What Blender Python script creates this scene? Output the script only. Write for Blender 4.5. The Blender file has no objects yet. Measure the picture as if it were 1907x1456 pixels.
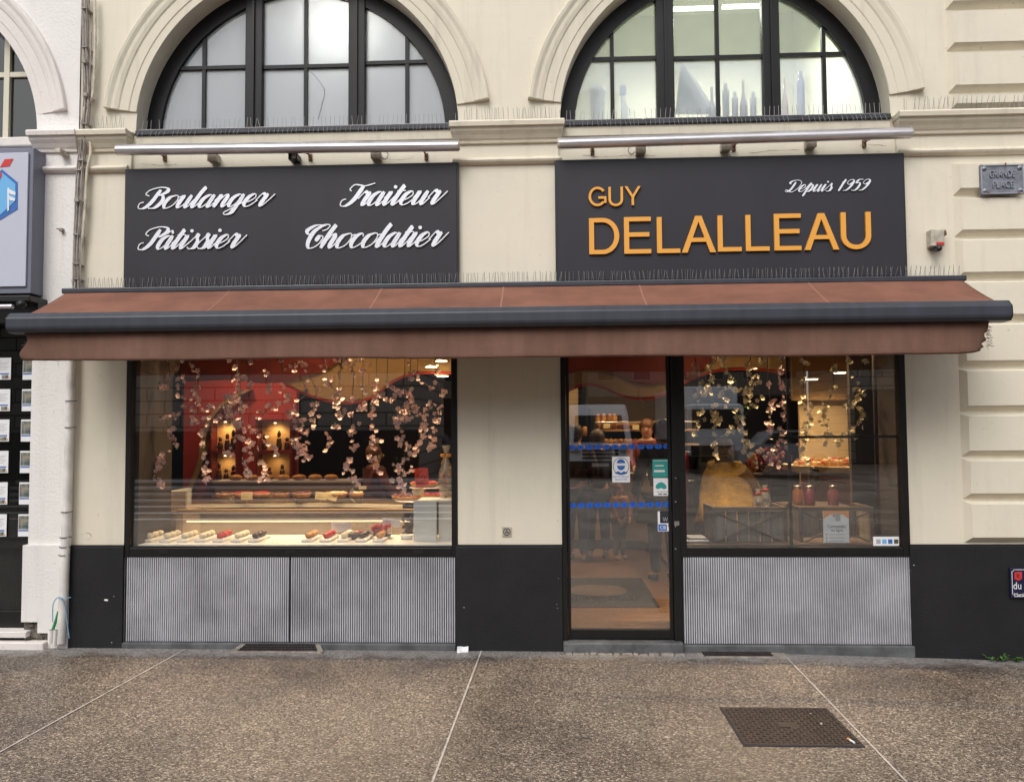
import bpy, bmesh, math, random
from mathutils import Vector, Matrix
R = math.radians
SC = bpy.context.scene
COL = SC.collection
rnd = random.Random(7)

# ------------------------------------------------------------------ camera
YAW, PIT, ROL, FPX, DIST, EYE = -0.04016691, 0.04625539, -0.00699126, 1442.0, 5.7, 1.62
fw = Vector((math.sin(YAW)*math.cos(PIT), math.cos(YAW)*math.cos(PIT), math.sin(PIT)))
r0 = fw.cross(Vector((0, 0, 1))).normalized(); u0 = r0.cross(fw)
cr = math.cos(ROL)*r0 + math.sin(ROL)*u0
cu = -math.sin(ROL)*r0 + math.cos(ROL)*u0
camd = bpy.data.cameras.new('camera'); cam = bpy.data.objects.new('camera', camd); COL.objects.link(cam)
cam.matrix_world = Matrix(((cr.x, cu.x, -fw.x, 0), (cr.y, cu.y, -fw.y, -DIST), (cr.z, cu.z, -fw.z, EYE), (0, 0, 0, 1)))
camd.sensor_fit = 'HORIZONTAL'; camd.sensor_width = 36; camd.lens = FPX/1907*36
camd.clip_start = 0.05; camd.clip_end = 500
SC.camera = cam

def P(px, py, Y=0.0):
    """a point of the photographed facade at depth Y (metres behind the wall plane)"""
    d = fw*FPX + (px-953.5)*cr - (py-728.0)*cu
    return Vector((0, -DIST, EYE)) + d*((Y+DIST)/d.y)
def rect(x0, y0, x1, y1, Y=0.0):
    ym, xm = (y0+y1)/2, (x0+x1)/2
    return P(x0, ym, Y).x, P(x1, ym, Y).x, P(xm, y1, Y).z, P(xm, y0, Y).z

# ------------------------------------------------------------------ light
world = bpy.data.worlds.new('World'); SC.world = world; world.use_nodes = True
nt = world.node_tree; nt.nodes.clear()
sky = nt.nodes.new('ShaderNodeTexSky'); sky.sky_type = 'NISHITA'; sky.sun_disc = False
sky.sun_elevation = R(48); sky.sun_rotation = R(200); sky.air_density = 1.0; sky.dust_density = 3.0
hs = nt.nodes.new('ShaderNodeHueSaturation'); hs.inputs['Saturation'].default_value = 0.22
bg = nt.nodes.new('ShaderNodeBackground'); bg.inputs['Strength'].default_value = 0.13
out = nt.nodes.new('ShaderNodeOutputWorld')
nt.links.new(sky.outputs[0], hs.inputs['Color']); nt.links.new(hs.outputs[0], bg.inputs['Color']); nt.links.new(bg.outputs[0], out.inputs['Surface'])
sd = bpy.data.lights.new('sun', 'SUN'); sd.energy = 0.9; sd.angle = R(35); sd.color = (1.0, 0.95, 0.88)
sun = bpy.data.objects.new('sun', sd); COL.objects.link(sun)
# towards the sun: behind the camera, high, slightly left
el, az = R(48), R(200)
sdir = Vector((math.sin(az)*math.cos(el), math.cos(az)*math.cos(el), math.sin(el)))
sun.rotation_euler = sdir.to_track_quat('Z', 'Y').to_euler()
SC.view_settings.view_transform = 'Standard'; SC.view_settings.look = 'None'
SC.view_settings.exposure = 0.62; SC.view_settings.gamma = 1
SC.render.engine = 'CYCLES'
SC.cycles.max_bounces = 8; SC.cycles.transparent_max_bounces = 24; SC.cycles.caustics_reflective = False; SC.cycles.caustics_refractive = False
SC.cycles.sample_clamp_indirect = 4; SC.cycles.use_denoising = True

# ------------------------------------------------------------------ materials
def mat(name, col, rough=0.6, metal=0.0, var=0.0, scale=4.0, bump=0.0, bscale=40.0, col2=None, spec=0.5, stretch=(1, 1, 1), thr=(0.35, 0.65), emit=None, estr=0.0, coat=0.0):
    m = bpy.data.materials.new(name); m.use_nodes = True
    n = m.node_tree.nodes; l = m.node_tree.links; b = n['Principled BSDF']
    c = (*col, 1) if len(col) == 3 else col
    b.inputs['Base Color'].default_value = c; b.inputs['Roughness'].default_value = rough
    b.inputs['Metallic'].default_value = metal; b.inputs['Specular IOR Level'].default_value = spec
    b.inputs['Coat Weight'].default_value = coat
    if emit: b.inputs['Emission Color'].default_value = (*emit, 1); b.inputs['Emission Strength'].default_value = estr
    if var or bump or col2:
        tc = n.new('ShaderNodeTexCoord'); mp = n.new('ShaderNodeMapping'); mp.inputs['Scale'].default_value = stretch
        l.new(tc.outputs['Object'], mp.inputs['Vector'])
    if var or col2:
        t = n.new('ShaderNodeTexNoise'); t.inputs['Scale'].default_value = scale; t.inputs['Detail'].default_value = 6; t.inputs['Roughness'].default_value = 0.62
        l.new(mp.outputs[0], t.inputs['Vector'])
        rp = n.new('ShaderNodeValToRGB'); rp.color_ramp.elements[0].position = thr[0]; rp.color_ramp.elements[1].position = thr[1]
        a = col2 if col2 else tuple(x*(1-var) for x in col); d = col if col2 else tuple(min(1, x*(1+var*0.6)) for x in col)
        rp.color_ramp.elements[0].color = (*a, 1); rp.color_ramp.elements[1].color = (*d, 1)
        l.new(t.outputs['Fac'], rp.inputs['Fac']); l.new(rp.outputs[0], b.inputs['Base Color'])
    if bump:
        t2 = n.new('ShaderNodeTexNoise'); t2.inputs['Scale'].default_value = bscale; t2.inputs['Detail'].default_value = 5
        l.new(tc.outputs['Object'], t2.inputs['Vector'])
        bp = n.new('ShaderNodeBump'); bp.inputs['Strength'].default_value = bump; bp.inputs['Distance'].default_value = 0.01
        l.new(t2.outputs['Fac'], bp.inputs['Height']); l.new(bp.outputs[0], b.inputs['Normal'])
    return m

def painted_wall(name, col, dirt, bump, bsc, dirt_amt=0.5):
    """painted render: broad tone drift, rain streaks, small chips"""
    m = mat(name, col, 0.75, bump=bump, bscale=bsc, var=0.05, scale=1.2)
    n = m.node_tree.nodes; l = m.node_tree.links; b = n['Principled BSDF']
    src = b.inputs['Base Color'].links[0].from_socket
    tc = n.new('ShaderNodeTexCoord'); mp = n.new('ShaderNodeMapping'); mp.inputs['Scale'].default_value = (7, 7, 0.55)
    l.new(tc.outputs['Object'], mp.inputs['Vector'])
    t = n.new('ShaderNodeTexNoise'); t.inputs['Scale'].default_value = 1.0; t.inputs['Detail'].default_value = 8; t.inputs['Roughness'].default_value = 0.7
    l.new(mp.outputs[0], t.inputs['Vector'])
    rp = n.new('ShaderNodeMapRange'); rp.inputs[1].default_value = 0.52; rp.inputs[2].default_value = 0.8; rp.inputs[4].default_value = dirt_amt
    l.new(t.outputs['Fac'], rp.inputs[0])
    t3 = n.new('ShaderNodeTexNoise'); t3.inputs['Scale'].default_value = 23; t3.inputs['Detail'].default_value = 3
    l.new(tc.outputs['Object'], t3.inputs['Vector'])
    r3 = n.new('ShaderNodeMapRange'); r3.inputs[1].default_value = 0.69; r3.inputs[2].default_value = 0.74; r3.inputs[4].default_value = 0.35
    l.new(t3.outputs['Fac'], r3.inputs[0])
    mx0 = n.new('ShaderNodeMath'); mx0.operation = 'MAXIMUM'; l.new(rp.outputs[0], mx0.inputs[0]); l.new(r3.outputs[0], mx0.inputs[1])
    mx = n.new('ShaderNodeMix'); mx.data_type = 'RGBA'
    l.new(mx0.outputs[0], mx.inputs[0]); l.new(src, mx.inputs[6]); mx.inputs[7].default_value = (*dirt, 1)
    l.new(mx.outputs[2], b.inputs['Base Color'])
    return m

def glassmat(name, refl=0.07, tint=(1, 1, 1), frost=0.0, frostcol=(0.8, 0.82, 0.85), rough=0.0):
    m = bpy.data.materials.new(name); m.use_nodes = True
    n = m.node_tree.nodes; l = m.node_tree.links; n.clear()
    o = n.new('ShaderNodeOutputMaterial'); tr = n.new('ShaderNodeBsdfTransparent'); tr.inputs[0].default_value = (*tint, 1)
    gl = n.new('ShaderNodeBsdfGlossy'); gl.inputs['Roughness'].default_value = rough
    lw = n.new('ShaderNodeLayerWeight'); lw.inputs[0].default_value = 0.5
    pw = n.new('ShaderNodeMath'); pw.operation = 'POWER'; pw.inputs[1].default_value = 5; l.new(lw.outputs['Facing'], pw.inputs[0])
    ma = n.new('ShaderNodeMath'); ma.operation = 'MULTIPLY_ADD'; ma.inputs[1].default_value = 1-refl; ma.inputs[2].default_value = refl; l.new(pw.outputs[0], ma.inputs[0])
    base = tr.outputs[0]
    if frost:
        di = n.new('ShaderNodeBsdfDiffuse'); di.inputs[0].default_value = (*frostcol, 1)
        tl = n.new('ShaderNodeBsdfTranslucent'); tl.inputs[0].default_value = (*frostcol, 1)
        m1 = n.new('ShaderNodeMixShader'); m1.inputs[0].default_value = 0.5; l.new(di.outputs[0], m1.inputs[1]); l.new(tl.outputs[0], m1.inputs[2])
        m2 = n.new('ShaderNodeMixShader'); m2.inputs[0].default_value = frost; l.new(tr.outputs[0], m2.inputs[1]); l.new(m1.outputs[0], m2.inputs[2]); base = m2.outputs[0]
    mx = n.new('ShaderNodeMixShader'); l.new(ma.outputs[0], mx.inputs[0]); l.new(base, mx.inputs[1]); l.new(gl.outputs[0], mx.inputs[2])
    l.new(mx.outputs[0], o.inputs['Surface'])
    return m

M = {}
M['cream'] = painted_wall('cream painted render', (0.72, 0.665, 0.545), (0.36, 0.31, 0.24), 0.25, 14, 0.3)
M['cream_trim'] = painted_wall('cream painted moulding', (0.69, 0.635, 0.515), (0.29, 0.25, 0.20), 0.2, 20, 0.5)
M['white_render'] = painted_wall('white rough render', (0.79, 0.765, 0.74), (0.45, 0.41, 0.38), 0.45, 55, 0.35)
M['white_trim'] = painted_wall('off white moulding', (0.74, 0.69, 0.66), (0.36, 0.33, 0.31), 0.35, 30, 0.45)
M['plinth'] = mat('charcoal plinth paint', (0.0125, 0.0125, 0.0145), 0.6, spec=.35, var=0.25, scale=3, bump=0.25, bscale=60)
M['frame'] = mat('black brown window metal', (0.010, 0.009, 0.009), 0.4, spec=.35, var=0.2, scale=8)
M['archframe'] = mat('black painted timber', (0.008, 0.0075, 0.009), 0.45, spec=.3, var=0.3, scale=9, bump=0.1, bscale=60)
M['sign'] = mat('anthracite sign sheet', (0.028, 0.0275, 0.036), 0.55, spec=.35, var=0.16, scale=1.5, stretch=(1, 1, 0.4), bump=0.05, bscale=8)
M['gold'] = mat('ochre yellow letter', (0.80, 0.37, 0.055), 0.4)
M['whitelet'] = mat('brushed white metal letter', (0.80, 0.82, 0.88), 0.35, metal=0.25)
M['fabric'] = mat('terracotta awning cloth', (0.205, 0.087, 0.056), 0.9, var=0.22, scale=3, stretch=(1.2, 1, 2.5), bump=0.25, bscale=12)
M['valance'] = mat('faded brown valance cloth', (0.172, 0.090, 0.064), 0.9, var=0.16, scale=2.0, stretch=(5, 1, 0.9), bump=0.5, bscale=16)
M['cassette'] = mat('dark grey coated aluminium', (0.040, 0.044, 0.058), 0.4, var=0.18, scale=3, stretch=(5, 1, 0.4))
M['alu'] = mat('dull aluminium tube', (0.66, 0.64, 0.66), 0.33, metal=0.75, var=0.22, scale=5, stretch=(0.5, 3, 5))
M['rust'] = mat('rusty steel', (0.17, 0.09, 0.05), 0.8, var=0.4, scale=30)
M['spike'] = mat('spike wire', (0.34, 0.32, 0.32), 0.4, metal=0.5)
M['lead'] = mat('dark lead flashing', (0.035, 0.04, 0.05), 0.5, var=0.4, scale=12)
M['greybox'] = mat('dirty beige plastic', (0.48, 0.44, 0.36), 0.6, var=0.3, scale=15)
M['cable'] = mat('grey painted cable', (0.36, 0.32, 0.29), 0.6, var=0.35, scale=20)
M['cable2'] = mat('cream painted conduit', (0.62, 0.56, 0.46), 0.6, var=0.3, scale=12)
M['pipe'] = mat('white painted pipe', (0.74, 0.71, 0.68), 0.5, var=0.18, scale=7)
M['black'] = mat('black plastic', (0.008, 0.008, 0.009), 0.4)
M['paper'] = mat('white paper', (0.78, 0.78, 0.80), 0.7)
M['blue'] = mat('blue print', (0.03, 0.13, 0.42), 0.6)
M['ltblue'] = mat('light blue print', (0.14, 0.42, 0.75), 0.6)
M['red'] = mat('red print', (0.55, 0.03, 0.03), 0.6)
M['ink'] = mat('black ink', (0.02, 0.02, 0.03), 0.7)
M['grey'] = mat('grey print', (0.35, 0.36, 0.38), 0.7)
M['photo'] = mat('printed photo', (0.30, 0.26, 0.20), 0.5, col2=(0.04, 0.09, 0.10), scale=22, thr=(0.4, 0.6))
M['orange'] = mat('orange print', (0.75, 0.32, 0.10), 0.6)
M['teal'] = mat('teal sticker', (0.03, 0.30, 0.27), 0.5)
M['stone'] = mat('grey threshold stone', (0.10, 0.105, 0.11), 0.65, var=0.4, scale=8, bump=0.4, bscale=30)
M['concrete'] = mat('weathered concrete', (0.26, 0.23, 0.20), 0.85, var=0.35, scale=14, bump=0.6, bscale=60)
M['brokenstone'] = mat('bare broken masonry', (0.15, 0.13, 0.11), 0.9, var=0.5, scale=22, bump=1.0, bscale=45)
M['iron'] = mat('brown cast iron', (0.045, 0.033, 0.031), 0.5, metal=0.35, var=0.35, scale=12)
M['joint'] = mat('light metal joint', (0.50, 0.46, 0.44), 0.5, var=0.3, scale=10)
M['lightbox'] = mat('grey blue sign box face', (0.50, 0.52, 0.62), 0.35, var=0.06, scale=1)
M['lightboxside'] = mat('grey blue sign box frame', (0.16, 0.17, 0.22), 0.4)
M['enamel'] = mat('navy enamel', (0.006, 0.008, 0.04), 0.2, coat=0.5)
M['zinc'] = mat('weathered zinc plaque', (0.22, 0.235, 0.275), 0.5, metal=0.3, var=0.35, scale=12, bump=0.2)
M['zinclt'] = mat('raised zinc letters', (0.30, 0.315, 0.36), 0.45, metal=0.3)
M['leaf'] = mat('weed leaf', (0.07, 0.16, 0.03), 0.6, var=0.3, scale=30)
M['greenhose'] = mat('green plastic pipe', (0.03, 0.28, 0.10), 0.4)
M['bluecord'] = mat('pale blue cord', (0.16, 0.36, 0.55), 0.5)
# interior
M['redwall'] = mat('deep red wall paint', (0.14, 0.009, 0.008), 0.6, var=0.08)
M['redtrim'] = mat('bright red trim', (0.55, 0.04, 0.02), 0.5)
M['creamwave'] = mat('golden cream panel', (0.33, 0.20, 0.085), 0.6, var=0.06, scale=2)
M['intwall'] = mat('dark taupe interior wall', (0.045, 0.032, 0.026), 0.7, var=0.2)
M['ceil'] = mat('cream ceiling', (0.40, 0.30, 0.18), 0.8)
M['wood'] = mat('brown wood floor', (0.22, 0.115, 0.055), 0.4, col2=(0.10, 0.05, 0.025), scale=3, stretch=(1, 7, 1), thr=(0.3, 0.7))
M['mat_cloth'] = mat('charcoal mat', (0.018, 0.018, 0.020), 0.95, var=0.2, scale=20)
M['matprint'] = mat('taupe mat print', (0.13, 0.09, 0.07), 0.95)
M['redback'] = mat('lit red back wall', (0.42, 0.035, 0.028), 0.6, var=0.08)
M['jaramber'] = mat('amber jar', (0.16, 0.06, 0.018), 0.3)
M['darkcounter'] = mat('brown glass counter body', (0.15, 0.105, 0.07), 0.25, var=0.2)
M['counter'] = mat('beige counter front', (0.36, 0.27, 0.19), 0.5, var=0.06)
M['pinkcounter'] = mat('rose counter front', (0.50, 0.27, 0.25), 0.5)
M['whitelam'] = mat('white laminate', (0.72, 0.71, 0.68), 0.35)
M['steel'] = mat('brushed steel', (0.5, 0.48, 0.45), 0.3, metal=0.9)
M['shelfwood'] = mat('pale shelf wood', (0.42, 0.25, 0.12), 0.5)
M['bread'] = mat('crusty bread', (0.50, 0.24, 0.08), 0.75, col2=(0.24, 0.09, 0.025), scale=14, bump=0.4, bscale=40)
M['pastry'] = mat('golden pastry', (0.62, 0.33, 0.10), 0.6, col2=(0.35, 0.13, 0.03), scale=25, bump=0.4)
M['choc'] = mat('chocolate glaze', (0.05, 0.02, 0.012), 0.25, var=0.2)
M['berry'] = mat('red berries', (0.50, 0.02, 0.02), 0.25, var=0.35, scale=40)
M['creamtop'] = mat('whipped cream', (0.75, 0.66, 0.50), 0.5)
M['plum'] = mat('plum pieces', (0.12, 0.02, 0.04), 0.3, var=0.3, scale=30)
M['tag'] = mat('cream price tag', (0.80, 0.66, 0.36), 0.6)
M['doily'] = mat('white paper doily', (0.74, 0.72, 0.70), 0.7)
M['crate'] = mat('grey weathered crate board', (0.21, 0.18, 0.15), 0.85, col2=(0.10, 0.085, 0.07), scale=5, stretch=(8, 8, 0.7))
M['crateedge'] = mat('dark rusty crate edge', (0.085, 0.05, 0.035), 0.75, var=0.4, scale=12)
M['mustard'] = mat('mustard wool', (0.46, 0.29, 0.07), 0.95, var=0.35, scale=10, bump=0.8, bscale=60)
M['hair'] = mat('dark brown hair', (0.075, 0.045, 0.032), 0.5, var=0.3, scale=20, stretch=(9, 9, 1))
M['redhair'] = mat('auburn hair', (0.13, 0.045, 0.018), 0.55, var=0.3, scale=20, stretch=(9, 9, 1))
M['skin'] = mat('skin', (0.52, 0.29, 0.20), 0.5, var=0.05)
M['skirt'] = mat('slate skirt cloth', (0.05, 0.05, 0.065), 0.9)
M['maroon'] = mat('maroon dress cloth', (0.13, 0.03, 0.03), 0.9)
M['coat'] = mat('dark brown coat cloth', (0.045, 0.028, 0.02), 0.9)
M['navy'] = mat('navy jacket cloth', (0.025, 0.035, 0.07), 0.85)
M['jeans'] = mat('dark jeans cloth', (0.028, 0.032, 0.042), 0.9)
M['rustcoat'] = mat('rust coat cloth', (0.28, 0.11, 0.05), 0.9)
M['leggings'] = mat('grey leggings cloth', (0.14, 0.12, 0.12), 0.9)
M['shoe'] = mat('pale trainer', (0.40, 0.37, 0.35), 0.6)
M['apron'] = mat('beige apron cloth', (0.45, 0.28, 0.14), 0.85)
M['olive'] = mat('olive bag canvas', (0.07, 0.07, 0.035), 0.85)
M['redcloth'] = mat('red cloth', (0.45, 0.02, 0.025), 0.85)
M['redfabric'] = mat('crimson leather', (0.32, 0.015, 0.02), 0.5)
M['pinkpetal'] = mat('pink blossom petal', (0.93, 0.76, 0.73), 0.7, col2=(0.90, 0.58, 0.58), scale=30)
M['creampetal'] = mat('cream blossom petal', (0.90, 0.84, 0.62), 0.7, col2=(0.86, 0.72, 0.46), scale=30)
M['twig'] = mat('dark twig', (0.03, 0.02, 0.015), 0.8)
M['bottlegreen'] = mat('green cap', (0.10, 0.35, 0.16), 0.5)
M['bottleamber'] = mat('amber bottle', (0.45, 0.10, 0.03), 0.3)
M['bottlegrey'] = mat('grey bottle', (0.25, 0.24, 0.27), 0.4)
M['bluecan'] = mat('blue aerosol', (0.03, 0.05, 0.35), 0.3)
M['stockroom'] = mat('pale green stockroom wall', (0.46, 0.46, 0.37), 0.8, var=0.08)
M['glass'] = glassmat('shop window glass', 0.17, (0.95, 0.96, 0.96))
M['caseglass'] = glassmat('display glass', 0.03, (0.97, 0.98, 0.97))
M['steam'] = glassmat('steamed display glass', 0.03, frost=0.16, frostcol=(0.7, 0.6, 0.48))
M['frost'] = glassmat('frosted pane', 0.07, frost=0.97, frostcol=(0.53, 0.57, 0.62), rough=0.12)
M['halffrost'] = glassmat('misted pane', 0.05, frost=0.36, frostcol=(0.66, 0.72, 0.80))
M['clear'] = glassmat('dusty clear pane', 0.06, (0.86, 0.9, 0.86), frost=0.12)
M['cello'] = glassmat('cellophane', 0.12, (0.95, 0.9, 0.8), frost=0.15)
M['stripglow'] = mat('lit case strip', (1, .8, .5), 0.5, emit=(1.0, 0.74, 0.42), estr=1.6)
M['lampwarm'] = mat('lit warm lamp', (1, 0.8, 0.5), 0.5, emit=(1.0, 0.72, 0.36), estr=14)
M['tubewhite'] = mat('lit fluorescent tube', (1, 1, 1), 0.5, emit=(0.95, 1.0, 0.85), estr=5)
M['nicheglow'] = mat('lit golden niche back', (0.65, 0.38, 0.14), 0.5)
M['vanpaint'] = mat('white van paint', (0.80, 0.82, 0.86), 0.25, coat=0.6)
M['vanglass'] = mat('van dark glass', (0.015, 0.02, 0.025), 0.08)
M['opstone'] = None

def brickmat(name, c1, c2, mortar, w, h, msize=0.012, rough=0.85):
    m = bpy.data.materials.new(name); m.use_nodes = True
    n = m.node_tree.nodes; l = m.node_tree.links; b = n['Principled BSDF']; b.inputs['Roughness'].default_value = rough
    tc = n.new('ShaderNodeTexCoord'); sp = n.new('ShaderNodeSeparateXYZ'); cb = n.new('ShaderNodeCombineXYZ')
    l.new(tc.outputs['Object'], sp.inputs[0]); l.new(sp.outputs['X'], cb.inputs['X']); l.new(sp.outputs['Z'], cb.inputs['Y'])
    t = n.new('ShaderNodeTexBrick'); t.inputs['Scale'].default_value = 1; t.inputs['Brick Width'].default_value = w; t.inputs['Row Height'].default_value = h
    t.inputs['Mortar Size'].default_value = msize; t.inputs['Color1'].default_value = (*c1, 1); t.inputs['Color2'].default_value = (*c2, 1); t.inputs['Mortar'].default_value = (*mortar, 1)
    l.new(cb.outputs[0], t.inputs['Vector']); l.new(t.outputs['Color'], b.inputs['Base Color'])
    return m
M['opstone'] = brickmat('ashlar blocks', (0.34, 0.31, 0.28), (0.28, 0.26, 0.24), (0.06, 0.055, 0.05), 1.1, 0.42, 0.025)

def ground_mat():
    m = bpy.data.materials.new('exposed aggregate paving'); m.use_nodes = True
    n = m.node_tree.nodes; l = m.node_tree.links; b = n['Principled BSDF']; b.inputs['Roughness'].default_value = 0.46
    tc = n.new('ShaderNodeTexCoord')
    v = n.new('ShaderNodeTexVoronoi'); v.inputs['Scale'].default_value = 128; v.inputs['Randomness'].default_value = 1
    mp = n.new('ShaderNodeMapping'); mp.inputs['Scale'].default_value = (0.8, 1.0, 1.0); l.new(tc.outputs['Object'], mp.inputs['Vector']); l.new(mp.outputs[0], v.inputs['Vector'])
    sp = n.new('ShaderNodeSeparateColor'); l.new(v.outputs['Color'], sp.inputs[0])
    rp = n.new('ShaderNodeValToRGB'); e = rp.color_ramp.elements
    e[0].position = 0.0; e[0].color = (0.085, 0.064, 0.055, 1); e[1].position = 1.0; e[1].color = (0.74, 0.65, 0.54, 1)
    for p, c in ((0.3, (0.15, 0.122, 0.104, 1)), (0.55, (0.24, 0.198, 0.16, 1)), (0.8, (0.36, 0.305, 0.245, 1)), (0.93, (0.47, 0.405, 0.33, 1))):
        k = e.new(p); k.color = c
    l.new(sp.outputs[0], rp.inputs['Fac'])
    # darker grout between the stones
    dr = n.new('ShaderNodeMapRange'); dr.inputs[1].default_value = 0.45; dr.inputs[2].default_value = 0.75; dr.inputs[3].default_value = 1; dr.inputs[4].default_value = 0.7
    l.new(v.outputs['Distance'], dr.inputs[0])
    mx = n.new('ShaderNodeMix'); mx.data_type = 'RGBA'; mx.blend_type = 'MULTIPLY'; mx.inputs[0].default_value = 1
    l.new(rp.outputs[0], mx.inputs[6]); l.new(dr.outputs[0], mx.inputs[7])
    # large worn and stained patches
    t = n.new('ShaderNodeTexNoise'); t.inputs['Scale'].default_value = 0.85; t.inputs['Detail'].default_value = 9; t.inputs['Roughness'].default_value = 0.62
    l.new(tc.outputs['Object'], t.inputs['Vector'])
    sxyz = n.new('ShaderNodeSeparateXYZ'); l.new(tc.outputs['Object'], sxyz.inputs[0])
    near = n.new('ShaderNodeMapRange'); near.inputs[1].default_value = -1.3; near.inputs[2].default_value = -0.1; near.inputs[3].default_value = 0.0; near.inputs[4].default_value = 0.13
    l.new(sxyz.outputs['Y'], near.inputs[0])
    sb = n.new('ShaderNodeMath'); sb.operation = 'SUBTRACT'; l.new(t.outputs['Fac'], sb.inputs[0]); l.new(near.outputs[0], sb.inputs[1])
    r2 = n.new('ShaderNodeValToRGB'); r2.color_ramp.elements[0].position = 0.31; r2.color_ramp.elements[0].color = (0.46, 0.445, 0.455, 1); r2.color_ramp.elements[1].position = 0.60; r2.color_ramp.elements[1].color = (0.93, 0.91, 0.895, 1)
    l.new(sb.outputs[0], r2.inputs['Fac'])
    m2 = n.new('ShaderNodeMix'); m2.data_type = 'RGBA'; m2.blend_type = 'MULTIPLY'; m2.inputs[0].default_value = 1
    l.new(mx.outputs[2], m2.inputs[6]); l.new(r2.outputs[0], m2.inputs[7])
    # old chewing gum and drip spots
    vg = n.new('ShaderNodeTexVoronoi'); vg.inputs['Scale'].default_value = 3.1; l.new(tc.outputs['Object'], vg.inputs['Vector'])
    sg_ = n.new('ShaderNodeSeparateColor'); l.new(vg.outputs['Color'], sg_.inputs[0])
    rg = n.new('ShaderNodeMath'); rg.operation = 'MULTIPLY'; rg.inputs[1].default_value = 0.085; l.new(sg_.outputs[0], rg.inputs[0])
    lt = n.new('ShaderNodeMath'); lt.operation = 'LESS_THAN'; l.new(vg.outputs['Distance'], lt.inputs[0]); l.new(rg.outputs[0], lt.inputs[1])
    mg = n.new('ShaderNodeMix'); mg.data_type = 'RGBA'; mg.blend_type = 'MULTIPLY'; gf = n.new('ShaderNodeMath'); gf.operation = 'MULTIPLY'; gf.inputs[1].default_value = 0.5; l.new(lt.outputs[0], gf.inputs[0]); l.new(gf.outputs[0], mg.inputs[0])
    l.new(m2.outputs[2], mg.inputs[6]); mg.inputs[7].default_value = (0.35, 0.33, 0.32, 1); m2 = mg
    # damp patches are shinier
    rr_ = n.new('ShaderNodeMapRange'); rr_.inputs[1].default_value = 0.35; rr_.inputs[2].default_value = 0.6; rr_.inputs[3].default_value = 0.33; rr_.inputs[4].default_value = 0.55; l.new(t.outputs['Fac'], rr_.inputs[0]); l.new(rr_.outputs[0], b.inputs['Roughness'])
    # cement strip along the wall foot
    t2 = n.new('ShaderNodeTexNoise'); t2.inputs['Scale'].default_value = 6; t2.inputs['Detail'].default_value = 8; l.new(tc.outputs['Object'], t2.inputs['Vector'])
    ad = n.new('ShaderNodeMath'); ad.operation = 'MULTIPLY_ADD'; ad.inputs[1].default_value = 0.40; l.new(t2.outputs['Fac'], ad.inputs[0]); l.new(sxyz.outputs['Y'], ad.inputs[2])
    st = n.new('ShaderNodeMapRange'); st.inputs[1].default_value = -0.02; st.inputs[2].default_value = 0.06; l.new(ad.outputs[0], st.inputs[0])
    t4 = n.new('ShaderNodeTexNoise'); t4.inputs['Scale'].default_value = 60; t4.inputs['Detail'].default_value = 4; l.new(tc.outputs['Object'], t4.inputs['Vector'])
    r4 = n.new('ShaderNodeValToRGB'); r4.color_ramp.elements[0].position = 0.35; r4.color_ramp.elements[0].color = (0.13, 0.12, 0.115, 1); r4.color_ramp.elements[1].position = 0.65; r4.color_ramp.elements[1].color = (0.30, 0.28, 0.265, 1)
    l.new(t4.outputs['Fac'], r4.inputs['Fac'])
    m3 = n.new('ShaderNodeMix'); m3.data_type = 'RGBA'; l.new(st.outputs[0], m3.inputs[0]); l.new(m2.outputs[2], m3.inputs[6]); l.new(r4.outputs[0], m3.inputs[7])
    l.new(m3.outputs[2], b.inputs['Base Color'])
    bp = n.new('ShaderNodeBump'); bp.inputs['Strength'].default_value = 0.5; bp.inputs['Distance'].default_value = 0.004; bp.invert = True
    l.new(v.outputs['Distance'], bp.inputs['Height']); l.new(bp.outputs[0], b.inputs['Normal'])
    return m
M['ground'] = ground_mat()

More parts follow.
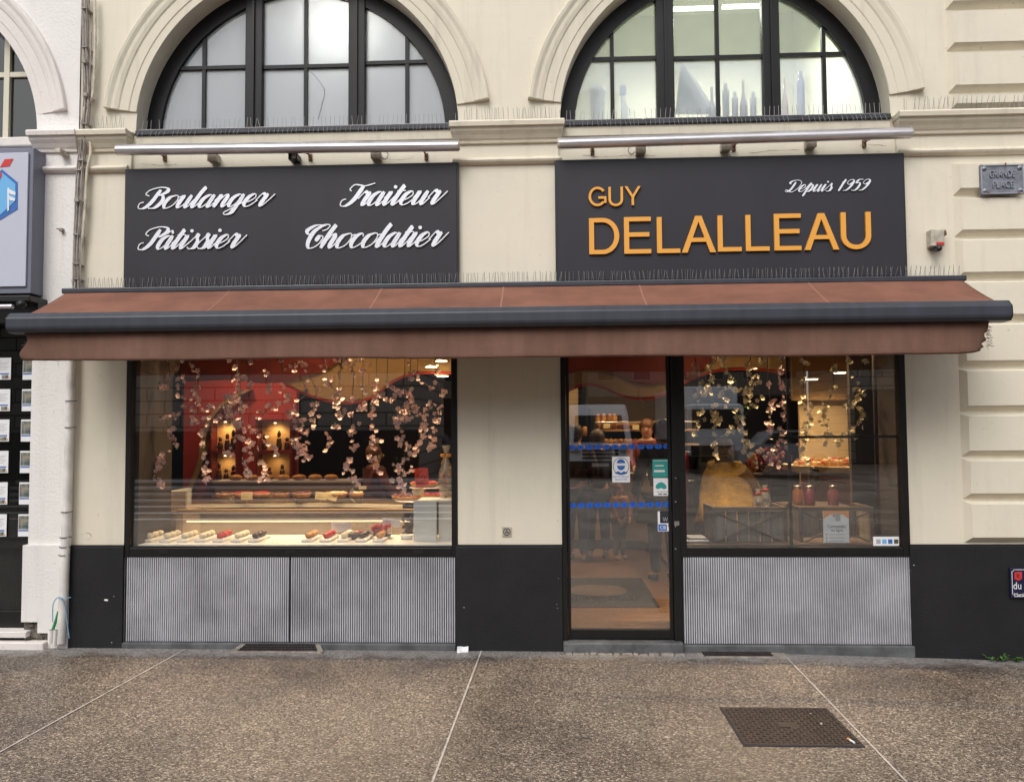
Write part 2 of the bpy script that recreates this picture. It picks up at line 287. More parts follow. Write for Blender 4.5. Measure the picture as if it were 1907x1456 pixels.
# ------------------------------------------------------------------ mesh helpers
class MB:
    def __init__(s): s.v = []; s.f = []; s.sm = []
    def add(s, vs, fs, smooth=False):
        o = len(s.v); s.v += [tuple(v) for v in vs]; s.f += [tuple(i+o for i in f) for f in fs]; s.sm += [smooth]*len(fs); return s
    def box(s, x0, x1, y0, y1, z0, z1, bev=0.0):
        if x0 > x1: x0, x1 = x1, x0
        if y0 > y1: y0, y1 = y1, y0
        if z0 > z1: z0, z1 = z1, z0
        b = min(bev, (x1-x0)*.45, (y1-y0)*.45, (z1-z0)*.45)
        if b <= 0:
            v = [(x, y, z) for x in (x0, x1) for y in (y0, y1) for z in (z0, z1)]
            return s.add(v, [(0, 1, 3, 2), (4, 6, 7, 5), (0, 4, 5, 1), (2, 3, 7, 6), (0, 2, 6, 4), (1, 5, 7, 3)])
        bm = bmesh.new(); bmesh.ops.create_cube(bm, size=1)
        for q in bm.verts: q.co = Vector(((x0+x1)/2+q.co.x*(x1-x0), (y0+y1)/2+q.co.y*(y1-y0), (z0+z1)/2+q.co.z*(z1-z0)))
        bmesh.ops.bevel(bm, geom=bm.edges[:], offset=b, segments=2, affect='EDGES', profile=0.5)
        bm.verts.index_update()
        s.add([q.co.copy() for q in bm.verts], [[q.index for q in f.verts] for f in bm.faces]); bm.free(); return s
    def prect(s, x0, y0, x1, y1, Yf, Yb, bev=0.0):
        a, b, c, d = rect(x0, y0, x1, y1, Yf); return s.box(a, b, Yf, Yb, c, d, bev)
    def tube(s, pts, r, n=8, cap=True):
        pts = [Vector(p) for p in pts]; rs = r if isinstance(r, (list, tuple)) else [r]*len(pts)
        rings = []; up = None
        for i, p in enumerate(pts):
            t = (pts[min(i+1, len(pts)-1)]-pts[max(i-1, 0)])
            if t.length < 1e-9: t = Vector((0, 0, 1))
            t.normalize()
            if up is None: up = Vector((0, 0, 1)) if abs(t.z) < .9 else Vector((1, 0, 0))
            a = t.cross(up)
            if a.length < 1e-6: a = t.cross(Vector((0, 1, 0)))
            a.normalize(); b = a.cross(t).normalized(); up = b
            rings.append([p+(a*math.cos(2*math.pi*k/n)+b*math.sin(2*math.pi*k/n))*rs[i] for k in range(n)])
        v = [q for g in rings for q in g]; f = []
        for i in range(len(pts)-1):
            for k in range(n):
                f.append((i*n+k, i*n+(k+1) % n, (i+1)*n+(k+1) % n, (i+1)*n+k))
        s.add(v, f, True)
        if cap:
            s.add(rings[0], [tuple(range(n-1, -1, -1))]); s.add(rings[-1], [tuple(range(n))])
        return s
    def lathe(s, prof, cx, cy, n=20, axis='z', z0=0):
        v = []; f = []
        for r, z in prof:
            for k in range(n):
                a = 2*math.pi*k/n
                if axis == 'z': v.append((cx+r*math.cos(a), cy+r*math.sin(a), z0+z))
                else: v.append((cx+r*math.cos(a), cy+z, z0+r*math.sin(a)))
        m = len(prof)
        for i in range(m-1):
            for k in range(n): f.append((i*n+k, i*n+(k+1) % n, (i+1)*n+(k+1) % n, (i+1)*n+k))
        f.append(tuple(range(n-1, -1, -1))); f.append(tuple((m-1)*n+k for k in range(n)))
        return s.add(v, f, True)
    def prism(s, poly, y0, y1):
        """poly: list of (x, z); extruded from y0 (front) to y1"""
        n = len(poly)
        v = [(x, y0, z) for x, z in poly]+[(x, y1, z) for x, z in poly]
        f = [tuple(range(n)), tuple(range(2*n-1, n-1, -1))]+[(i, i+n, (i+1) % n+n, (i+1) % n) for i in range(n)]
        return s.add(v, f)
    def blob(s, c, r, seg=8, jit=0.0, g=None):
        rx, ry, rz = r if isinstance(r, (tuple, list)) else (r, r, r)
        v = []; f = []; ring = seg//2
        for i in range(ring+1):
            th = math.pi*i/ring
            for k in range(seg):
                a = 2*math.pi*k/seg; j = 1+((g or rnd).uniform(-jit, jit) if jit else 0)
                v.append((c[0]+rx*j*math.sin(th)*math.cos(a), c[1]+ry*j*math.sin(th)*math.sin(a), c[2]+rz*j*math.cos(th)))
        for i in range(ring):
            for k in range(seg): f.append((i*seg+k, (i+1)*seg+k, (i+1)*seg+(k+1) % seg, i*seg+(k+1) % seg))
        return s.add(v, f, True)
    def pieces(s, name, m, parent=None):
        """build every loose piece as an object of its own"""
        par = list(range(len(s.v)))
        def find(i):
            while par[i] != i: par[i] = par[par[i]]; i = par[i]
            return i
        for f in s.f:
            for i in f[1:]: par[find(i)] = find(f[0])
        groups = {}
        for f, sm in zip(s.f, s.sm): groups.setdefault(find(f[0]), []).append((f, sm))
        outl = []
        for fs in groups.values():
            q = MB(); mp = {}
            for f, sm in fs:
                for i in f:
                    if i not in mp: mp[i] = len(q.v); q.v.append(s.v[i])
                q.f.append(tuple(mp[i] for i in f)); q.sm.append(sm)
            outl.append(q.build(name, m, parent))
        return outl
    def build(s, name, m, parent=None):
        me = bpy.data.meshes.new(name); me.from_pydata(s.v, [], s.f)
        me.polygons.foreach_set('use_smooth', s.sm); me.update()
        bm = bmesh.new(); bm.from_mesh(me); bmesh.ops.recalc_face_normals(bm, faces=bm.faces[:]); bm.to_mesh(me); bm.free()
        me.materials.append(M[m] if isinstance(m, str) else m)
        o = bpy.data.objects.new(name, me); COL.objects.link(o)
        if parent is not None:
            o.parent = parent
            o.matrix_parent_inverse = world_mat(parent).inverted()
        return o
def world_mat(o):
    m = Matrix.LocRotScale(o.location, o.rotation_euler, o.scale)
    return (world_mat(o.parent) @ o.matrix_parent_inverse @ m) if o.parent else m

def tag(o, label=None, cat=None, group=None, kind=None):
    if label: o['label'] = label
    if cat: o['category'] = cat
    if group: o['group'] = group
    if kind: o['kind'] = kind
    return o
def thing(name, loc, label, cat, group=None):
    o = bpy.data.objects.new(name, None); COL.objects.link(o); o.location = loc; o.empty_display_size = 0.1
    return tag(o, label, cat, group)
def copy_tree(o, parent=None):
    c = o.copy(); COL.objects.link(c); c.parent = parent
    for ch in [q for q in COL.objects if q.parent == o]: copy_tree(ch, c)
    return c
def text(s, x0, x1, z0, z1, Y, m, parent, name='lettering', depth=0.001, keep=False):
    cu_ = bpy.data.curves.new(name, 'FONT'); cu_.body = s; cu_.extrude = 0.5; cu_.resolution_u = 5
    t = bpy.data.objects.new(name, cu_); COL.objects.link(t)
    dg = bpy.context.evaluated_depsgraph_get(); me = bpy.data.meshes.new_from_object(t.evaluated_get(dg))
    bpy.data.objects.remove(t); bpy.data.curves.remove(cu_)
    xs = [v.co.x for v in me.vertices]; ys = [v.co.y for v in me.vertices]
    a, b, c, d = min(xs), max(xs), min(ys), max(ys)
    for v in me.vertices:
        x, y, z = v.co; v.co = ((x-a)/(b-a)*(x1-x0)+x0, Y-(z+0.5)*depth, (y-c)/(d-c)*(z1-z0)+z0)
    me.name = name; me.materials.clear(); me.materials.append(M[m])
    for p in me.polygons: p.material_index = 0
    o = bpy.data.objects.new(name, me); COL.objects.link(o)
    if parent is not None: o.parent = parent; o.matrix_parent_inverse = world_mat(parent).inverted()
    return o
def ptext(s, x0, y0, x1, y1, Y, m, parent, name='lettering', depth=0.001):
    a, b, c, d = rect(x0, y0, x1, y1, Y); return text(s, a, b, c, d, Y, m, parent, name, depth)

def catmull(pts, n=7):
    out_ = []
    for i in range(len(pts)-1):
        p0 = pts[max(i-1, 0)]; p1 = pts[i]; p2 = pts[i+1]; p3 = pts[min(i+2, len(pts)-1)]
        for k in range(n):
            t = k/n
            out_.append(tuple(0.5*((2*b)+(-a+c)*t+(2*a-5*b+4*c-d)*t*t+(-a+3*b-3*c+d)*t**3) for a, b, c, d in zip(p0, p1, p2, p3)))
    out_.append(tuple(pts[-1])); return out_

# ------------------------------------------------------------------ ground
def gz(x):
    x = max(-8, min(8, x)); return -0.003*x if x < 1.6 else -0.0048-0.026*(x-1.6)
ZS, ZTOP = 3.89, 6.6
LB, RB = (-1.856, 1.236), (1.357, 1.213)          # arch centres and radii
g = MB()
xs = [-60, -30, -12, -8, -6, -4, -2, 0, 1.6, 2.4, 3.2, 4, 6, 8, 12, 30, 60]; ys = [-60, -30, -15, -8, -4, -2, 0.0]
g.add([(x, y, gz(x)) for y in ys for x in xs], [(j*len(xs)+i, j*len(xs)+i+1, (j+1)*len(xs)+i+1, (j+1)*len(xs)+i) for j in range(len(ys)-1) for i in range(len(xs)-1)])
pav = tag(g.build('pavement', 'ground'), kind='structure')
def strip(name, a, b, w):
    a = Vector(a); b = Vector(b); d = (b-a).normalized(); q = Vector((-d.y, d.x, 0))*w/2
    s = MB(); n = 5; v = []
    for i in range(n+1):
        p = a.lerp(b, i/n)
        for sg in (-1, 1):
            c = p+q*sg; v.append((c.x, c.y, gz(c.x)+0.004))
    s.add(v, [(2*i, 2*i+2, 2*i+3, 2*i+1) for i in range(n)])
    return tag(s.build(name, 'joint'), kind='structure')
strip('pavement_joint', (-2.637, -0.05, 0), (-2.78, -2.6, 0), 0.011)
strip('pavement_joint', (-0.463, -0.03, 0), (-0.535, -2.6, 0), 0.011)
strip('pavement_joint', (1.69, -0.03, 0), (1.62, -2.6, 0), 0.011)

# ------------------------------------------------------------------ bakery building
bld = thing('bakery_building', (0, 0, 0), 'cream painted two bay bakery facade with dark plinth and arched upper windows', 'building')
def arch_wall(mb, cx, r, x0, x1, zs, top, y=0.0, n=48):
    pts = [(cx+r*math.cos(math.pi*i/n), zs+r*math.sin(math.pi*i/n)) for i in range(n+1)]
    for (xa, za), (xb, zb) in zip(pts, pts[1:]):
        mb.add([(xa, y, za), (xb, y, zb), (xb, y, top), (xa, y, top)], [(0, 1, 2, 3)])
    if x0 < cx-r: mb.add([(x0, y, zs), (cx-r, y, zs), (cx-r, y, top), (x0, y, top)], [(0, 1, 2, 3)])
    if x1 > cx+r: mb.add([(cx+r, y, zs), (x1, y, zs), (x1, y, top), (cx+r, y, top)], [(0, 1, 2, 3)])
def arch_reveal(mb, cx, r, zs, y0, y1, n=48):
    pts = [(cx+r*math.cos(math.pi*i/n), zs+r*math.sin(math.pi*i/n)) for i in range(n+1)]
    mb.add([(x, y, z) for x, z in pts for y in (y0, y1)], [(2*i, 2*i+1, 2*i+3, 2*i+2) for i in range(n)], True)
w = MB()
XL, XR = -3.53, 6.5
arch_wall(w, *LB, XL, -0.25, ZS, ZTOP); arch_wall(w, *RB, -0.25, 6.5, ZS, ZTOP)
arch_reveal(w, *LB, ZS, 0, 0.21); arch_reveal(w, *RB, ZS, 0, 0.21)
# piers and the band between shop windows and arches
w.box(XL, -3.125, 0, 0.35, -0.3, ZS-.001); w.box(-0.633, 0.13, 0, 0.35, -0.3, ZS-.001); w.box(2.605, 6.5, 0, 0.35, -0.3, ZS-.001)
w.box(-3.125, -0.633, 0.025, 0.35, 2.62, ZS-.02); w.box(0.13, 2.605, 0.025, 0.35, 2.62, ZS-.02)
w.build('wall', 'cream', bld)
# hollow plinths standing proud
for a, b in ((XL-0.015, -3.124), (-0.648, 0.128), (2.604, 6.5)):
    m_ = MB(); zt = 0.762
    m_.box(a, b, -0.025, 0.002, -0.4, zt-.012, 0.004); m_.box(a, b, -0.02, 0.0, zt-.012, zt, 0.0); m_.build('plinth', 'plinth', bld)
# archivolts: a swept moulding
def archivolt(cx, r, zs, parent, m='cream_trim', a0=7.0):
    prof = [(dr_, y_*.6) for dr_, y_ in ((0.0, -0.0), (0.003, -0.022), (0.055, -0.024), (0.062, -0.034), (0.13, -0.036), (0.14, -0.050), (0.165, -0.062), (0.19, -0.064), (0.215, -0.085), (0.235, -0.09), (0.245, -0.082), (0.25, 0.0))]
    n = 60; v = []; f = []
    for i in range(n+1):
        t = R(a0)+(math.pi-2*R(a0))*i/n
        for dr, y in prof: v.append((cx+(r+dr)*math.cos(t), y, zs+(r+dr)*math.sin(t)))
    k = len(prof)
    for i in range(n):
        for j in range(k-1): f.append((i*k+j, i*k+j+1, (i+1)*k+j+1, (i+1)*k+j))
    f.append(tuple(range(k))); f.append(tuple(n*k+j for j in range(k)))
    o = MB().add(v, f).build('archivolt', m, parent)
    return o
archivolt(*LB, ZS, bld); archivolt(*RB, ZS, bld)
# horizontal mouldings returned round each pier
def hmould(prof, x0, x1, parent, m, name, ret=0.06):
    """prof: (projection, z) list, front faces towards -Y, mitred returns at both ends"""
    v = []; f = []
    for p, z in prof:
        v += [(x0-p*ret_l(ret), 0.02, z), (x0-p*ret_l(ret), -p, z), (x1+p*ret_l(ret), -p, z), (x1+p*ret_l(ret), 0.02, z)]
    for i in range(len(prof)-1):
        for j in range(3): f.append((i*4+j, i*4+j+1, i*4+4+j+1, i*4+4+j))
    f.append((0, 1, 2, 3)); k = (len(prof)-1)*4; f.append((k, k+1, k+2, k+3))
    return MB().add(v, f).build(name, m, parent)
def ret_l(r): return r
CAP = [(0.0, 3.735), (0.02, 3.737), (0.024, 3.755), (0.034, 3.765), (0.05, 3.79), (0.07, 3.815), (0.078, 3.84), (0.095, 3.842), (0.10, 3.872), (0.092, 3.885), (0.0, 3.893)]
BAND = [(0.0, 3.575), (0.018, 3.577), (0.035, 3.59), (0.042, 3.603), (0.035, 3.617), (0.018, 3.628), (0.0, 3.632)]
for a, b in ((-3.53, -3.15), (-0.648, 0.145), (2.62, 6.5)):
    hmould(CAP, a, b, bld, 'cream_trim', 'cornice', 0.3); hmould(BAND, a, b, bld, 'cream_trim', 'string_course', 0.3)
# rusticated blocks at the right
def zc(py): return P(1850, py, -0.05).z
rb = MB()
def block(x0, x1, z0, z1, b=0.045, yf=-0.05):
    v = [(x0, 0.003, z0), (x1, 0.003, z0), (x1, 0.003, z1), (x0, 0.003, z1), (x0+b*.8, yf, z0+b), (x1-b, yf, z0+b), (x1-b, yf, z1-b*.45), (x0+b*.8, yf, z1-b*.45)]
    rb.add(v, [(4, 5, 6, 7), (0, 1, 5, 4), (1, 2, 6, 5), (2, 3, 7, 6), (3, 0, 4, 7)])
low = [297, 362, 440, 519, 598, 684, 768, 852, 932, 1010]
zz = [zc(y) for y in low]; zz[-1] = 0.765
for a, b in zip(zz, zz[1:]): block(2.995, 6.5, b+.006, a-.006)
up = [3.893, 4.03, 4.345, 4.655, 4.97, 5.285, 5.60, 5.92]
for a, b in zip(up, up[1:]): block(2.985, 6.5, a+.006, b-.006)
rb.build('rusticated_blocks', 'cream', bld)

# arched windows
def arched_window(cx, r, posts, bars, hz, panes_l, parent):
    """posts: (x0,x1) thick; bars: x of thin bars; hz: list of z of the horizontal bar per field"""
    y0, y1 = 0.145, 0.205
    n = 48; v = []; f = []; ri = r-0.115
    for i in range(n+1):
        t = math.pi*i/n; c, s_ = math.cos(t), math.sin(t)
        for q, y in ((r+.002, y0), (ri, y0), (ri, y1), (r+.002, y1)): v.append((cx+q*c, y, ZS+q*s_))
    for i in range(n):
        for j in range(4): f.append((i*4+j, i*4+(j+1) % 4, (i+1)*4+(j+1) % 4, (i+1)*4+j))
    v2 = []; f2 = []      # inner sash ring step
    fm = MB().add(v, f)
    def top_at(x, rr): return ZS+math.sqrt(max(0.0, rr*rr-(x-cx)**2))
    for a, b in posts:
        fm.box(a, b, y0-.012, y1-.001, ZS+.0, top_at(max(abs(a-cx), abs(b-cx))+cx, r)-.02, .006)
        m_ = (a+b)/2; fm.box(m_-.008, m_+.008, y0-.03, y0-.012, ZS, top_at(m_, r)-.05)
    fr = fm.build('arched_window', 'archframe', parent)
    bm_ = MB()
    for x in bars: bm_.box(x-.014, x+.014, y0+.012, y1-.012, ZS+.02, top_at(x, ri)+.01)
    edges = [cx-ri]+[e for p in posts for e in p]+[cx+ri]
    for k in range(0, len(edges), 2):
        a, b = edges[k], edges[k+1]; z = hz[k//2]
        xa = max(a, cx-math.sqrt(ri*ri-(z-ZS)**2)-.01); xb = min(b, cx+math.sqrt(ri*ri-(z-ZS)**2)+.01)
        bm_.box(xa, xb, y0+.010, y1-.010, z-.014, z+.014)
    # bottom rail
    bm_.box(posts[0][1], posts[1][0], y0+.005, y1-.005, ZS, ZS+.045)
    bm_.box(cx-r+.03, posts[0][0], y0+.006, y1-.006, ZS, ZS+.018); bm_.box(posts[1][1], cx+r-.03, y0+.006, y1-.006, ZS, ZS+.018)
    bm_.build('glazing_bars', 'archframe', fr)
    # panes: cells between consecutive x edges, below and above the horizontal bar
    cells = []
    for k in range(0, len(edges), 2):
        a, b = edges[k], edges[k+1]; xs_ = [a]+sorted(x for x in bars if a < x < b)+[b]
        for xa, xb in zip(xs_, xs_[1:]): cells.append((xa, xb, hz[k//2]))
    rr = ri+.02
    for ci, (xa, xb, z) in enumerate(cells):
        for lowp in (True, False):
            mm = panes_l[0] if lowp else panes_l[1]
            N = 8; bot = []; topp = []
            for i in range(N+1):
                x = xa+(xb-xa)*i/N; t_ = top_at(x, rr) if abs(x-cx) < rr else ZS
                if lowp: bot.append((x, ZS+.002)); topp.append((x, max(ZS+.003, min(t_, z))))
                else:
                    bot.append((x, z)); topp.append((x, max(z+.0005, t_)))
            MB().prism(bot+topp[::-1], .177, .183).build('pane', mm, fr)
    return fr
def XA(px, py=200, Y=.16): return P(px, py, Y).x
def ZA(px, py, Y=.16): return P(px, py, Y).z
w1 = arched_window(*LB, [(XA(458), XA(490)), (XA(650), XA(681))], [XA(379), XA(569), XA(758)], [ZA(418, 126), ZA(570, 124), ZA(757, 116)], ('frost', 'frost'), bld)
w2 = arched_window(*RB, [(XA(1223), XA(1256)), (XA(1421), XA(1453))], [XA(1141), XA(1338), XA(1537)], [ZA(1180, 109), ZA(1338, 107), ZA(1538, 101)], ('halffrost', 'clear'), bld)
# sills under the arches
for (cx, r) in (LB, RB):
    s = MB(); s.box(cx-r+.002, cx+r-.002, -0.015, 0.21, ZS-.016, ZS+.006, .004); s.box(cx-r-.0, cx+r+.0, -0.022, 0.02, ZS-.034, ZS-.016, .005)
    s.build('sill_flashing', 'lead', bld)
    s = MB(); s.box(cx-r+.004, cx+r-.004, -0.004, 0.03, ZS-.11, ZS-.036, .004); s.build('sill_moulding', 'cream_trim', bld)
# room behind the arches
for (cx, r, mm) in ((LB[0], LB[1], 'whitelam'), (RB[0], RB[1], 'stockroom')):
    s = MB(); x0, x1, y0, y1, z0, z1 = cx-1.58, cx+1.58, .21, 3.2, ZS-.06, (5.75 if cx < 0 else 6.4)
    s.add([(x0, y0, z0), (x1, y0, z0), (x1, y1, z0), (x0, y1, z0), (x0, y0, z1), (x1, y0, z1), (x1, y1, z1), (x0, y1, z1)], [(0, 1, 2, 3), (4, 5, 6, 7), (2, 3, 7, 6), (0, 3, 7, 4), (1, 2, 6, 5)])
    s.build('upper_room', mm, bld)

# shop windows, door and ribbed panels ----------------------------------
WT = 2.60
def frame_box(mb, x0, x1, z0, z1, t, y0=-.01, y1=.06, tb=None, tt=None):
    tb = tb or t; tt = tt or t
    mb.box(x0, x0+t, y0, y1, z0, z1, .004); mb.box(x1-t, x1, y0, y1, z0, z1, .004)
    mb.box(x0+t, x1-t, y0+.002, y1, z0, z0+tb, .004); mb.box(x0+t, x1-t, y0+.002, y1, z1-tt, z1, .004)
f1 = MB(); frame_box(f1, -3.13, -0.637, .672, WT, .042, tb=.068); f1.box(-3.09, -.68, -.004, .03, (.742), .75); sw1 = f1.build('shop_window', 'frame', bld)
MB().box(-3.085, -.68, .02, .028, .742, WT-.04).build('pane', 'glass', sw1)
sl = MB()
for px in (305, 540, 778): sl.prect(px-9, 1024, px+9, 1031, -.012, -.006)
sl.pieces('drain_slot', 'black', sw1)
f2 = MB(); frame_box(f2, .98, 2.615, .672, WT, .05, tb=.068); sw2 = f2.build('shop_window', 'frame', bld)
MB().box(1.03, 2.565, .02, .028, .742, WT-.04).build('pane', 'glass', sw2)
f2 = MB(); x = P(1468, 740, .03).x; z = P(1468, 814, .03).z
f2.box(x-.010, x+.010, .03, .05, .742, WT-.05); f2.box(1.03, 2.565, .029, .048, z-.009, z+.009); f2.build('glazing_bars', 'frame', sw2)
d = MB(); d.box(.128, .165, -.015, .09, .075, WT, .004); d.box(.93, .985, -.015, .09, .075, WT, .004); d.box(.165, .93, -.012, .09, WT-.06, WT, .004)
d.build('door_frame', 'frame', bld)
d = MB(); d.box(.168, .19, .005, .05, .082, WT-.063, .003); d.box(.905, .928, .005, .05, .082, WT-.063, .003); d.box(.19, .905, .007, .05, .082, .15, .003)
dr = d.build('door', 'frame', bld)
MB().box(.19, .905, .022, .03, .148, WT-.06).build('pane', 'glass', dr)
s = MB(); s.box(.94, .975, -.02, -.014, 0.9, 0.93)
for py in (890, 934, 980, 1022): q = P(1258, py, -.015); s.lathe([(0.006, -.018), (.005, -.014)], q.x, 0, 10, 'y', q.z)
s.pieces('screw', 'steel', dr)
th = MB(); th.box(.13, .985, -.075, .10, -.01, .075, .012); th.build('threshold', 'stone', bld)
th = MB()
g2 = random.Random(3); xx = .14
while xx < .96:
    w_ = g2.uniform(.03, .12); th.box(xx, min(.985, xx+w_), -.115, -.07, -.02, g2.uniform(.004, .012), .008); xx += w_+g2.uniform(0.0, .012)
th.build('threshold_mortar', 'concrete', bld)
def ribbed(x0, x1, z0, z1, name='ribbed_panel'):
    pitch = .0163; n = int((x1-x0)/pitch); s = MB(); y = -.004
    for i in range(n):
        a = x0+(i+.12)*(x1-x0)/n; b = a+(x1-x0)/n*.70; e = .0018
        s.add([(a, y+.012, z0), (a+e, y, z0), (b-e, y, z0), (b, y+.012, z0), (a, y+.012, z1), (a+e, y, z1), (b-e, y, z1), (b, y+.012, z1)], [(0, 1, 5, 4), (1, 2, 6, 5), (2, 3, 7, 6)])
    return s.build(name, 'ribs', bld)
M['ribs'] = mat('anodised ribbed aluminium', (0.58, 0.58, 0.63), 0.45, metal=0.15, col2=(0.36, 0.36, 0.39), scale=2.6, thr=(0.3, 0.6), bump=.1, bscale=80)
# dark recess behind ribs
s = MB(); s.box(-3.13, -.648, .0085, .05, -.1, .672); s.box(.985, 2.62, .0085, .05, -.1, .672); s.pieces('panel_backing', 'plinth', bld)
xm = P(540, 1110, 0).x
ribbed(-3.11, xm-.006, .055, .67); ribbed(xm+.006, -.652, .055, .67); ribbed(1.0, 2.612, .055, .67)
s = MB(); s.box(-3.125, -.65, -.03, .01, -.03, .05, .008); s.box(.988, 2.618, -.03, .01, -.06, .05, .008); s.pieces('base_rail', 'stone', bld)
# door-side and outer window jamb returns to the interior
s = MB(); s.box(-3.125, -3.06, .06, .35, 0.0, 2.62); s.box(.135, .15, .1, .35, 0, 2.62); s.box(2.568, 2.604, .062, .36, .08, 2.6); s.pieces('jamb', 'intwall', bld)
for pts in (((1085, 290), (1130, 292), (1180, 289), (1220, 291)), ((1394, 286), (1440, 281), (1490, 279)), ((1600, 272), (1625, 270), (1650, 272)), ((262, 305), (300, 308), (330, 306)), ((700, 296), (745, 298), (770, 293)), ((150, 995), (165, 992), (170, 1001), (160, 1006))):
    g6 = random.Random(int(pts[0][0])); yy = .0242 if 262 <= pts[0][0] < 860 or 1080 < pts[0][0] < 1660 else -.0012
    ln_ = catmull([tuple(P(a, b, yy)) for a, b in pts], 6); v = []
    for i, q in enumerate(ln_):
        w_ = .0016*g6.uniform(.2, 1); dz = g6.uniform(-.003, .003); v += [(q[0]-w_, yy, q[2]+dz-w_), (q[0]+w_, yy, q[2]+dz+w_)]
    MB().add(v, [(2*i, 2*i+1, 2*i+3, 2*i+2) for i in range(len(ln_)-1)]).build('crack', 'rust', bld)

# shop interior shell -----------------------------------------------------
FL = .085
s = MB(); s.add([(-3.1, .08, FL), (2.95, .08, FL), (2.95, 6, FL), (-3.1, 6, FL), (-5.3, 6, FL), (-5.3, .74, FL), (-3.1, .74, FL), (5, .74, FL), (5, 6, FL), (2.95, .74, FL)], [(0, 1, 2, 3), (6, 3, 4, 5), (9, 7, 8, 2)]); s.build('shop_floor', 'wood', bld)
s = MB(); s.add([(-5.3, .36, 2.95), (5.0, .36, 2.95), (5.0, 6, 2.95), (-5.3, 6, 2.95)], [(0, 1, 2, 3)]); s.build('shop_ceiling', 'ceil', bld)
s = MB(); s.box(-5.3, 5.0, 6, 6.1, 0, 3); s.box(-3.2, -3.12, .36, .70, 0, 3); s.box(-5.3, -3.2, .70, .74, 0, 3); s.box(-5.3, -5.2, .75, 6, 0, 3); s.box(2.62, 3.1, .36, .70, 0, 3); s.box(2.62, 5.0, .70, .74, 0, 3); s.box(4.9, 5.0, .75, 6, 0, 3); s.pieces('shop_wall', 'intwall', bld)
s = MB(); s.box(-.63, -.55, .36, 1.2, FL, 2.95); s.build('pier_lining', 'intwall', bld)

# ------------------------------------------------------------------ fascia signs with lettering
M['signedge'] = mat('black sign edge', (0.014, 0.014, 0.016), 0.5)
def fascia(px0, px1, label, x0, x1, ztop, zbot):
    t = thing('fascia_sign', ((x0+x1)/2, -.02, zbot), label, 'shop sign')
    MB().box(x0, x1, -.045, .02, zbot, ztop, .002).build('board', 'sign', t)
    MB().box(x0-.003, x1+.003, -.046, .018, ztop, ztop+.012).box(x1+.0005, x1+.014, -.038, .02, zbot, ztop+.012).box(x0-.014, x0-.0005, -.038, .02, zbot, ztop+.012).build('edge_trim', 'signedge', t)
    return t
a0, a1, a2, a3 = rect(243, 322, 858, 531, -.045)
sg1 = fascia(0, 0, 'dark grey sign with white script words Boulanger, Traiteur, Pâtissier, Chocolatier', -3.135, -.628, 3.575, 2.69)
sg2 = fascia(0, 0, 'dark grey sign over the door with ochre capitals GUY DELALLEAU', .115, 2.625, 3.575, 2.69)
def boxed(t, s_, x0, y0, x1, y1, m, name): 
    a, b, c, d_ = rect(x0, y0, x1, y1, -.05); return text(s_, a, b, c, d_, -.045, m, t, name, .02)
def glyph(ch, w_, h_):
    """grotesque capital as butted strips in a w x h box, stems of even weight"""
    t = .135*h_ if h_ > .2 else .125*h_; q = []; u = .118*h_
    def B_(x0, x1, z0, z1): q.append([(x0, z0), (x1, z0), (x1, z1), (x0, z1)])
    def arc(cx, cz, ro, so, ri, si, a0, a1, n=18):
        for i in range(n):
            a, b = R(a0+(a1-a0)*i/n), R(a0+(a1-a0)*(i+1)/n)
            q.append([(cx+ro*math.cos(a), cz+so*math.sin(a)), (cx+ro*math.cos(b), cz+so*math.sin(b)), (cx+ri*math.cos(b), cz+si*math.sin(b)), (cx+ri*math.cos(a), cz+si*math.sin(a))])
    if ch == 'L': B_(0, t, 0, h_); B_(t, w_, 0, u)
    elif ch == 'E': B_(0, t, 0, h_); B_(t, w_, 0, u); B_(t, w_, h_-u, h_); B_(t, w_*.94, (h_-u)/2+.02*h_, (h_+u)/2+.02*h_)
    elif ch == 'D':
        B_(0, t, 0, h_); m = w_*.46; B_(t, m, 0, u); B_(t, m, h_-u, h_); arc(m, h_/2, w_-m, h_/2, w_-m-t, h_/2-u, -90, 90)
    elif ch == 'U':
        c = w_*.46; B_(0, t, c, h_); B_(w_-t, w_, c, h_); arc(w_/2, c, w_/2, c, w_/2-t, c-u, 180, 360)
    elif ch == 'A':
        T = t*1.12; zi = h_*.845; m = w_/2
        q.append([(0, 0), (T, 0), (m, zi), (m, h_), (m-T*.55, h_)]); q.append([(w_, 0), (w_-T, 0), (m, zi), (m, h_), (m+T*.55, h_)][::-1])
        f_ = lambda z: T+(m-T)*z/zi
        z0, z1 = .29*h_, .29*h_+u*.95; q.append([(f_(z0), z0), (w_-f_(z0), z0), (w_-f_(z1), z1), (f_(z1), z1)])
    elif ch == 'Y':
        T = t*1.15; m = w_/2; z0 = .42*h_; q.append([(0, h_), (m-t/2, z0), (m, z0), (m, z0+T*.9), (T, h_)][::-1]); q.append([(w_, h_), (m+t/2, z0), (m, z0), (m, z0+T*.9), (w_-T, h_)]); B_(m-t/2, m+t/2, 0, z0)
    elif ch == 'G':
        arc(w_*.5, h_/2, w_/2, h_/2, w_/2-t, h_/2-u, 38, 322, 26); B_(w_-t*.9, w_, h_*.16, h_*.5); B_(w_*.55, w_-t*.9, h_*.5-u, h_*.5)
    return q
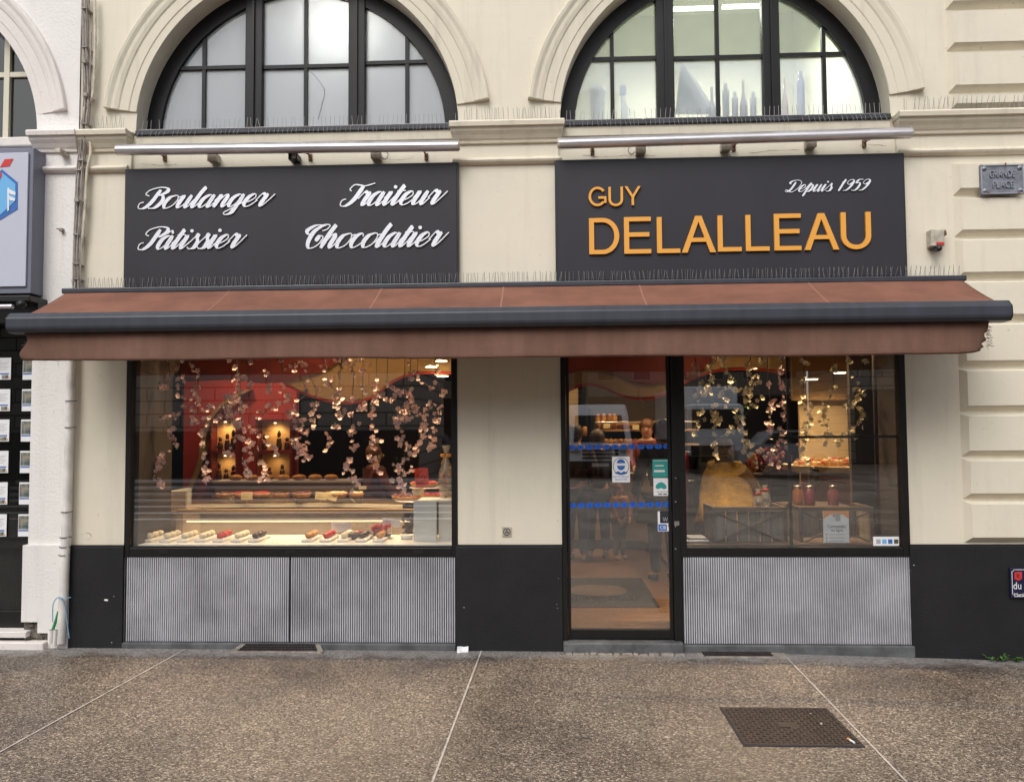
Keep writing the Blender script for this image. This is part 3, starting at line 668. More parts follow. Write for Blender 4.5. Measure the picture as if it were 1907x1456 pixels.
# sans capitals placed one by one
for ch, x0, y0, x1, y1 in (('G', 1096, 349, 1129, 385), ('U', 1133, 349, 1160, 385), ('Y', 1163, 348, 1193, 383),
                           ('D', 1097, 407, 1153, 474), ('E', 1162, 405, 1212, 473), ('L', 1223, 405, 1266, 472), ('A', 1269, 403, 1332, 471), ('L', 1336, 402, 1380, 469), ('L', 1388, 401, 1432, 468), ('E', 1441, 399, 1491, 467), ('A', 1497, 398, 1561, 466), ('U', 1565, 396, 1621, 465)):
    a, b, c, d_ = rect(x0, y0, x1, y1, -.05); s = MB()
    for poly in glyph(ch, b-a, d_-c): s.prism([(a+x, c+z) for x, z in poly], -.063, -.0452)
    s.build('letter', 'gold', sg2)

# calligraphic script: centre lines, upright; the pen thickens on down strokes
GL = {
 'o': (1.05, [[(.58, 1), (.22, .85), (.08, .42), (.25, .04), (.5, .0), (.82, .22), (.92, .65), (.78, .95), (.55, 1)], [(.86, .86), (1.12, .92)]]),
 'u': (1.12, [[(-.05, .5), (.17, 1), (.15, .25), (.32, .0), (.6, .3), (.76, 1)], [(.77, 1), (.75, .22), (.92, 0), (1.2, .5)]]),
 'l': (.62, [[(-.1, .3), (.3, 1.3), (.36, 1.98), (.24, 1.2), (.2, .2), (.36, 0), (.66, .5)]]),
 'a': (1.12, [[(.72, .85), (.45, 1), (.12, .7), (.1, .2), (.33, 0), (.65, .35), (.78, 1)], [(.78, 1), (.75, .22), (.92, 0), (1.2, .5)]]),
 'n': (1.15, [[(-.05, .5), (.18, 1.0), (.2, .6), (.18, 0)], [(.2, .2), (.45, .85), (.66, 1), (.77, .75), (.75, .22), (.92, 0), (1.2, .5)]]),
 'g': (1.12, [[(.72, .85), (.45, 1), (.12, .7), (.1, .2), (.33, 0), (.65, .35), (.78, 1)], [(.78, 1), (.76, 0), (.68, -.75), (.35, -1.0), (.12, -.75), (.45, -.3), (1.2, .5)]]),
 'e': (.92, [[(-.05, .25), (.4, .42), (.7, .72), (.5, 1), (.17, .75), (.12, .25), (.38, 0), (.7, .12), (1.0, .5)]]),
 'r': (.85, [[(-.05, .5), (.2, 1.12), (.32, .92), (.55, .95), (.5, .3), (.6, .0), (.85, .3), (1.15, .95)]]),
 't': (.66, [[(-.05, .4), (.3, 1.2), (.33, 1.65), (.2, .3), (.36, 0), (.66, .5)], [(.02, 1.05), (.65, 1.08)]]),
 'i': (.6, [[(-.05, .5), (.18, 1), (.16, .25), (.32, 0), (.62, .5)], 'dot']),
 's': (.80, [[(-.05, .3), (.22, .8), (.40, 1.18)], [(.40, 1.18), (.42, .85), (.66, .5), (.64, .1), (.35, -.03), (.08, .12)], [(.58, .03), (.88, .5)]]),
 'h': (1.15, [[(-.1, .3), (.3, 1.3), (.36, 1.98), (.22, 1.0), (.18, 0)], [(.2, .2), (.45, .85), (.66, 1), (.77, .75), (.75, .22), (.92, 0), (1.2, .5)]]),
 'c': (.9, [[(.72, .78), (.52, 1), (.2, .8), (.1, .35), (.35, 0), (.68, .12), (1.0, .5)]]),
 'p': (1.08, [[(-.05, .4), (.3, 1.35), (.26, .4), (.2, -1.0)], [(.24, .2), (.5, .95), (.75, .85), (.8, .35), (.55, 0), (.3, .12)], [(.55, 0), (.85, .1), (1.15, .5)]]),
 'B': (1.85, [[(.95, 1.75), (.85, .5), (.5, .0), (.1, .05), (.0, .4), (.25, .5)], [(.35, 1.0), (0.0, 1.25), (.15, 1.75), (.8, 2.05), (1.45, 1.9), (1.55, 1.5), (1.2, 1.08), (.95, 1.05), (1.4, 1.0), (1.65, .55), (1.4, .05), (.95, .0), (.85, .25)]]),
 'P': (1.45, [[(.95, 1.75), (.85, .5), (.5, .0), (.1, .05), (.0, .4), (.25, .5)], [(.35, 1.0), (0.0, 1.25), (.15, 1.75), (.8, 2.05), (1.45, 1.9), (1.6, 1.45), (1.25, .95), (.95, 1.0)]]),
 'T': (1.2, [[(1.0, 1.75), (.88, .5), (.5, .0), (.1, .05), (.0, .4), (.25, .5)], [(.3, 1.15), (.1, 1.35), (.25, 1.85), (.7, 1.8), (1.1, 1.7), (1.75, 2.0)]]),
 'C': (1.5, [[(1.05, 1.35), (1.35, 1.55), (1.4, 1.95), (1.0, 2.0), (.5, 1.4), (.45, .5), (.8, .0), (1.3, .2), (1.4, .75), (1.1, .85), (1.0, .5)], [(.9, 2.0), (.3, 1.95), (-.1, 1.4), (.15, 1.0), (.35, 1.15)]]),
 'D': (1.75, [[(.8, 1.6), (.72, .5), (.45, .05), (.1, .1), (.1, .3), (.6, .1), (1.1, .0), (1.6, .6), (1.6, 1.5), (1.0, 2.0), (.3, 1.85), (.05, 1.4), (.3, 1.15)]]),
 '1': (.75, [[(.1, 1.3), (.35, 1.6), (.4, 1.9), (.32, 1.0), (.3, 0)]]),
 '9': (1.1, [[(.85, 1.35), (.55, .9), (.15, 1.1), (.15, 1.65), (.5, 1.9), (.85, 1.6), (.88, .8), (.6, .15), (.15, .02)]]),
 '5': (1.05, [[(.9, 1.88), (.35, 1.85), (.25, 1.1), (.6, 1.2), (.85, .8), (.75, .2), (.4, .0), (.1, .15)]]),
 ' ': (.8, []),
}
def sqz(z): return 1+(z-1)*.64 if z > 1 else (z*.62 if z < 0 else z)
def script(word, x0, y0, x1, y1, parent, name='script_word', thick=.30, depth=.004, Y=-.047):
    strokes = []; ox = 0
    for ch in word:
        circ = ch == 'â'; gl = GL['a' if circ else ch]
        for st in gl[1]:
            if st == 'dot': strokes.append(('dot', ox+.3, 1.33)); continue
            strokes.append([(x+ox, sqz(z)) for x, z in catmull(st, 7)])
        if circ: strokes.append([(ox+.25, 1.15), (ox+.5, 1.4)]); strokes.append([(ox+.5, 1.4), (ox+.7, 1.15)])
        ox += gl[0]
    SH = .62
    allp = [(x+z*SH, z) for s_ in strokes if s_[0] != 'dot' for x, z in s_]
    ax, bx = min(p[0] for p in allp), max(p[0] for p in allp); az_, bz = min(p[1] for p in allp), max(p[1] for p in allp)
    X0, X1, Z0, Z1 = rect(x0, y0, x1, y1, Y); sx = (X1-X0)/(bx-ax); sz = (Z1-Z0)/(bz-az_)
    def tr(x, z): return X0+(x+z*SH-ax)*sx, Z0+(z-az_)*sz
    mb = MB(); off = 0
    for s_ in strokes:
        off += .00025
        if s_[0] == 'dot':
            cx_, cz_ = tr(s_[1], s_[2]); r_ = .13*sz
            mb.prism([(cx_+r_*math.cos(a*math.pi/6), cz_+r_*math.sin(a*math.pi/6)) for a in range(12)], Y-depth-off, Y); continue
        q = [tr(x, z) for x, z in s_]; L = []; Rr = []
        for i, (x, z) in enumerate(q):
            a = q[max(i-1, 0)]; b = q[min(i+1, len(q)-1)]; dx, dz = b[0]-a[0], b[1]-a[1]; dl = math.hypot(dx, dz) or 1
            raw = s_[min(i+1, len(s_)-1)][1]-s_[max(i-1, 0)][1]; rx_ = s_[min(i+1, len(s_)-1)][0]-s_[max(i-1, 0)][0]
            dn = max(0.0, -raw/(math.hypot(raw, rx_) or 1))
            end = min(1.0, (i+1)/4, (len(q)-i)/4)
            wd = (.08+(thick-.08)*dn**1.3*(.4+.6*end))*sz/2
            L.append((x-dz/dl*wd, z+dx/dl*wd)); Rr.append((x+dz/dl*wd, z-dx/dl*wd))
        n = len(q); v = []
        for i in range(n):
            yf = Y-depth-off-i*.00004
            v += [(L[i][0], yf, L[i][1]), (Rr[i][0], yf, Rr[i][1]), (L[i][0], Y, L[i][1]), (Rr[i][0], Y, Rr[i][1])]
        f = [(0, 1, 3, 2), ((n-1)*4, (n-1)*4+2, (n-1)*4+3, (n-1)*4+1)]
        for i in range(n-1):
            o = i*4; f += [(o, o+4, o+5, o+1), (o+2, o+3, o+7, o+6), (o, o+2, o+6, o+4), (o+1, o+5, o+7, o+3)]
        mb.add(v, f)
    return mb.build(name, 'whitelet', parent)
script('Boulanger', 258, 348, 513, 401, sg1); script('Pâtissier', 258, 422, 461, 464, sg1)
script('Traiteur', 634, 341, 834, 383, sg1); script('Chocolatier', 572, 417, 836, 461, sg1)
script('Depuis 1959', 1462, 335, 1620, 365, sg2, thick=.26, depth=.003)

# ------------------------------------------------------------------ awning
aw = thing('shop_awning', (-.28, 0, 2.66), 'terracotta cloth awning with dark grey front bar stretched across the whole shopfront', 'awning')
c = MB(); c.box(-3.57, 3.01, -.13, -.0, 2.632, 2.672, .008); c.box(-3.55, 2.99, -.10, -.05, 2.60, 2.634, .01); c.build('cassette', 'cassette', aw)
n, m_ = 140, 10; v = []
g3 = random.Random(11)
for i in range(n+1):
    x = -3.54+6.52*i/n
    for j in range(m_+1):
        t = j/m_; sag = .012*math.sin(math.pi*t)*(1+.5*math.sin(x*2.1)+.3*math.sin(x*7+1))
        v.append((x+(-.0)*t, -.10-.55*t, 2.648-.285*t-sag))
f = [(i*(m_+1)+j, i*(m_+1)+j+1, (i+1)*(m_+1)+j+1, (i+1)*(m_+1)+j) for i in range(n) for j in range(m_)]
can = MB().add(v, f, True).build('canopy', 'fabric', aw)
sol = can.modifiers.new('thickness', 'SOLIDIFY'); sol.thickness = .002
s = MB()
for sx in (-1.17, -.28, .7, 1.9, -2.3): 
    s.add([(sx+dx, -.10-.55*t, 2.6495-.285*t+.001-.012*math.sin(math.pi*t)*(1+.5*math.sin(sx*2.1)+.3*math.sin(sx*7+1))) for t in [k/8 for k in range(9)] for dx in (-.006, .006)], [(2*k, 2*k+1, 2*k+3, 2*k+2) for k in range(8)])
M['seam'] = mat('awning seam', (0.30, 0.14, 0.10), 0.9)
s.pieces('seam', 'seam', aw)
# front bar: rounded profile
pr = [(-.64, 2.448), (-.65, 2.456), (-.71, 2.456), (-.722, 2.452), (-.752, 2.422), (-.758, 2.412), (-.759, 2.36), (-.755, 2.345), (-.735, 2.324), (-.65, 2.320), (-.64, 2.33)]
x0_, x1_ = P(15, 600, -.74).x, P(1881, 580, -.74).x
pr = [(y, z-.058) for y, z in pr]; k = len(pr); v = [(x0_, y, z) for y, z in pr]+[(x1_, y, z) for y, z in pr]
fb = MB().add(v, [(i, (i+1) % k, (i+1) % k+k, i+k) for i in range(k)], False); fb.add(v[:k], [tuple(range(k))]); fb.add(v[k:], [tuple(range(k))])
fb.build('front_bar', 'cassette', aw)
ec = MB()
for xa, xb in ((x0_-.008, x0_), (x1_, x1_+.008)): 
    v = [(xa, y*1.0-.0, z) for y, z in pr]+[(xb, y, z) for y, z in pr]
    ec.add(v, [(i, (i+1) % k, (i+1) % k+k, i+k) for i in range(k)]+[tuple(range(k)), tuple(range(2*k-1, k-1, -1))])
ec.pieces('end_cap', 'frame', aw)
# valance
x0v, x1v = P(40, 640, -.70).x, P(1846, 640, -.70).x
n = 260; m_ = 8; v = []
for i in range(n+1):
    u = i/n; x = x0v+(x1v-x0v)*u
    edge = min(i, n-i)
    fr_ = (g3.uniform(-.02, .012) if edge < 2 else 0)
    for j in range(m_+1):
        t = j/m_
        wv = .012*t*math.sin(x*5.3+.6*math.sin(x*2))+.006*t*math.sin(x*13+1)
        curl = .03*t*math.exp(-edge/3.0)
        xe = x+(fr_*t*1.5 if edge < 2 else 0)+(.03*math.exp(-i/4)*math.sin(t*6) if i < 12 else 0)+(.03*t*g3.uniform(-1, 1) if i == n else 0)
        zb = 2.082+.004*math.sin(x*3)-.004*(x+3.5)+(.05*math.exp(-(n-i)/2.5) if n-i < 14 else 0)+g3.uniform(-.001, .001)
        v.append((xe, -.69+wv+curl, 2.272-(2.272-zb)*t))
f = [(i*(m_+1)+j, i*(m_+1)+j+1, (i+1)*(m_+1)+j+1, (i+1)*(m_+1)+j) for i in range(n) for j in range(m_)]
va = MB().add(v, f, True).build('valance', 'valance', aw)
sol = va.modifiers.new('thickness', 'SOLIDIFY'); sol.thickness = .0015
fz = MB()
for i in range(46):
    z = 2.26-.15*g3.random(); fz.tube([(x1v-.01, -.665+g3.uniform(-.02, .02), z), (x1v+g3.uniform(.005, .035), -.66+g3.uniform(-.02, .02), z+g3.uniform(-.02, .015))], .0012, 3)
for i in range(18):
    z = 2.25-.15*g3.random(); fz.tube([(x0v+.01, -.665, z), (x0v-g3.uniform(.0, .025), -.66+g3.uniform(-.02, .02), z+g3.uniform(-.02, .015))], .0012, 3)
fz.tube([P(107, 668, -.69), P(108, 676, -.69), P(110, 682, -.69)], .0012, 3)
fz.build('frayed_threads', 'valance', aw)['kind'] = 'stuff'  # loose threads of frayed cloth at the valance ends
hm = MB(); hm.add([(v[i*(m_+1)+m_-1][0], v[i*(m_+1)+m_][1]-.003, v[i*(m_+1)+m_][2]+dz) for i in range(3, n-2) for dz in (.013, .0155)], [(2*i, 2*i+1, 2*i+3, 2*i+2) for i in range(n-6)]); hm.build('hem_stitching', 'seam', aw)
for xa in (-2.9, 2.3):
    s = MB(); s.tube([(xa, -.06, 2.60), (xa+.30, -.36, 2.43), (xa+.05, -.64, 2.31)], .018, 8); s.build('folding_arm', 'cassette', aw)

# ------------------------------------------------------------------ bird spikes
ORD = ['first', 'second', 'third', 'fourth', 'fifth', 'sixth', 'seventh', 'eighth', 'ninth', 'tenth', 'eleventh', 'twelfth', 'thirteenth', 'fourteenth', 'fifteenth', 'sixteenth', 'seventeenth', 'eighteenth', 'nineteenth', 'twentieth', 'twenty-first', 'twenty-second', 'twenty-third', 'twenty-fourth', 'twenty-fifth', 'twenty-sixth', 'twenty-seventh', 'twenty-eighth', 'twenty-ninth', 'thirtieth']
def spikes(x0, x1, y, z, where, h=.085, down=False, group='bird spike strips', pitch=.034):
    N = max(1, round((x1-x0)/.55)); L = (x1-x0)/N
    for k in range(N):
        a, b = x0+k*L+.006, x0+(k+1)*L-.006; g_ = random.Random(int(1000*(a+7)))
        lab = 'row of thin wire bird spikes '+where if N == 1 else '%s bird spike strip from the left %s' % (ORD[k], where)
        t = thing('bird_spike_strip', ((a+b)/2, y, z), lab, 'bird spikes', group)
        MB().box(a, b, y-.011, y+.011, z, z+.005, .002).build('base', 'spike', t)
        s = MB(); x = a+.01
        while x < b:
            for q, (dy, dx) in enumerate(((-.035, .0), (.008, .012))):
                if g_.random() < .10: continue
                jx = g_.gauss(0, .006)
                if down and q == 0: s.tube([(x, y, z+.004), (x+jx*.3, y-.03, z-.02), (x+jx, y-.055, z-h*.8)], .0016, 4)
                else: s.tube([(x+dx, y, z+.004), (x+dx+jx, y+dy*.7, z+h*g_.uniform(.9, 1.05))], .0016, 4)
            x += pitch
        s.build('spike_wires', 'spike', t)  # thin wire spikes standing on the base strip
spikes(-3.53, 3.0, -.06, 2.672, 'standing on top of the awning', .082)
spikes(LB[0]-LB[1]+.02, LB[0]+LB[1]-.02, .0, ZS+.007, 'on the sill of the left arched window', .085, True)
spikes(RB[0]-RB[1]+.02, RB[0]+RB[1]-.02, .0, ZS+.007, 'on the sill of the right arched window', .085, True)
spikes(-3.50, -3.16, -.05, 3.893, 'on the cornice left of the left arched window', .095)
spikes(-.63, .13, -.05, 3.893, 'on the cornice between the two arched windows', .095)
spikes(2.63, 3.9, -.05, 3.893, 'on the cornice right of the right arched window', .095)

# ------------------------------------------------------------------ tube lights, brackets, boxes under the arches
def tube_light(px0, py0, px1, py1, hooks, label):
    a, b = P(px0, py0, -.13), P(px1, py1, -.13)
    t = thing('sign_light', (a+b)/2, label, 'sign light', 'aluminium light tubes over the signs')
    s = MB(); r = .040
    prof = [(-.8, .3), (-1, -.1), (-.75, -.75), (-.3, -1), (.4, -1), (.85, -.6), (1, 0), (.8, .6), (.3, .95), (-.3, .9)]
    v = [(a.x, a.y+y*r, a.z+z*r) for y, z in prof]+[(b.x, b.y+y*r, b.z+z*r) for y, z in prof]; k = len(prof)
    s.add(v, [(i, (i+1) % k, (i+1) % k+k, i+k) for i in range(k)], True); s.build('housing', 'alu', t)
    e = MB()
    for p, dx in ((a, -.012), (b, .012)):
        for_ = [(p.x, p.y+y*r*1.03, p.z+z*r*1.03) for y, z in prof]+[(p.x+dx, p.y+y*r*.8, p.z+z*r*.8) for y, z in prof]
        e.add(for_, [(i, (i+1) % k, (i+1) % k+k, i+k) for i in range(k)]+[tuple(range(k)), tuple(range(2*k-1, k-1, -1))])
    e.pieces('end_cap', 'greybox', t)
    for hx, hy in hooks:
        q = P(hx, hy, .02); zt = a.z+(b.z-a.z)*(q.x-a.x)/(b.x-a.x)-.03
        h = MB(); h.tube([(q.x, .025, q.z), (q.x, -.04, q.z+.0), (q.x, -.11, zt)], .007, 6); h.box(q.x-.014, q.x+.014, .010, .025, q.z-.03, q.z+.02, .003); h.build('bracket', 'rust', t)
    return t
tube_light(219, 279, 853, 271, [(307, 293), (578, 292), (794, 291)], 'long dull aluminium light tube above the sign with white script words')
tube_light(1041, 267, 1696, 247, [(1103, 281), (1366, 274), (1609, 267)], 'long scuffed aluminium light tube above the sign with ochre capitals')
for (px, py, lab) in ((397, 295, 'small beige junction box under the left light tube, nearest the cable bundle'), (700, 290, 'beige junction box with looped wire, right of the black floodlight'),
                      (1193, 280, 'small beige junction box with a looped wire, leftmost under the right light tube'), (1352, 274, 'small beige junction box under the middle of the right light tube'), (1510, 269, 'small beige junction box, rightmost under the right light tube')):
    q = P(px, py, -.03); t = thing('junction_box', (q.x, .02, q.z), lab, 'junction box', 'junction boxes under the light tubes')
    MB().box(q.x-.034, q.x+.034, -.045, .024, q.z-.028, q.z+.034, .006).build('case', 'greybox', t)
    MB().box(q.x-.036, q.x+.036, -.055, -.046, q.z-.030, q.z+.036, .004).build('lid', 'greybox', t)
    if 'looped' in lab:
        sg = 1 if px == 700 else -1
        MB().tube(catmull([(q.x+sg*.03, -.02, q.z), (q.x+sg*.07, -.03, q.z-.03), (q.x+sg*.09, -.02, q.z+.01), (q.x+sg*.06, -.02, q.z+.05)], 5), .004, 6).build('wire', 'cable', t)
q = P(547, 293, -.05); t = thing('floodlight', (q.x, .02, q.z), 'small black floodlight fixed to the wall above the sign with white script words', 'floodlight')
MB().box(q.x-.034, q.x+.034, -.08, .022, q.z-.026, q.z+.026, .006).build('body', 'black', t)
MB().box(q.x-.004, q.x+.028, -.083, -.081, q.z-.02, q.z+.012).build('lens', 'steel', t)

# ------------------------------------------------------------------ white neighbouring building
nb = thing('neighbour_building', (-5.2, 0, 0), 'white rough rendered building with an arched window at the left edge', 'building')
NL = (-5.06, 1.20)
w = MB(); arch_wall(w, *NL, -9, -3.531, ZS, ZTOP, -.012); arch_reveal(w, *NL, ZS, -.012, .2)
w.box(-3.86, -3.531, -.012, .35, .765, ZS-.001); w.box(-3.885, -3.531, -.035, .35, .20, .765); w.box(-9, -3.86, .04, .35, 2.62, ZS-.02)
w.box(-3.76, -3.531, -.035, .35, .12, .20); w.box(-3.68, -3.531, -.035, .35, -.05, .12)
w.build('wall', 'white_render', nb)
# eroded lower corner
v = []; g4 = random.Random(5)
bs = MB(); bs.box(-3.885, -3.68, .0, .30, -.05, .20)
for i in range(26): bs.box(*(lambda x, z: (x, x+.05, -.02+g4.uniform(0, .03), .05, z, z+.03))(g4.uniform(-3.88, -3.72), g4.uniform(.06, .18)), .006)
bs.build('bare_masonry', 'brokenstone', nb)
s = MB(); s.box(-9, -3.83, -.06, .06, .09, .135, .006); s.box(-9, -3.68, -.085, .0, .0, .062, .008); s.build('base_course', 'white_trim', nb)
archivolt(*NL, ZS, nb, 'white_trim')
hmould([(p+.012, z) for p, z in CAP], -3.85, -3.54, nb, 'white_trim', 'cornice', .3); hmould([(p+.012, z) for p, z in BAND], -3.85, -3.54, nb, 'white_trim', 'string_course', .3)
s = MB(); s.box(-9, -3.87, .0, .06, 3.80, 3.875, .01); s.build('sill', 'white_trim', nb)
# its arched window, cream bars and dark panes
fm = MB(); n = 40; cx, r = NL; v = []; f = []
for i in range(n+1):
    t = math.pi*i/n
    for q, y in ((r+.002, .14), (r-.05, .14), (r-.05, .19), (r+.002, .19)): v.append((cx+q*math.cos(t), y, ZS+q*math.sin(t)))
for i in range(n):
    for j in range(4): f.append((i*4+j, i*4+(j+1) % 4, (i+1)*4+(j+1) % 4, (i+1)*4+j))
M['creamframe'] = mat('cream window paint', (0.62, 0.58, 0.46), 0.5); M['darkframe'] = mat('grey window ring', (0.05, 0.05, 0.055), 0.5)
aw2 = fm.add(v, f).build('arched_window', 'darkframe', nb)
fb_ = MB(); xb_ = P(14, 180, .15).x
fb_.box(xb_-.022, xb_+.022, .135, .175, ZS, ZS+.9); fb_.box(cx-1, cx+r-.06, .138, .172, ZA(30, 140, .15)-.02, ZA(30, 140, .15)+.018); fb_.build('glazing_bars', 'creamframe', aw2)
M['darkglass'] = glassmat('dark office pane', 0.08, (0.35, 0.37, 0.36), frost=.1, frostcol=(.1, .1, .1))
MB().prism([(cx+(r-.04)*math.cos(math.pi*i/n), ZS+(r-.04)*math.sin(math.pi*i/n)) for i in range(n+1)], .162, .168).build('pane', 'darkglass', aw2)
s = MB(); s.box(-9, -3.87, .60, .66, .1, 6); s.box(-9, -3.87, .11, .60, .1, .14); s.build('interior_wall', 'intwall', nb)
# agency window below
sw3 = MB(); sw3.box(-9, -3.87, .05, .10, .135, .26, .004); sw3.box(-3.90, -3.862, .05, .10, .26, 2.6, .004); sw3.box(-9, -3.9, .06, .09, .785, .81); o3 = sw3.build('shop_window', 'frame', nb)
MB().box(-9, -3.9, .07, .078, .26, 2.6).build('pane', 'darkglass', o3)
# property cards in its window
card = thing('property_card', (0, 0, 0), 'property advert card', 'advert card', 'property advert cards hanging in the agency window')
W_, H_ = .205, .168
MB().box(0, W_, 0, .003, 0, H_, .0006).build('paper', 'paper', card)
s = MB(); s.box(.004, .09, -.001, 0, .055, .155); s.box(.135, .185, -.001, 0, .006, .035); s.pieces('photo', 'photo', card)
MB().box(.004, W_-.015, -.001, 0, .040, .050).build('stripe', 'blue', card)
s = MB()
for k in range(6): s.box(.105, .19-.012*(k % 3), -.001, 0, .13-k*.011, .1325-k*.011)
s.build('text_lines', 'grey', card)
s = MB(); s.prism([(.188, .006), (.200, .006), (.188, .034)], -.001, 0); s.build('corner_mark', 'orange', card)
MB().lathe([(.006, -.001), (.006, 0)], .112, 0, 10, 'y', .148).build('logo', 'enamel', card)
rowz = [(667, 708), (725, 766), (782, 822), (838, 880), (896, 938), (955, 997)]
first = True; CN = ['top', 'second', 'third', 'fourth', 'fifth', 'bottom']
for ci, (pxl, word) in enumerate(((-23, 'left'), (47, 'right'))):
    for ri, (ya, yb) in enumerate(rowz):
        c_ = card if first else copy_tree(card); first = False
        q = P(pxl-(ri-2)*1.7, yb, .11); c_.location = (q.x, .045 if False else .052, q.z)
        c_['label'] = 'white property advert card with blue stripe, %s of the %s column in the agency window' % (CN[ri], word)
for o in [q for q in COL.objects if q.name.startswith('property_card')]: o.location.y = .058
# stool behind the glass of the agency
t = thing('bar_stool', (-4.15, .6, .14), 'dark bar stool behind the agency window below the advert cards', 'stool')
MB().box(-4.38, -4.06, .24, .52, .70, .74, .012).build('seat', 'black', t)
for sx, sy in ((-4.34, .27), (-4.10, .27), (-4.34, .49), (-4.10, .49)): MB().tube([(sx, sy, .14), (sx*1.0+(.02 if sx < -4.2 else -.02), sy, .70)], .014, 6).build('leg', 'black', t)

# lit-box sign of the agency
t = thing('lightbox_sign', (-4.5, -.15, 2.62), 'grey blue box sign with part of a blue hexagon logo at the left edge', 'shop sign')
X0, X1, Z0, Z1 = rect(0, 279, 52, 541, -.17)
MB().box(-6.5, X1+.02, -.15, .04, Z0-.02, Z1+.02, .006).build('case', 'lightboxside', t)
MB().box(-6.5, X1-.012, -.165, -.151, Z0+.03, Z1-.02, .004).build('face', 'lightbox', t)
def pp(pts, Y, m, name, parent, th=.002):
    return MB().prism([(P(a, b, Y).x, P(a, b, Y).z) for a, b in pts], Y-th, Y).build(name, m, parent)
pp([(-30, 345), (4, 316), (33, 340), (33, 390), (-6, 414), (-30, 400)], -.166, 'blue', 'hexagon', t)
pp([(-27, 348), (4, 322), (29, 343), (29, 374), (-6, 407), (-27, 396)], -.1685, 'ltblue', 'hexagon_fill', t)
pp([(16, 352), (29, 358), (29, 364), (18, 361)], -.171, 'paper', 'letter_stroke', t); pp([(17, 365), (28, 370), (28, 375), (18, 373)], -.171, 'paper', 'letter_stroke', t)
pp([(14, 350), (17, 350), (17, 392), (14, 394)], -.1712, 'paper', 'letter_stroke', t)
pp([(0, 312), (9, 297), (25, 296), (18, 310)], -.166, 'red', 'red_stroke', t); pp([(-12, 345), (2, 320), (4, 328), (-12, 352)], -.1711, 'red', 'red_stroke', t)
# folded awning of the agency
t = thing('folded_awning', (-4.5, -.1, 2.5), 'rolled up black and silver awning mechanism under the grey blue box sign', 'awning')
s = MB(); s.box(-6.5, P(58, 560, -.2).x, -.22, .03, P(30, 562, -.2).z, P(30, 551, -.2).z, .006); s.box(-6.5, P(58, 560, -.2).x-.0, -.12, .03, 2.42, P(30, 562, -.2).z); s.build('cassette', 'black', t)
z_ = P(10, 571, -.25).z; MB().tube([(-6.5, -.25, z_), (P(24, 571, -.25).x, -.25, z_)], .017, 10).build('front_bar', 'alu', t)
q = P(44, 568, -.22); MB().lathe([(.025, -.05), (.03, -.03), (.03, .0), (.018, .01)], q.x, -.22, 14, 'y', q.z).build('arm_joint', 'frame', t)

# ------------------------------------------------------------------ cables, conduits, pipes between the two buildings
def cable(pts, r, m, name, Y=-.03, parent=None, n=6): 
    return MB().tube(catmull([tuple(P(a, b, Y)) for a, b in pts], 5), r, n).build(name, m, parent)
t = thing('cable_bundle', (-3.5, -.04, 2.7), 'bundle of grey painted cables clipped down the seam between white and cream facades', 'cables')
tr_ = [(158, -10), (156, 60), (158, 120), (160, 190), (155, 250), (147, 320), (143, 400), (140, 470), (141, 537)]
for k, (dx, rr, y) in enumerate(((-3, .006, -.05), (1, .007, -.035), (4, .006, -.055), (7, .005, -.03), (-1, .005, -.068), (3.5, .004, -.075))):
    g_ = random.Random(k*5+1); cable([(a+dx*1.25+g_.uniform(-1.6, 1.6), b) for a, b in tr_], rr, 'cable', 'cable', y-.0, t)
cable([(176, -10), (177, 60), (176, 120), (172, 180), (157, 205), (163, 240), (169, 280), (162, 320), (160, 360), (156, 420), (149, 480), (147, 537)], .011, 'cable2', 'conduit', -.05, t)
cable([(170, 60), (165, 190), (157, 205), (151, 260), (155, 330), (150, 420), (146, 537)], .006, 'cable', 'cable', -.06, t)
s = MB(); g_ = random.Random(2)
for b in (18, 90, 118, 180, 232, 300, 318, 375, 438, 492, 520):
    i = min(range(len(tr_)), key=lambda k: abs(tr_[k][1]-b)); i2 = max(0, i-1) if tr_[i][1] > b else min(len(tr_)-1, i+1)
    a = tr_[i][0] if i == i2 else tr_[i][0]+(tr_[i2][0]-tr_[i][0])*(b-tr_[i][1])/((tr_[i2][1]-tr_[i][1]) or 1)
    q = P(a+2, b, -.06); s.box(q.x-.020, q.x+.024, -.084, -.0, q.z-.004, q.z+.004, .001)
    if g_.random() < .5: s.box(q.x-.012, q.x+.022, -.10, -.08, q.z-.014, q.z+.016, .003)
s.pieces('clip', 'cable', t)
t = thing('conduit_pipe', (-3.53, -.05, 0), 'white painted conduit pipe running down beside the dark plinth to the pavement', 'pipe')
s = MB(); s.tube([tuple(P(a, b, -.06)) for a, b in ((133, 600), (131, 760), (126, 900), (119, 1100), (113, 1197))], [.030, .030, .031, .032, .034], 12); s.build('pipe', 'pipe', t)
s = MB()
for px, py in ((131, 747), (130, 796), (123, 953), (121, 1000), (120, 1018), (119, 1033)):
    q = P(px, py, -.06); s.tube([(q.x-.045, -.05, q.z), (q.x-.015, -.094, q.z), (q.x+.02, -.094, q.z), (q.x+.045, -.05, q.z+.002)], .003, 5)
s.pieces('pipe_clip', 'ink', t)
for k, (px, r_, lab) in enumerate(((94, .017, 'short white stub pipe, leftmost of the two at the foot of the white pier'), (102, .015, 'short white stub pipe with green tube inside, next to the tall conduit pipe'))):
    a, b = P(px, 1197, -.09), P(px+2, 1172, -.09); t = thing('stub_pipe', (a.x, -.09, 0), lab, 'pipe', 'stub pipes at the foot of the white pier')
    MB().tube([a, b], r_, 10).build('pipe', 'pipe', t)
    MB().lathe([(r_*1.0, -.0005), (r_*.8, .002), (r_*.8, -.01)], b.x, b.y, 12, 'z', b.z).build('rim', 'ink', t)
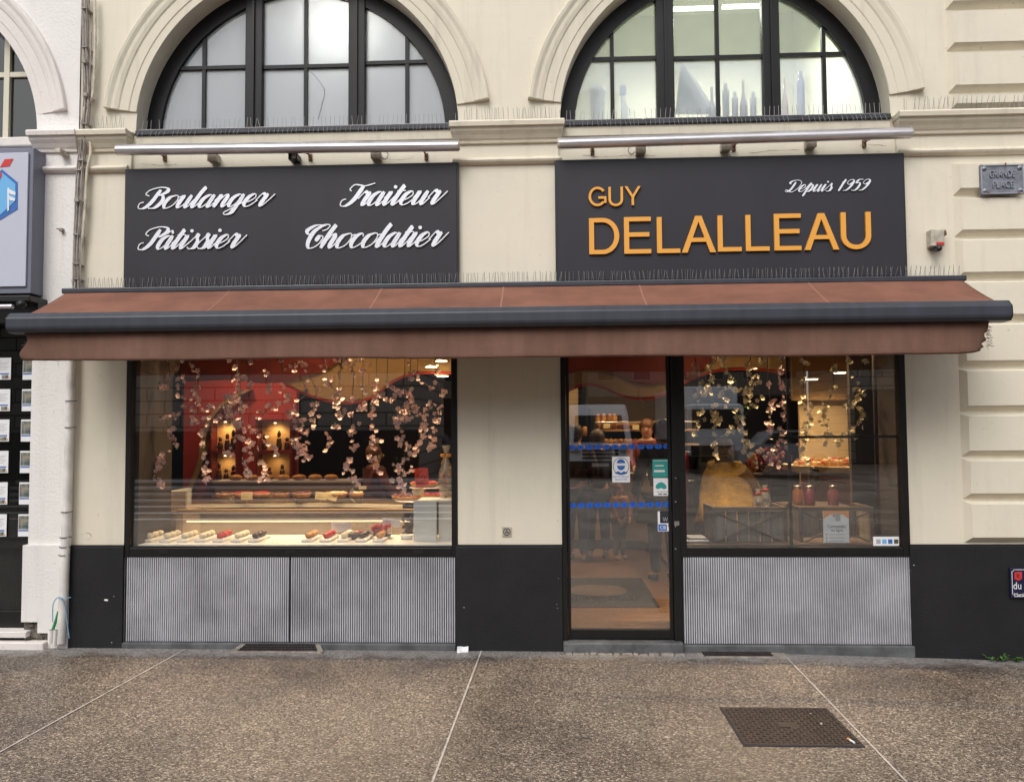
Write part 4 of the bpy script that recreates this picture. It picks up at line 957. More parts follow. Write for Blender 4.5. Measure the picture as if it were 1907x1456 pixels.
o = MB().tube([P(98, 1174, -.085), P(103, 1158, -.08), (P(108, 1138, -.085))], [.012, .010, .006], 8).build('green_tube', 'greenhose'); tag(o, 'green plastic tube sticking up behind the white stub pipes', 'tube')
o = MB().tube(catmull([tuple(P(a, b, -.10)) for a, b in ((98, 1158), (99, 1125), (108, 1112), (117, 1117), (122, 1135), (126, 1165), (129, 1188))], 6)+[], .0035, 6).build('blue_cord', 'bluecord'); tag(o, 'pale blue cord looped over the white conduit pipe', 'cord')
o = MB().tube(catmull([tuple(P(a, b, -.12)) for a, b in ((108, 1112), (120, 1114), (132, 1112))], 6), .003, 6).build('blue_cord_end', 'bluecord'); o.name = 'cord_end'; o.parent = COL.objects['blue_cord']
for px, py, lab in ((116, 286, 'small white camera box on the white pier under the cornice'), (111, 427, 'small grey wall bracket on the white pier beside the cable bundle')):
    q = P(px, py, -.05); t = thing('wall_box', (q.x, -.02, q.z), lab, 'wall box')
    if py < 300: MB().box(q.x-.022, q.x+.022, -.11, -.012, q.z-.014, q.z+.02, .004).build('case', 'greybox', t); MB().tube([(q.x+.03, -.012, q.z-.01), (q.x+.03, -.06, q.z-.01), (q.x+.01, -.07, q.z)], .008, 6).build('arm', 'greybox', t)
    else: MB().box(q.x-.010, q.x+.014, -.045, -.012, q.z-.014, q.z+.012, .004).build('case', 'cable', t); MB().tube([(q.x, -.04, q.z), (q.x-.02, -.055, q.z+.004)], .006, 6).build('arm', 'cable', t)

# ------------------------------------------------------------------ small things on the right pier
t = thing('alarm_box', (2.87, -.03, 3.05), 'small beige alarm box with a red band on the cream pier right of the sign', 'alarm box')
X0, X1, Z0, Z1 = rect(1731, 428, 1756, 460, -.05)
MB().box(X0, X1, -.075, .0, Z0, Z1, .008).build('case', 'greybox', t)
MB().box(X0+.035, X1-.006, -.079, -.0745, Z0+.010, Z0+.028).build('red_band', 'red', t)
s = MB(); s.box(X1-.001, X1+.02, -.07, -.02, Z1-.045, Z1-.015, .004); s.tube([(X1+.01, -.04, Z1-.03), (X1+.022, -.045, Z1-.0)], .005); s.build('bracket', 'rust', t)
q = P(1746, 464, -.09); s = MB(); s.lathe([(.014, -.03), (.019, -.02), (.019, .0), (.012, .04)], q.x+.004, -.09, 14, 'y', q.z); s.box(X0+.02, X0+.05, -.06, -.01, Z0-.018, Z0+.002, .004); s.build('lens_head', 'black', t)

t = thing('street_plaque', (3.05, -.07, 3.5), 'grey zinc street name plaque reading GRANDE PLACE on the rusticated blocks', 'street sign')
X0, X1, Z0, Z1 = rect(1826, 307, 1906, 362, -.07)
MB().box(X0, X1, -.073, -.048, Z0, Z1, .004).build('plate', 'zinc', t)
s = MB()
for a, b, c_, d_ in ((X0, X1, Z1-.010, Z1), (X0, X1, Z0, Z0+.010), (X0, X0+.010, Z0, Z1), (X1-.010, X1, Z0, Z1)): s.box(a, b, -.079, -.0725, c_, d_, .002)
for x in (X0+.026, X1-.026):
    for z in (Z0+.026, Z1-.026): s.lathe([(.017, -.0785), (.016, -.0725)], x, 0, 14, 'y', z); s.lathe([(.008, -.083), (.006, -.0785)], x, 0, 10, 'y', z)
s.build('rim', 'zinclt', t)
hx = (X1-X0); hz_ = (Z1-Z0)
def slab(word, x0, x1, z0, z1):
    text(word, x0, x1, z0, z1, -.0735, 'zinclt', t, 'letters', .010)
slab('GRANDE', X0+.20*hx, X0+.79*hx, Z0+.56*hz_, Z0+.80*hz_); slab('PLACE', X0+.27*hx, X0+.75*hx, Z0+.20*hz_, Z0+.44*hz_)
s = MB()
for x, z in ((X0+.57*hx, Z1-.004), (X0+.15*hx, Z0+.002), (X0+.86*hx, Z0+.002)): s.tube([(x, -.05, z), (x, -.088, z+.008), (x, -.09, z-.014)], .004, 6)
s.pieces('hook', 'rust', t)

t = thing('street_sign', (3.5, -.04, .45), 'navy enamel street name sign on the dark plinth at the right edge of the picture', 'street sign')
X0, X1, Z0, Z1 = rect(1881, 1057, 1928, 1113, -.04)
MB().box(X0, X1, -.045, -.027, Z0, Z1, .003).build('plate', 'enamel', t)
s = MB(); i_ = .010; tt = .0035
for a, b, c_, d_ in ((X0+i_+.014, X1-i_-.014, Z1-i_-tt, Z1-i_), (X0+i_+.014, X1-i_-.014, Z0+i_, Z0+i_+tt), (X0+i_, X0+i_+tt, Z0+i_+.014, Z1-i_-.014), (X1-i_-tt, X1-i_, Z0+i_+.014, Z1-i_-.014)): s.box(a, b, -.0465, -.0452, c_, d_)
for cx_, cz_, a_ in ((X0+i_, Z1-i_, -90), (X0+i_, Z0+i_, 0), (X1-i_, Z1-i_, 180), (X1-i_, Z0+i_, 90)):
    s.tube([(cx_+.0155*math.cos(R(a_+k*15)), -.0458, cz_+.0155*math.sin(R(a_+k*15))) for k in range(7)], .0017, 5)
s.build('border', 'paper', t)
pp([(1889, 1065), (1903, 1064), (1903, 1077), (1897, 1081), (1889, 1078)], -.0455, 'red', 'crest', t)
q = P(1896, 1072, -.05); MB().tube([(q.x-.01, -.049, q.z+.012), (q.x+.008, -.049, q.z+.008), (q.x-.008, -.049, q.z-.002), (q.x+.008, -.049, q.z-.012)], .003, 5).build('crest_figure', 'ink', t)
X, _, Zb, Zt = rect(1887, 1084, 1990, 1097, -.046); text('du M', X, X+.118, Zb+.001, Zt+.002, -.046, 'paper', t, 'street_name', .001)
X, _, Zb, Zt = rect(1889, 1104, 1990, 1110, -.046); text('Marécha', X, X+.115, Zb, Zt, -.046, 'paper', t, 'small_text', .001)

t = thing('wall_vent', (-.3, 0, .86), 'small round patterned tile set in the cream centre pillar above the plinth', 'wall tile')
X0, X1, Z0, Z1 = rect(935, 981, 953, 999, -.008); cxv, czv = (X0+X1)/2, (Z0+Z1)/2
MB().box(X0, X1, -.008, .01, Z0, Z1, .002).build('plate', 'greybox', t)
s = MB(); s.tube([(cxv+.024*math.cos(R(a)), -.009, czv+.024*math.sin(R(a))) for a in range(0, 375, 15)], .003, 5)
for a in (90, 210, 330): s.lathe([(.006, -.0105), (.005, -.008)], cxv+.009*math.cos(R(a)), 0, 8, 'y', czv+.009*math.sin(R(a)))
s.build('ring', 'ink', t)

# paint chips on the plinth
s = MB(); g_ = random.Random(4)
for px, py, w_ in ((198, 1117, 9), (1302, 0, 0), (864, 1131, 2), (208, 1196, 2), (212, 1110, 2), (1037, 1125, 1.5), (1038, 1132, 1.5), (1040, 1077, 1.5), (1702, 1052, 3), (1695, 1062, 1.5)):
    if w_ == 0: continue
    q = P(px, py, -.026); r_ = w_/253/2
    s.prism([(q.x+r_*math.cos(a)*g_.uniform(.7, 1.1), q.z+r_*.5*math.sin(a)*g_.uniform(.7, 1.1)) for a in [k*math.pi/4 for k in range(8)]], -.0263, -.0251)
s.pieces('paint_chip', 'white_render', bld)

# ------------------------------------------------------------------ things on the ground
t = thing('manhole_cover', (1.3, -1.38, 0), 'brown cast iron rectangular manhole cover in the pavement', 'manhole cover')
v0 = [(1.005, -1.12), (1.605, -1.115), (1.600, -1.655), (.995, -1.65)]
zt_ = gz(1.3)
s = MB(); s.box(.998, 1.605, -1.655, -1.115, zt_-.03, zt_+.005); s.build('frame', 'joint' if False else 'ink', t)
s = MB(); s.box(1.008, 1.596, -1.645, -1.125, zt_-.02, zt_+.0075, .003); s.build('plate', 'iron', t)
s = MB(); g_ = random.Random(8)
for i in range(22):
    for j in range(19):
        x = 1.03+i*.0262; y = -1.62+j*.0262
        if abs(i-11) < 2 and abs(j-9) < 2: continue
        if (i+j) % 2: s.box(x-.010, x+.010, y-.0035, y+.0035, zt_+.007, zt_+.0105)
        else: s.box(x-.0035, x+.0035, y-.010, y+.010, zt_+.007, zt_+.0105)
s.box(1.25, 1.31, -1.42, -1.36, zt_+.007, zt_+.0112, .002)
s.build('tread_pattern', 'iron', t)
s = MB(); s.lathe([(.011, 0), (.008, .0115)], 1.49, -1.36, 10, 'z', zt_); s.lathe([(.008, 0), (.006, .0115)], 1.48, -1.22, 10, 'z', zt_); s.pieces('lifting_stud', 'steel', t)
t = thing('cellar_grate', (-1.93, -.07, 0), 'iron cellar grate in a concrete surround under the left ribbed panel', 'grate', 'cellar grates at the wall foot')
s = MB(); v = [(-2.28, -.115, .0), (-1.60, -.115, .0), (-1.66, -.03, .045), (-2.21, -.03, .045), (-2.26, -.10, .018), (-1.62, -.10, .018)]
s.box(-2.27, -1.60, -.125, -.10, -.01, .018, .006); s.add([(-2.27, -.10, -.01), (-2.23, -.10, .018), (-2.19, -.032, .045), (-2.23, -.032, .045), (-2.27, -.10, .018), (-2.23, -.032, -.01)], [(0, 1, 4), (4, 1, 2, 3), (0, 4, 3, 5)])
s.add([(-1.60, -.10, -.01), (-1.64, -.10, .018), (-1.68, -.032, .045), (-1.64, -.032, .045), (-1.60, -.10, .018), (-1.64, -.032, -.01)], [(0, 1, 4), (4, 1, 2, 3), (0, 4, 3, 5)])
s.build('surround', 'concrete', t)
s = MB()
s.add([(-2.23, -.10, .012), (-1.64, -.10, .012), (-1.68, -.031, .038), (-2.19, -.031, .038)], [(0, 1, 2, 3)]); s.build('recess', 'ink', t)
s = MB()
for i in range(24):
    x = -2.22+i*.0245; s.tube([(x, -.10, .020), (x+(.035 if x < -1.93 else .0)-(i/23)*.035+.0, -.031, .046)], .004, 4)
for k in range(4): s.tube([(-2.225+.01*k, -.10+k*.022, .0215+k*.0085), (-1.645-.01*k, -.10+k*.022, .0215+k*.0085)], .0035, 4)
s.build('bars', 'iron', t)
t = thing('cellar_grate', (1.38, -.07, 0), 'black iron cellar grate in broken concrete under the right ribbed panel', 'grate', 'cellar grates at the wall foot')
z_ = gz(1.38)
s = MB(); s.box(1.08, 1.70, -.15, -.115, z_-.02, z_+.006, .004); s.box(1.08, 1.12, -.115, -.03, z_-.02, z_+.004, .004); s.box(1.60, 1.70, -.115, -.03, z_-.02, z_+.006, .004); s.build('surround', 'concrete', t)
MB().box(1.12, 1.60, -.115, -.03, z_-.01, z_+.0045).build('recess', 'ink', t)
s = MB()
for i in range(20): s.tube([(1.13+i*.0243, -.115, z_+.009), (1.13+i*.0243, -.032, z_+.009)], .003, 4)
for k in range(4): s.tube([(1.12, -.11+k*.024, z_+.010), (1.60, -.11+k*.024, z_+.010)], .003, 4)
s.build('bars', 'iron', t)
# scrap of paper, cigarette end, weeds
o = MB(); pts = [(-.05, 0), (-.03, .018), (.0, .026), (.03, .024), (.028, .016), (.0, .017), (-.02, .008), (-.035, -.004)]
o.add([(-.585+x, -.055+y*1.0, .012+abs(x)*.2+(.02 if k < 5 else 0)) for k, (x, y) in enumerate(pts)]+[(-.585+x, -.075+y, .002) for x, y in pts], [(0, 1, 6, 7), (1, 2, 5, 6), (2, 3, 4, 5)]+[(k, (k+1) % 8, (k+1) % 8+8, k+8) for k in range(8)])
tag(o.build('paper_scrap', 'paper'), 'crumpled white scrap of paper on the pavement by the centre plinth', 'litter')
t = thing('cigarette_end', (1.56, -1.60, zt_), 'orange and white cigarette end lying on the manhole cover corner', 'litter')
MB().tube([(1.548, -1.575, zt_+.013), (1.553, -1.592, zt_+.013)], .0055, 8).build('filter', 'orange', t)
MB().tube([(1.553, -1.592, zt_+.013), (1.562, -1.628, zt_+.013)], .0055, 8).build('paper', 'paper', t)
def weed(x, y, n, sz, lab, seed):
    g_ = random.Random(seed); z = gz(x); t = thing('weed', (x, y, z), lab, 'weed'); s = MB(); st = MB()
    for i in range(n):
        a = g_.uniform(0, 2*math.pi); l = sz*g_.uniform(.5, 1); h = sz*g_.uniform(.3, .8)
        p = Vector((x, y, z)); q = Vector((x+l*math.cos(a)*1.4, y-abs(l*math.sin(a))*.8, z+h))
        st.tube([p, (p+q)/2+Vector((0, 0, sz*.15)), q], .0012, 4)
        for k in range(4):
            c_ = p.lerp(q, .4+.2*k)+Vector((g_.uniform(-.01, .01), g_.uniform(-.01, .01), g_.uniform(0, .012))); d = Vector((g_.uniform(-1, 1), g_.uniform(-1, 1), g_.uniform(-.1, .6))).normalized()*.014*g_.uniform(.7, 1.2); e = d.cross(Vector((0, 0, 1))).normalized()*.006
            s.add([c_-d, c_+e, c_+d, c_-e], [(0, 1, 2, 3)])
    s.build('leaves', 'leaf', t); st.build('stems', 'leaf', t)
weed(3.17, -.05, 16, .06, 'small green weed at the foot of the dark plinth, left one of two', 3)
weed(3.29, -.05, 12, .05, 'small green weed at the foot of the dark plinth, right one of two', 6)

# ------------------------------------------------------------------ inside the shop: hanging wavy panels
def wave_panel(pts_low, ytop_px, Y, m, name, parent, th=.02):
    """pts_low: px points of the lower edge; closed along a straight upper edge"""
    lo = catmull(pts_low, 6); poly = [(P(a, b, Y).x, P(a, b, Y).z) for a, b in lo]
    zt_ = 2.9 if ytop_px is None else P(lo[0][0], ytop_px, Y).z
    v = []; f = []
    for x, z in poly: v += [(x, Y, z), (x, Y, zt_), (x, Y+th, z), (x, Y+th, zt_)]
    for i in range(len(poly)-1):
        o = i*4; f += [(o, o+4, o+5, o+1), (o+2, o+3, o+7, o+6), (o, o+2, o+6, o+4)]
    return MB().add(v, f).build(name, m, parent)
waveL = [(345, 800), (400, 765), (470, 725), (530, 712), (580, 735), (640, 748), (690, 738), (735, 706), (780, 692), (850, 692)]
redL = [(335, 712), (420, 708), (500, 714), (560, 703), (610, 685), (650, 660), (700, 640)]
wp = thing('wavy_ceiling_panel', (-1.9, 1.3, 2.4), 'golden wavy panel with red edge hanging above the left window display', 'ceiling panel')
wave_panel([(x, y+5) for x, y in waveL[3:]], None, 1.30, 'redtrim', 'red_edge', wp, .01); wave_panel(waveL[3:], None, 1.285, 'creamwave', 'golden_layer', wp, .012); wave_panel(redL, None, 1.26, 'redwall', 'red_layer', wp, .012)
waveD = [(1048, 735), (1065, 722), (1090, 714), (1120, 717), (1150, 731), (1180, 739), (1215, 738), (1245, 728), (1290, 702), (1340, 687), (1400, 684), (1470, 692)]
redD = [(1048, 702), (1075, 691), (1110, 688), (1145, 694), (1180, 710), (1210, 716), (1250, 708), (1300, 694), (1330, 670), (1360, 655)]
wp = thing('wavy_ceiling_panel', (.6, 1.6, 2.4), 'golden wavy panel under a dark red one behind the door glass', 'ceiling panel')
wave_panel([(x, y+5) for x, y in waveD], None, 1.60, 'redtrim', 'red_edge', wp, .01); wave_panel(waveD, None, 1.585, 'creamwave', 'golden_layer', wp, .012); wave_panel(redD, None, 1.56, 'redwall', 'red_layer', wp, .012)
# golden corner ceiling behind the right window
wp = thing('side_panel', (1.9, 2.6, 2.2), 'golden cream partition behind the blossoms in the right window', 'partition')
X0, X1, Z0, Z1 = rect(1475, 660, 1588, 745, 2.6); MB().box(X0, X1, 2.6, 2.65, Z0, 2.9).build('panel', 'creamwave', wp)
X0, X1, Z0, Z1 = rect(1478, 745, 1565, 812, 2.9); MB().box(X0, X1, 2.7, 2.75, FL, Z1).build('lower_panel', 'ceil', wp)
o = thing('door_post', (2.3, .8, 0), 'slim dark post behind the right window beside the partition', 'post')
X0, X1, Z0, Z1 = rect(1588, 660, 1600, 1000, .9); MB().box(X0, X1, .9, .95, FL, 2.9).build('post', 'frame', o); s = MB(); s.prect(1599, 870, 1604, 915, .86, .90); s.build('handle', 'steel', o)

# red wall and lit niches behind the left window
rw = thing('red_wall_panel', (-2.1, 3.4, 0), 'tall red wall panel with lit golden niches behind the left window', 'wall panel')
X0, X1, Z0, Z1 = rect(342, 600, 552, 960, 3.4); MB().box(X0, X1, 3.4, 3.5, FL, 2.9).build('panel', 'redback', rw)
arc = catmull([(462, 726), (420, 748), (392, 778), (378, 820), (374, 855), (362, 890), (340, 930)], 5)
v = []
for i, (a, b) in enumerate(arc):
    p0, p1 = P(a-5, b, 3.3), P(a+5, b, 3.3); v += [tuple(p0), tuple(p1), (p0.x, 3.4, p0.z), (p1.x, 3.4, p1.z)]
MB().add(v, [q for i in range(len(arc)-1) for o in (i*4,) for q in ((o, o+1, o+5, o+4), (o, o+4, o+6, o+2), (o+1, o+3, o+7, o+5))]).build('curved_rib', 'creamwave', rw)
def niche(x0, y0, x1, y1):
    a, b, c, d = rect(x0, y0, x1, y1, 3.25); s = MB()
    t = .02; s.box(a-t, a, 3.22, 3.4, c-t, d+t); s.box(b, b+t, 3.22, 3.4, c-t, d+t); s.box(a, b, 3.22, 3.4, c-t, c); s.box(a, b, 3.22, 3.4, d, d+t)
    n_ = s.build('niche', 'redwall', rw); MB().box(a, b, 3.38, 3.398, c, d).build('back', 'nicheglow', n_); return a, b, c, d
nid = [niche(396, 782, 440, 838), niche(481, 784, 541, 838), niche(396, 845, 440, 895), niche(481, 845, 541, 890)]
def spot(loc, energy, col=(1, .70, .38), r=.03, name='spot_lamp', label=None, size=R(120), aim=(0, 0, -1)):
    t = thing('ceiling_downlight', loc, label, 'ceiling light', 'warm ceiling downlights')
    s = MB(); s.lathe([(r*1.5, .0), (r*1.5, .012), (r*1.15, .012)], loc[0], loc[1], 16, 'z', loc[2]); s.build('housing', 'steel', t)
    s = MB(); s.lathe([(r*1.1, -.002), (r*1.1, .004), (r*.5, .006)], loc[0], loc[1], 16, 'z', loc[2]-.004); s.build('lens', 'lampwarm', t)
    ld = bpy.data.lights.new('lamp', 'SPOT'); ld.energy = energy; ld.color = col; ld.spot_size = size; ld.spot_blend = .8; ld.shadow_soft_size = .05
    lo = bpy.data.objects.new('lamp', ld); COL.objects.link(lo); lo.location = (loc[0], loc[1], loc[2]-.02); lo.rotation_euler = Vector(aim).to_track_quat('-Z', 'Y').to_euler()
    return t
for (a, b, c, d), e, nm in ((nid[0], 4, 'upper left niche'), (nid[1], 4, 'upper right niche'), (nid[2], 2, 'lower left niche'), (nid[3], 1.2, 'lower right niche')):
    spot(((a+b)/2, 3.27, d-.02), e*.8, r=.012, label='tiny warm lamp set in the '+nm+' of the red wall', size=R(150), aim=(0, .3, -1))
# chocolate figures and gift bags in the niches
for k, ((a, b, c, d), xs_) in enumerate(((nid[0], (.25, .55, .8)), (nid[1], (.15, .6, .85)), (nid[2], (.2, .5, .8)), (nid[3], (.3, .7)))):
    for j, u in enumerate(xs_):
        x = a+(b-a)*u; z = c; h = (d-c)*(.45+.12*((j+k) % 3))
        pos = ('upper left', 'upper right', 'lower left', 'lower right')[k]
        t = thing('chocolate_figure', (x, 3.3, z), '%s dark chocolate figure from the left in the %s red niche' % (ORD[j], pos), 'chocolate', 'chocolate figures in the red niches')
        s = MB(); s.lathe([(.028, 0), (.034, h*.2), (.026, h*.55), (.012, h*.62)], x, 3.3, 10, 'z', z); s.blob((x, 3.3, z+h*.78), (.024, .02, h*.22), 8); s.build('body', 'choc', t)
        MB().tube([(x-.02, 3.275, z+h*.62), (x, 3.27, z+h*.58), (x+.02, 3.275, z+h*.62)], .005, 5).build('ribbon', 'orange' if j % 2 else 'redtrim', t)
# round dark hanging ball at the top left
t = thing('hanging_ball', (0, 0, 0), 'large dark round ball hanging at the top left of the left window', 'decoration')
q = P(306, 680, .7); MB().blob(q, (.125, .125, .105), 20, .03).build('ball', 'hair', t); MB().tube([q, (q.x, q.y, 2.9)], .003, 5).build('cord', 'ink', t)

# ------------------------------------------------------------------ counters and display cases, left window
WZ = .742+.012
t = thing('case_light', (-1.9, .47, .95), 'warm light strip under the rail of the steamed glass case', 'strip light')
MB().box(-2.9, -1.0, .508, .53, P(600, 972, .5).z-.0, P(600, 972, .5).z+.012).build('strip', 'stripglow', t)
ld = bpy.data.lights.new('lamp', 'AREA'); ld.shape = 'RECTANGLE'; ld.size = 1.9; ld.size_y = .04; ld.energy = 4.0; ld.color = (1, .70, .40); lo = bpy.data.objects.new('lamp', ld); COL.objects.link(lo); lo.location = (-1.95, .56, P(600, 972, .5).z+.0)
t = thing('window_bench', (-1.9, .3, FL), 'white window shelf with a steamed glass case along the foot of the left window', 'display shelf')
MB().box(-3.06, -.68, .06, .58, FL, WZ, .004).build('shelf', 'whitelam', t)
X0, X1, Z0, Z1 = rect(262, 972, 745, 1012, .40); 
o = MB().box(-2.98, P(745, 1000, .3).x, .50, .506, WZ, Z1+.06); o.build('steamed_pane', 'steam', t)
MB().box(-2.98, P(770, 1000, .5).x, .50, .54, Z1+.06, Z1+.09, .004).build('top_rail', 'creamwave', t)
# doilies with cakes behind the steamed glass
px = 268; k = 0
while px < 720:
    if not (515 < px < 560): 
        q = P(px, 1008, .40); t = thing('cake_doily', (q.x, .40, WZ), '%s doily from the left holding small cakes in the steamed case' % ORD[k], 'cake', 'cakes on doilies in the steamed case')
        MB().box(q.x-.042, q.x+.042, .16, .44, WZ+.001, WZ+.022, .006).build('doily', 'doily', t)
        s = MB()
        for j in range(3): s.blob((q.x, .22+.08*j, WZ+.045), (.032, .032, .024), 8)
        s.build('cake', ('pastry', 'berry', 'creamtop', 'choc')[k % 4 if px > 420 else 2], t)
        k += 1
    px += 32
# tiered glass counter
t = thing('cake_counter', (-1.8, 1.2, FL), 'long curved glass cake counter with cream edge behind the left window', 'display counter')
def counter_curve(pts, Y0, Y1, zt, zb, m, name):
    pass
ctr = catmull([(262, 968), (340, 958), (460, 968), (560, 974), (640, 972), (700, 962), (750, 946)], 6)
v = []; n_ = len(ctr)
for i, (a, b) in enumerate(ctr):
    y = .95+.18*math.sin(i/(n_-1)*math.pi); p = P(a, b, y); v += [(p.x, y, .93), (p.x, y, .955), (p.x, y+.42, .955), (p.x, y+.42, .93)]
MB().add(v, [(i*4+j, i*4+(j+1) % 4, i*4+4+(j+1) % 4, i*4+4+j) for i in range(n_-1) for j in range(4)]).build('countertop', 'darkcounter', t)
v = [q for i in range(n_) for q in ((v[i*4][0], v[i*4][1]-.022, .925), (v[i*4][0], v[i*4][1]-.022, .957), (v[i*4][0], v[i*4][1]-.001, .957), (v[i*4][0], v[i*4][1]-.001, .925))]
MB().add(v, [(i*4+j, i*4+(j+1) % 4, i*4+4+(j+1) % 4, i*4+4+j) for i in range(n_-1) for j in range(4)]).build('cream_edge', 'creamtop', t)
v = []
for i, (a, b) in enumerate(ctr):
    y = .97+.18*math.sin(i/(n_-1)*math.pi); p = P(a, b, y); v += [(p.x, y, FL), (p.x, y, .925), (p.x, y+.38, .925), (p.x, y+.38, FL)]
MB().add(v, [(i*4+j, i*4+(j+1) % 4, i*4+4+(j+1) % 4, i*4+4+j) for i in range(n_-1) for j in range(4)]).build('body', 'darkcounter', t)
a = P(385, 950, 1.15); b = P(690, 950, 1.15)
MB().box(a.x-.1, b.x+.08, 1.05, 1.40, 1.005, 1.013).build('glass_shelf', 'caseglass', t)
s = MB()
for px in (425, 545, 650): q = P(px, 955, 1.2); s.tube([(q.x+.05, 1.2, .955), (q.x, 1.2, 1.005)], .008, 6)
s.pieces('shelf_bracket', 'steel', t)
SHZ = 1.014
def tart(px, Y, rx, top, label, z=SHZ, h=.03, group='tarts on the glass shelf'):
    q = P(px, 940, Y); t = thing('fruit_tart', (q.x, Y, z), label, 'tart', group)
    MB().lathe([(rx*.86, 0), (rx, h), (rx*.97, h+.004), (rx*.9, h*.8)], q.x, Y, 18, 'z', z).build('crust', 'pastry', t)
    s = MB(); g_ = random.Random(int(px)); 
    for i in range(34):
        a = g_.uniform(0, 6.28); r_ = rx*.86*math.sqrt(g_.random()); s.blob((q.x+r_*math.cos(a), Y+r_*math.sin(a), z+h+.006), (rx*.14, rx*.14, .011), 6)
    s.build('topping', top, t)
tart(418, 1.15, .075, 'plum', 'dark plum tart, leftmost on the glass shelf of the left window')
tart(452, 1.15, .085, 'berry', 'bright red berry tart left of the cream price tag')
tart(486, 1.15, .08, 'berry', 'bright red berry tart right of the cream price tag')
tart(522, 1.15, .075, 'choc', 'dark glazed tart between the red berry tarts and the almond tart')
tart(562, 1.15, .085, 'plum', 'flat brown fruit tart left of the cream topped tart')
tart(628, 1.12, .09, 'creamtop', 'cream topped tart with red specks, larger of the two pale tarts')
tart(664, 1.12, .065, 'creamtop', 'cream topped tart, smaller of the two pale tarts')
tart(762, .80, .15, 'plum', 'large plum tart on the stand behind the white block', z=1.02, group='tarts on the right stand')
tart(806, .70, .12, 'berry', 'glazed red fruit tart on the lower tier by the cellophane bag', z=1.035, group='tarts on the right stand')
tart(790, .85, .12, 'berry', 'glazed red fruit tart on the upper tier under the red card', z=1.12, group='tarts on the right stand')
t = thing('cake_stand', (-.85, .75, WZ), 'two tier cake stand behind the white block in the left window', 'cake stand')
s = MB(); qx = P(790, 940, .8).x
s.lathe([(.21, 0), (.21, .006)], qx-.03, .78, 24, 'z', 1.012); s.lathe([(.15, 0), (.15, .006)], qx+.02, .84, 24, 'z', 1.112); s.lathe([(.02, 0), (.02, .36)], qx, .80, 10, 'z', WZ); s.lathe([(.1, 0), (.1, .01)], qx, .8, 18, 'z', WZ); s.build('plates', 'whitelam', t)
for (x0, y0, x1, y1, Y, lab) in ((770, 932, 812, 1011, .22, 'plain white display block, left face, at the right end of the left window'),):
    X0, X1, Z0, Z1 = rect(x0, y0, x1, y1, Y); t = thing('display_block', (X0, Y, WZ), 'tall white display block at the right end of the left window', 'display block')
    MB().box(X0, X1, Y, Y+.04, WZ, Z1, .002).build('front_board', 'whitelam', t); MB().box(X1+.012, P(846, 970, Y+.1).x, Y+.06, Y+.09, WZ, Z1, .002).build('rear_board', 'whitelam', t); MB().box(X0+.02, -.70, Y+.04, Y+.30, Z1-.018, Z1-.001).build('top_board', 'whitelam', t)
X0, X1, Z0, Z1 = rect(302, 916, 341, 973, .75); t = thing('display_block', (X0, .75, FL), 'white display block standing left of the glass cake counter', 'display block')
MB().box(X0, X0+.045, .75, 1.2, .93, Z1, .002).build('side_board', 'whitelam', t); MB().box(X0+.045, X1, .80, .83, .93, Z1-.0, .002).build('rear_board', 'counter', t); MB().box(X0, X1, .75, 1.2, FL, .93).build('base', 'counter', t)
for (x0, y0, x1, y1, Y, m, tilt, lab) in ((449, 916, 470, 930, 1.05, 'tag', 0, 'small cream price tag standing among the red berry tarts'), (587, 916, 608, 930, 1.05, 'tag', .1, 'cream price tag, left one of the overlapping pair above the pale tarts'), (606, 917, 628, 931, 1.04, 'tag', .3, 'cream price tag, right one of the overlapping pair above the pale tarts'),
                                       (768, 909, 789, 922, .62, 'tag', -.2, 'cream price tag leaning below the red numbered card'), (617, 973, 654, 990, .46, 'doily', 0, 'pale price card in the steamed case above the red cakes'), (712, 966, 745, 980, .40, 'doily', .15, 'white price card beside the strawberries'), (668, 905, 682, 911, 1.3, 'tag', 0, 'small golden price tag beside the clerk in maroon')):
    X0, X1, Z0, Z1 = rect(x0, y0, x1, y1, Y); t = thing('price_tag', ((X0+X1)/2, Y, Z0), lab, 'price tag', 'price tags in the left window')
    c_, s_ = math.cos(tilt), math.sin(tilt); cx_, cz_ = (X0+X1)/2, (Z0+Z1)/2; hx_, hz2 = (X1-X0)/2, (Z1-Z0)/2
    MB().prism([(cx_+a*hx_*c_+b*hz2*s_, cz_-a*hx_*s_+b*hz2*c_) for a, b in ((-1, -1), (1, -1), (1, 1), (-1, 1))], Y, Y+.003).build('card', m, t)
    s = MB()
    for k in range(3): s.box(cx_-hx_*.6, cx_+hx_*(.5-.2*k), Y-.001, Y, cz_+hz2*(.4-.4*k), cz_+hz2*(.48-.4*k))
    s.build('writing', 'grey', t); MB().tube([(cx_, Y+.005, cz_), (cx_, Y+.005, max(WZ, Z0-.10))], .0018, 5).build('pin', 'steel', t)
t = thing('number_card', (-.9, .6, 1.0), 'red card with a handwritten black mark standing behind the cake stand', 'sign card')
Y = .60; pp([(771, 872), (797, 871), (799, 902), (775, 909)], Y, 'redtrim', 'card', t, .003)
s = MB(); s.tube(catmull([tuple(P(a, b, Y-.006)) for a, b in ((784, 876), (779, 884), (776, 893), (781, 900), (789, 896), (791, 888), (785, 886), (780, 893))], 5), .0028, 5); s.tube([P(782, 880, Y-.006), P(787, 875, Y-.006)], .0028, 5); s.build('handwriting', 'ink', t)
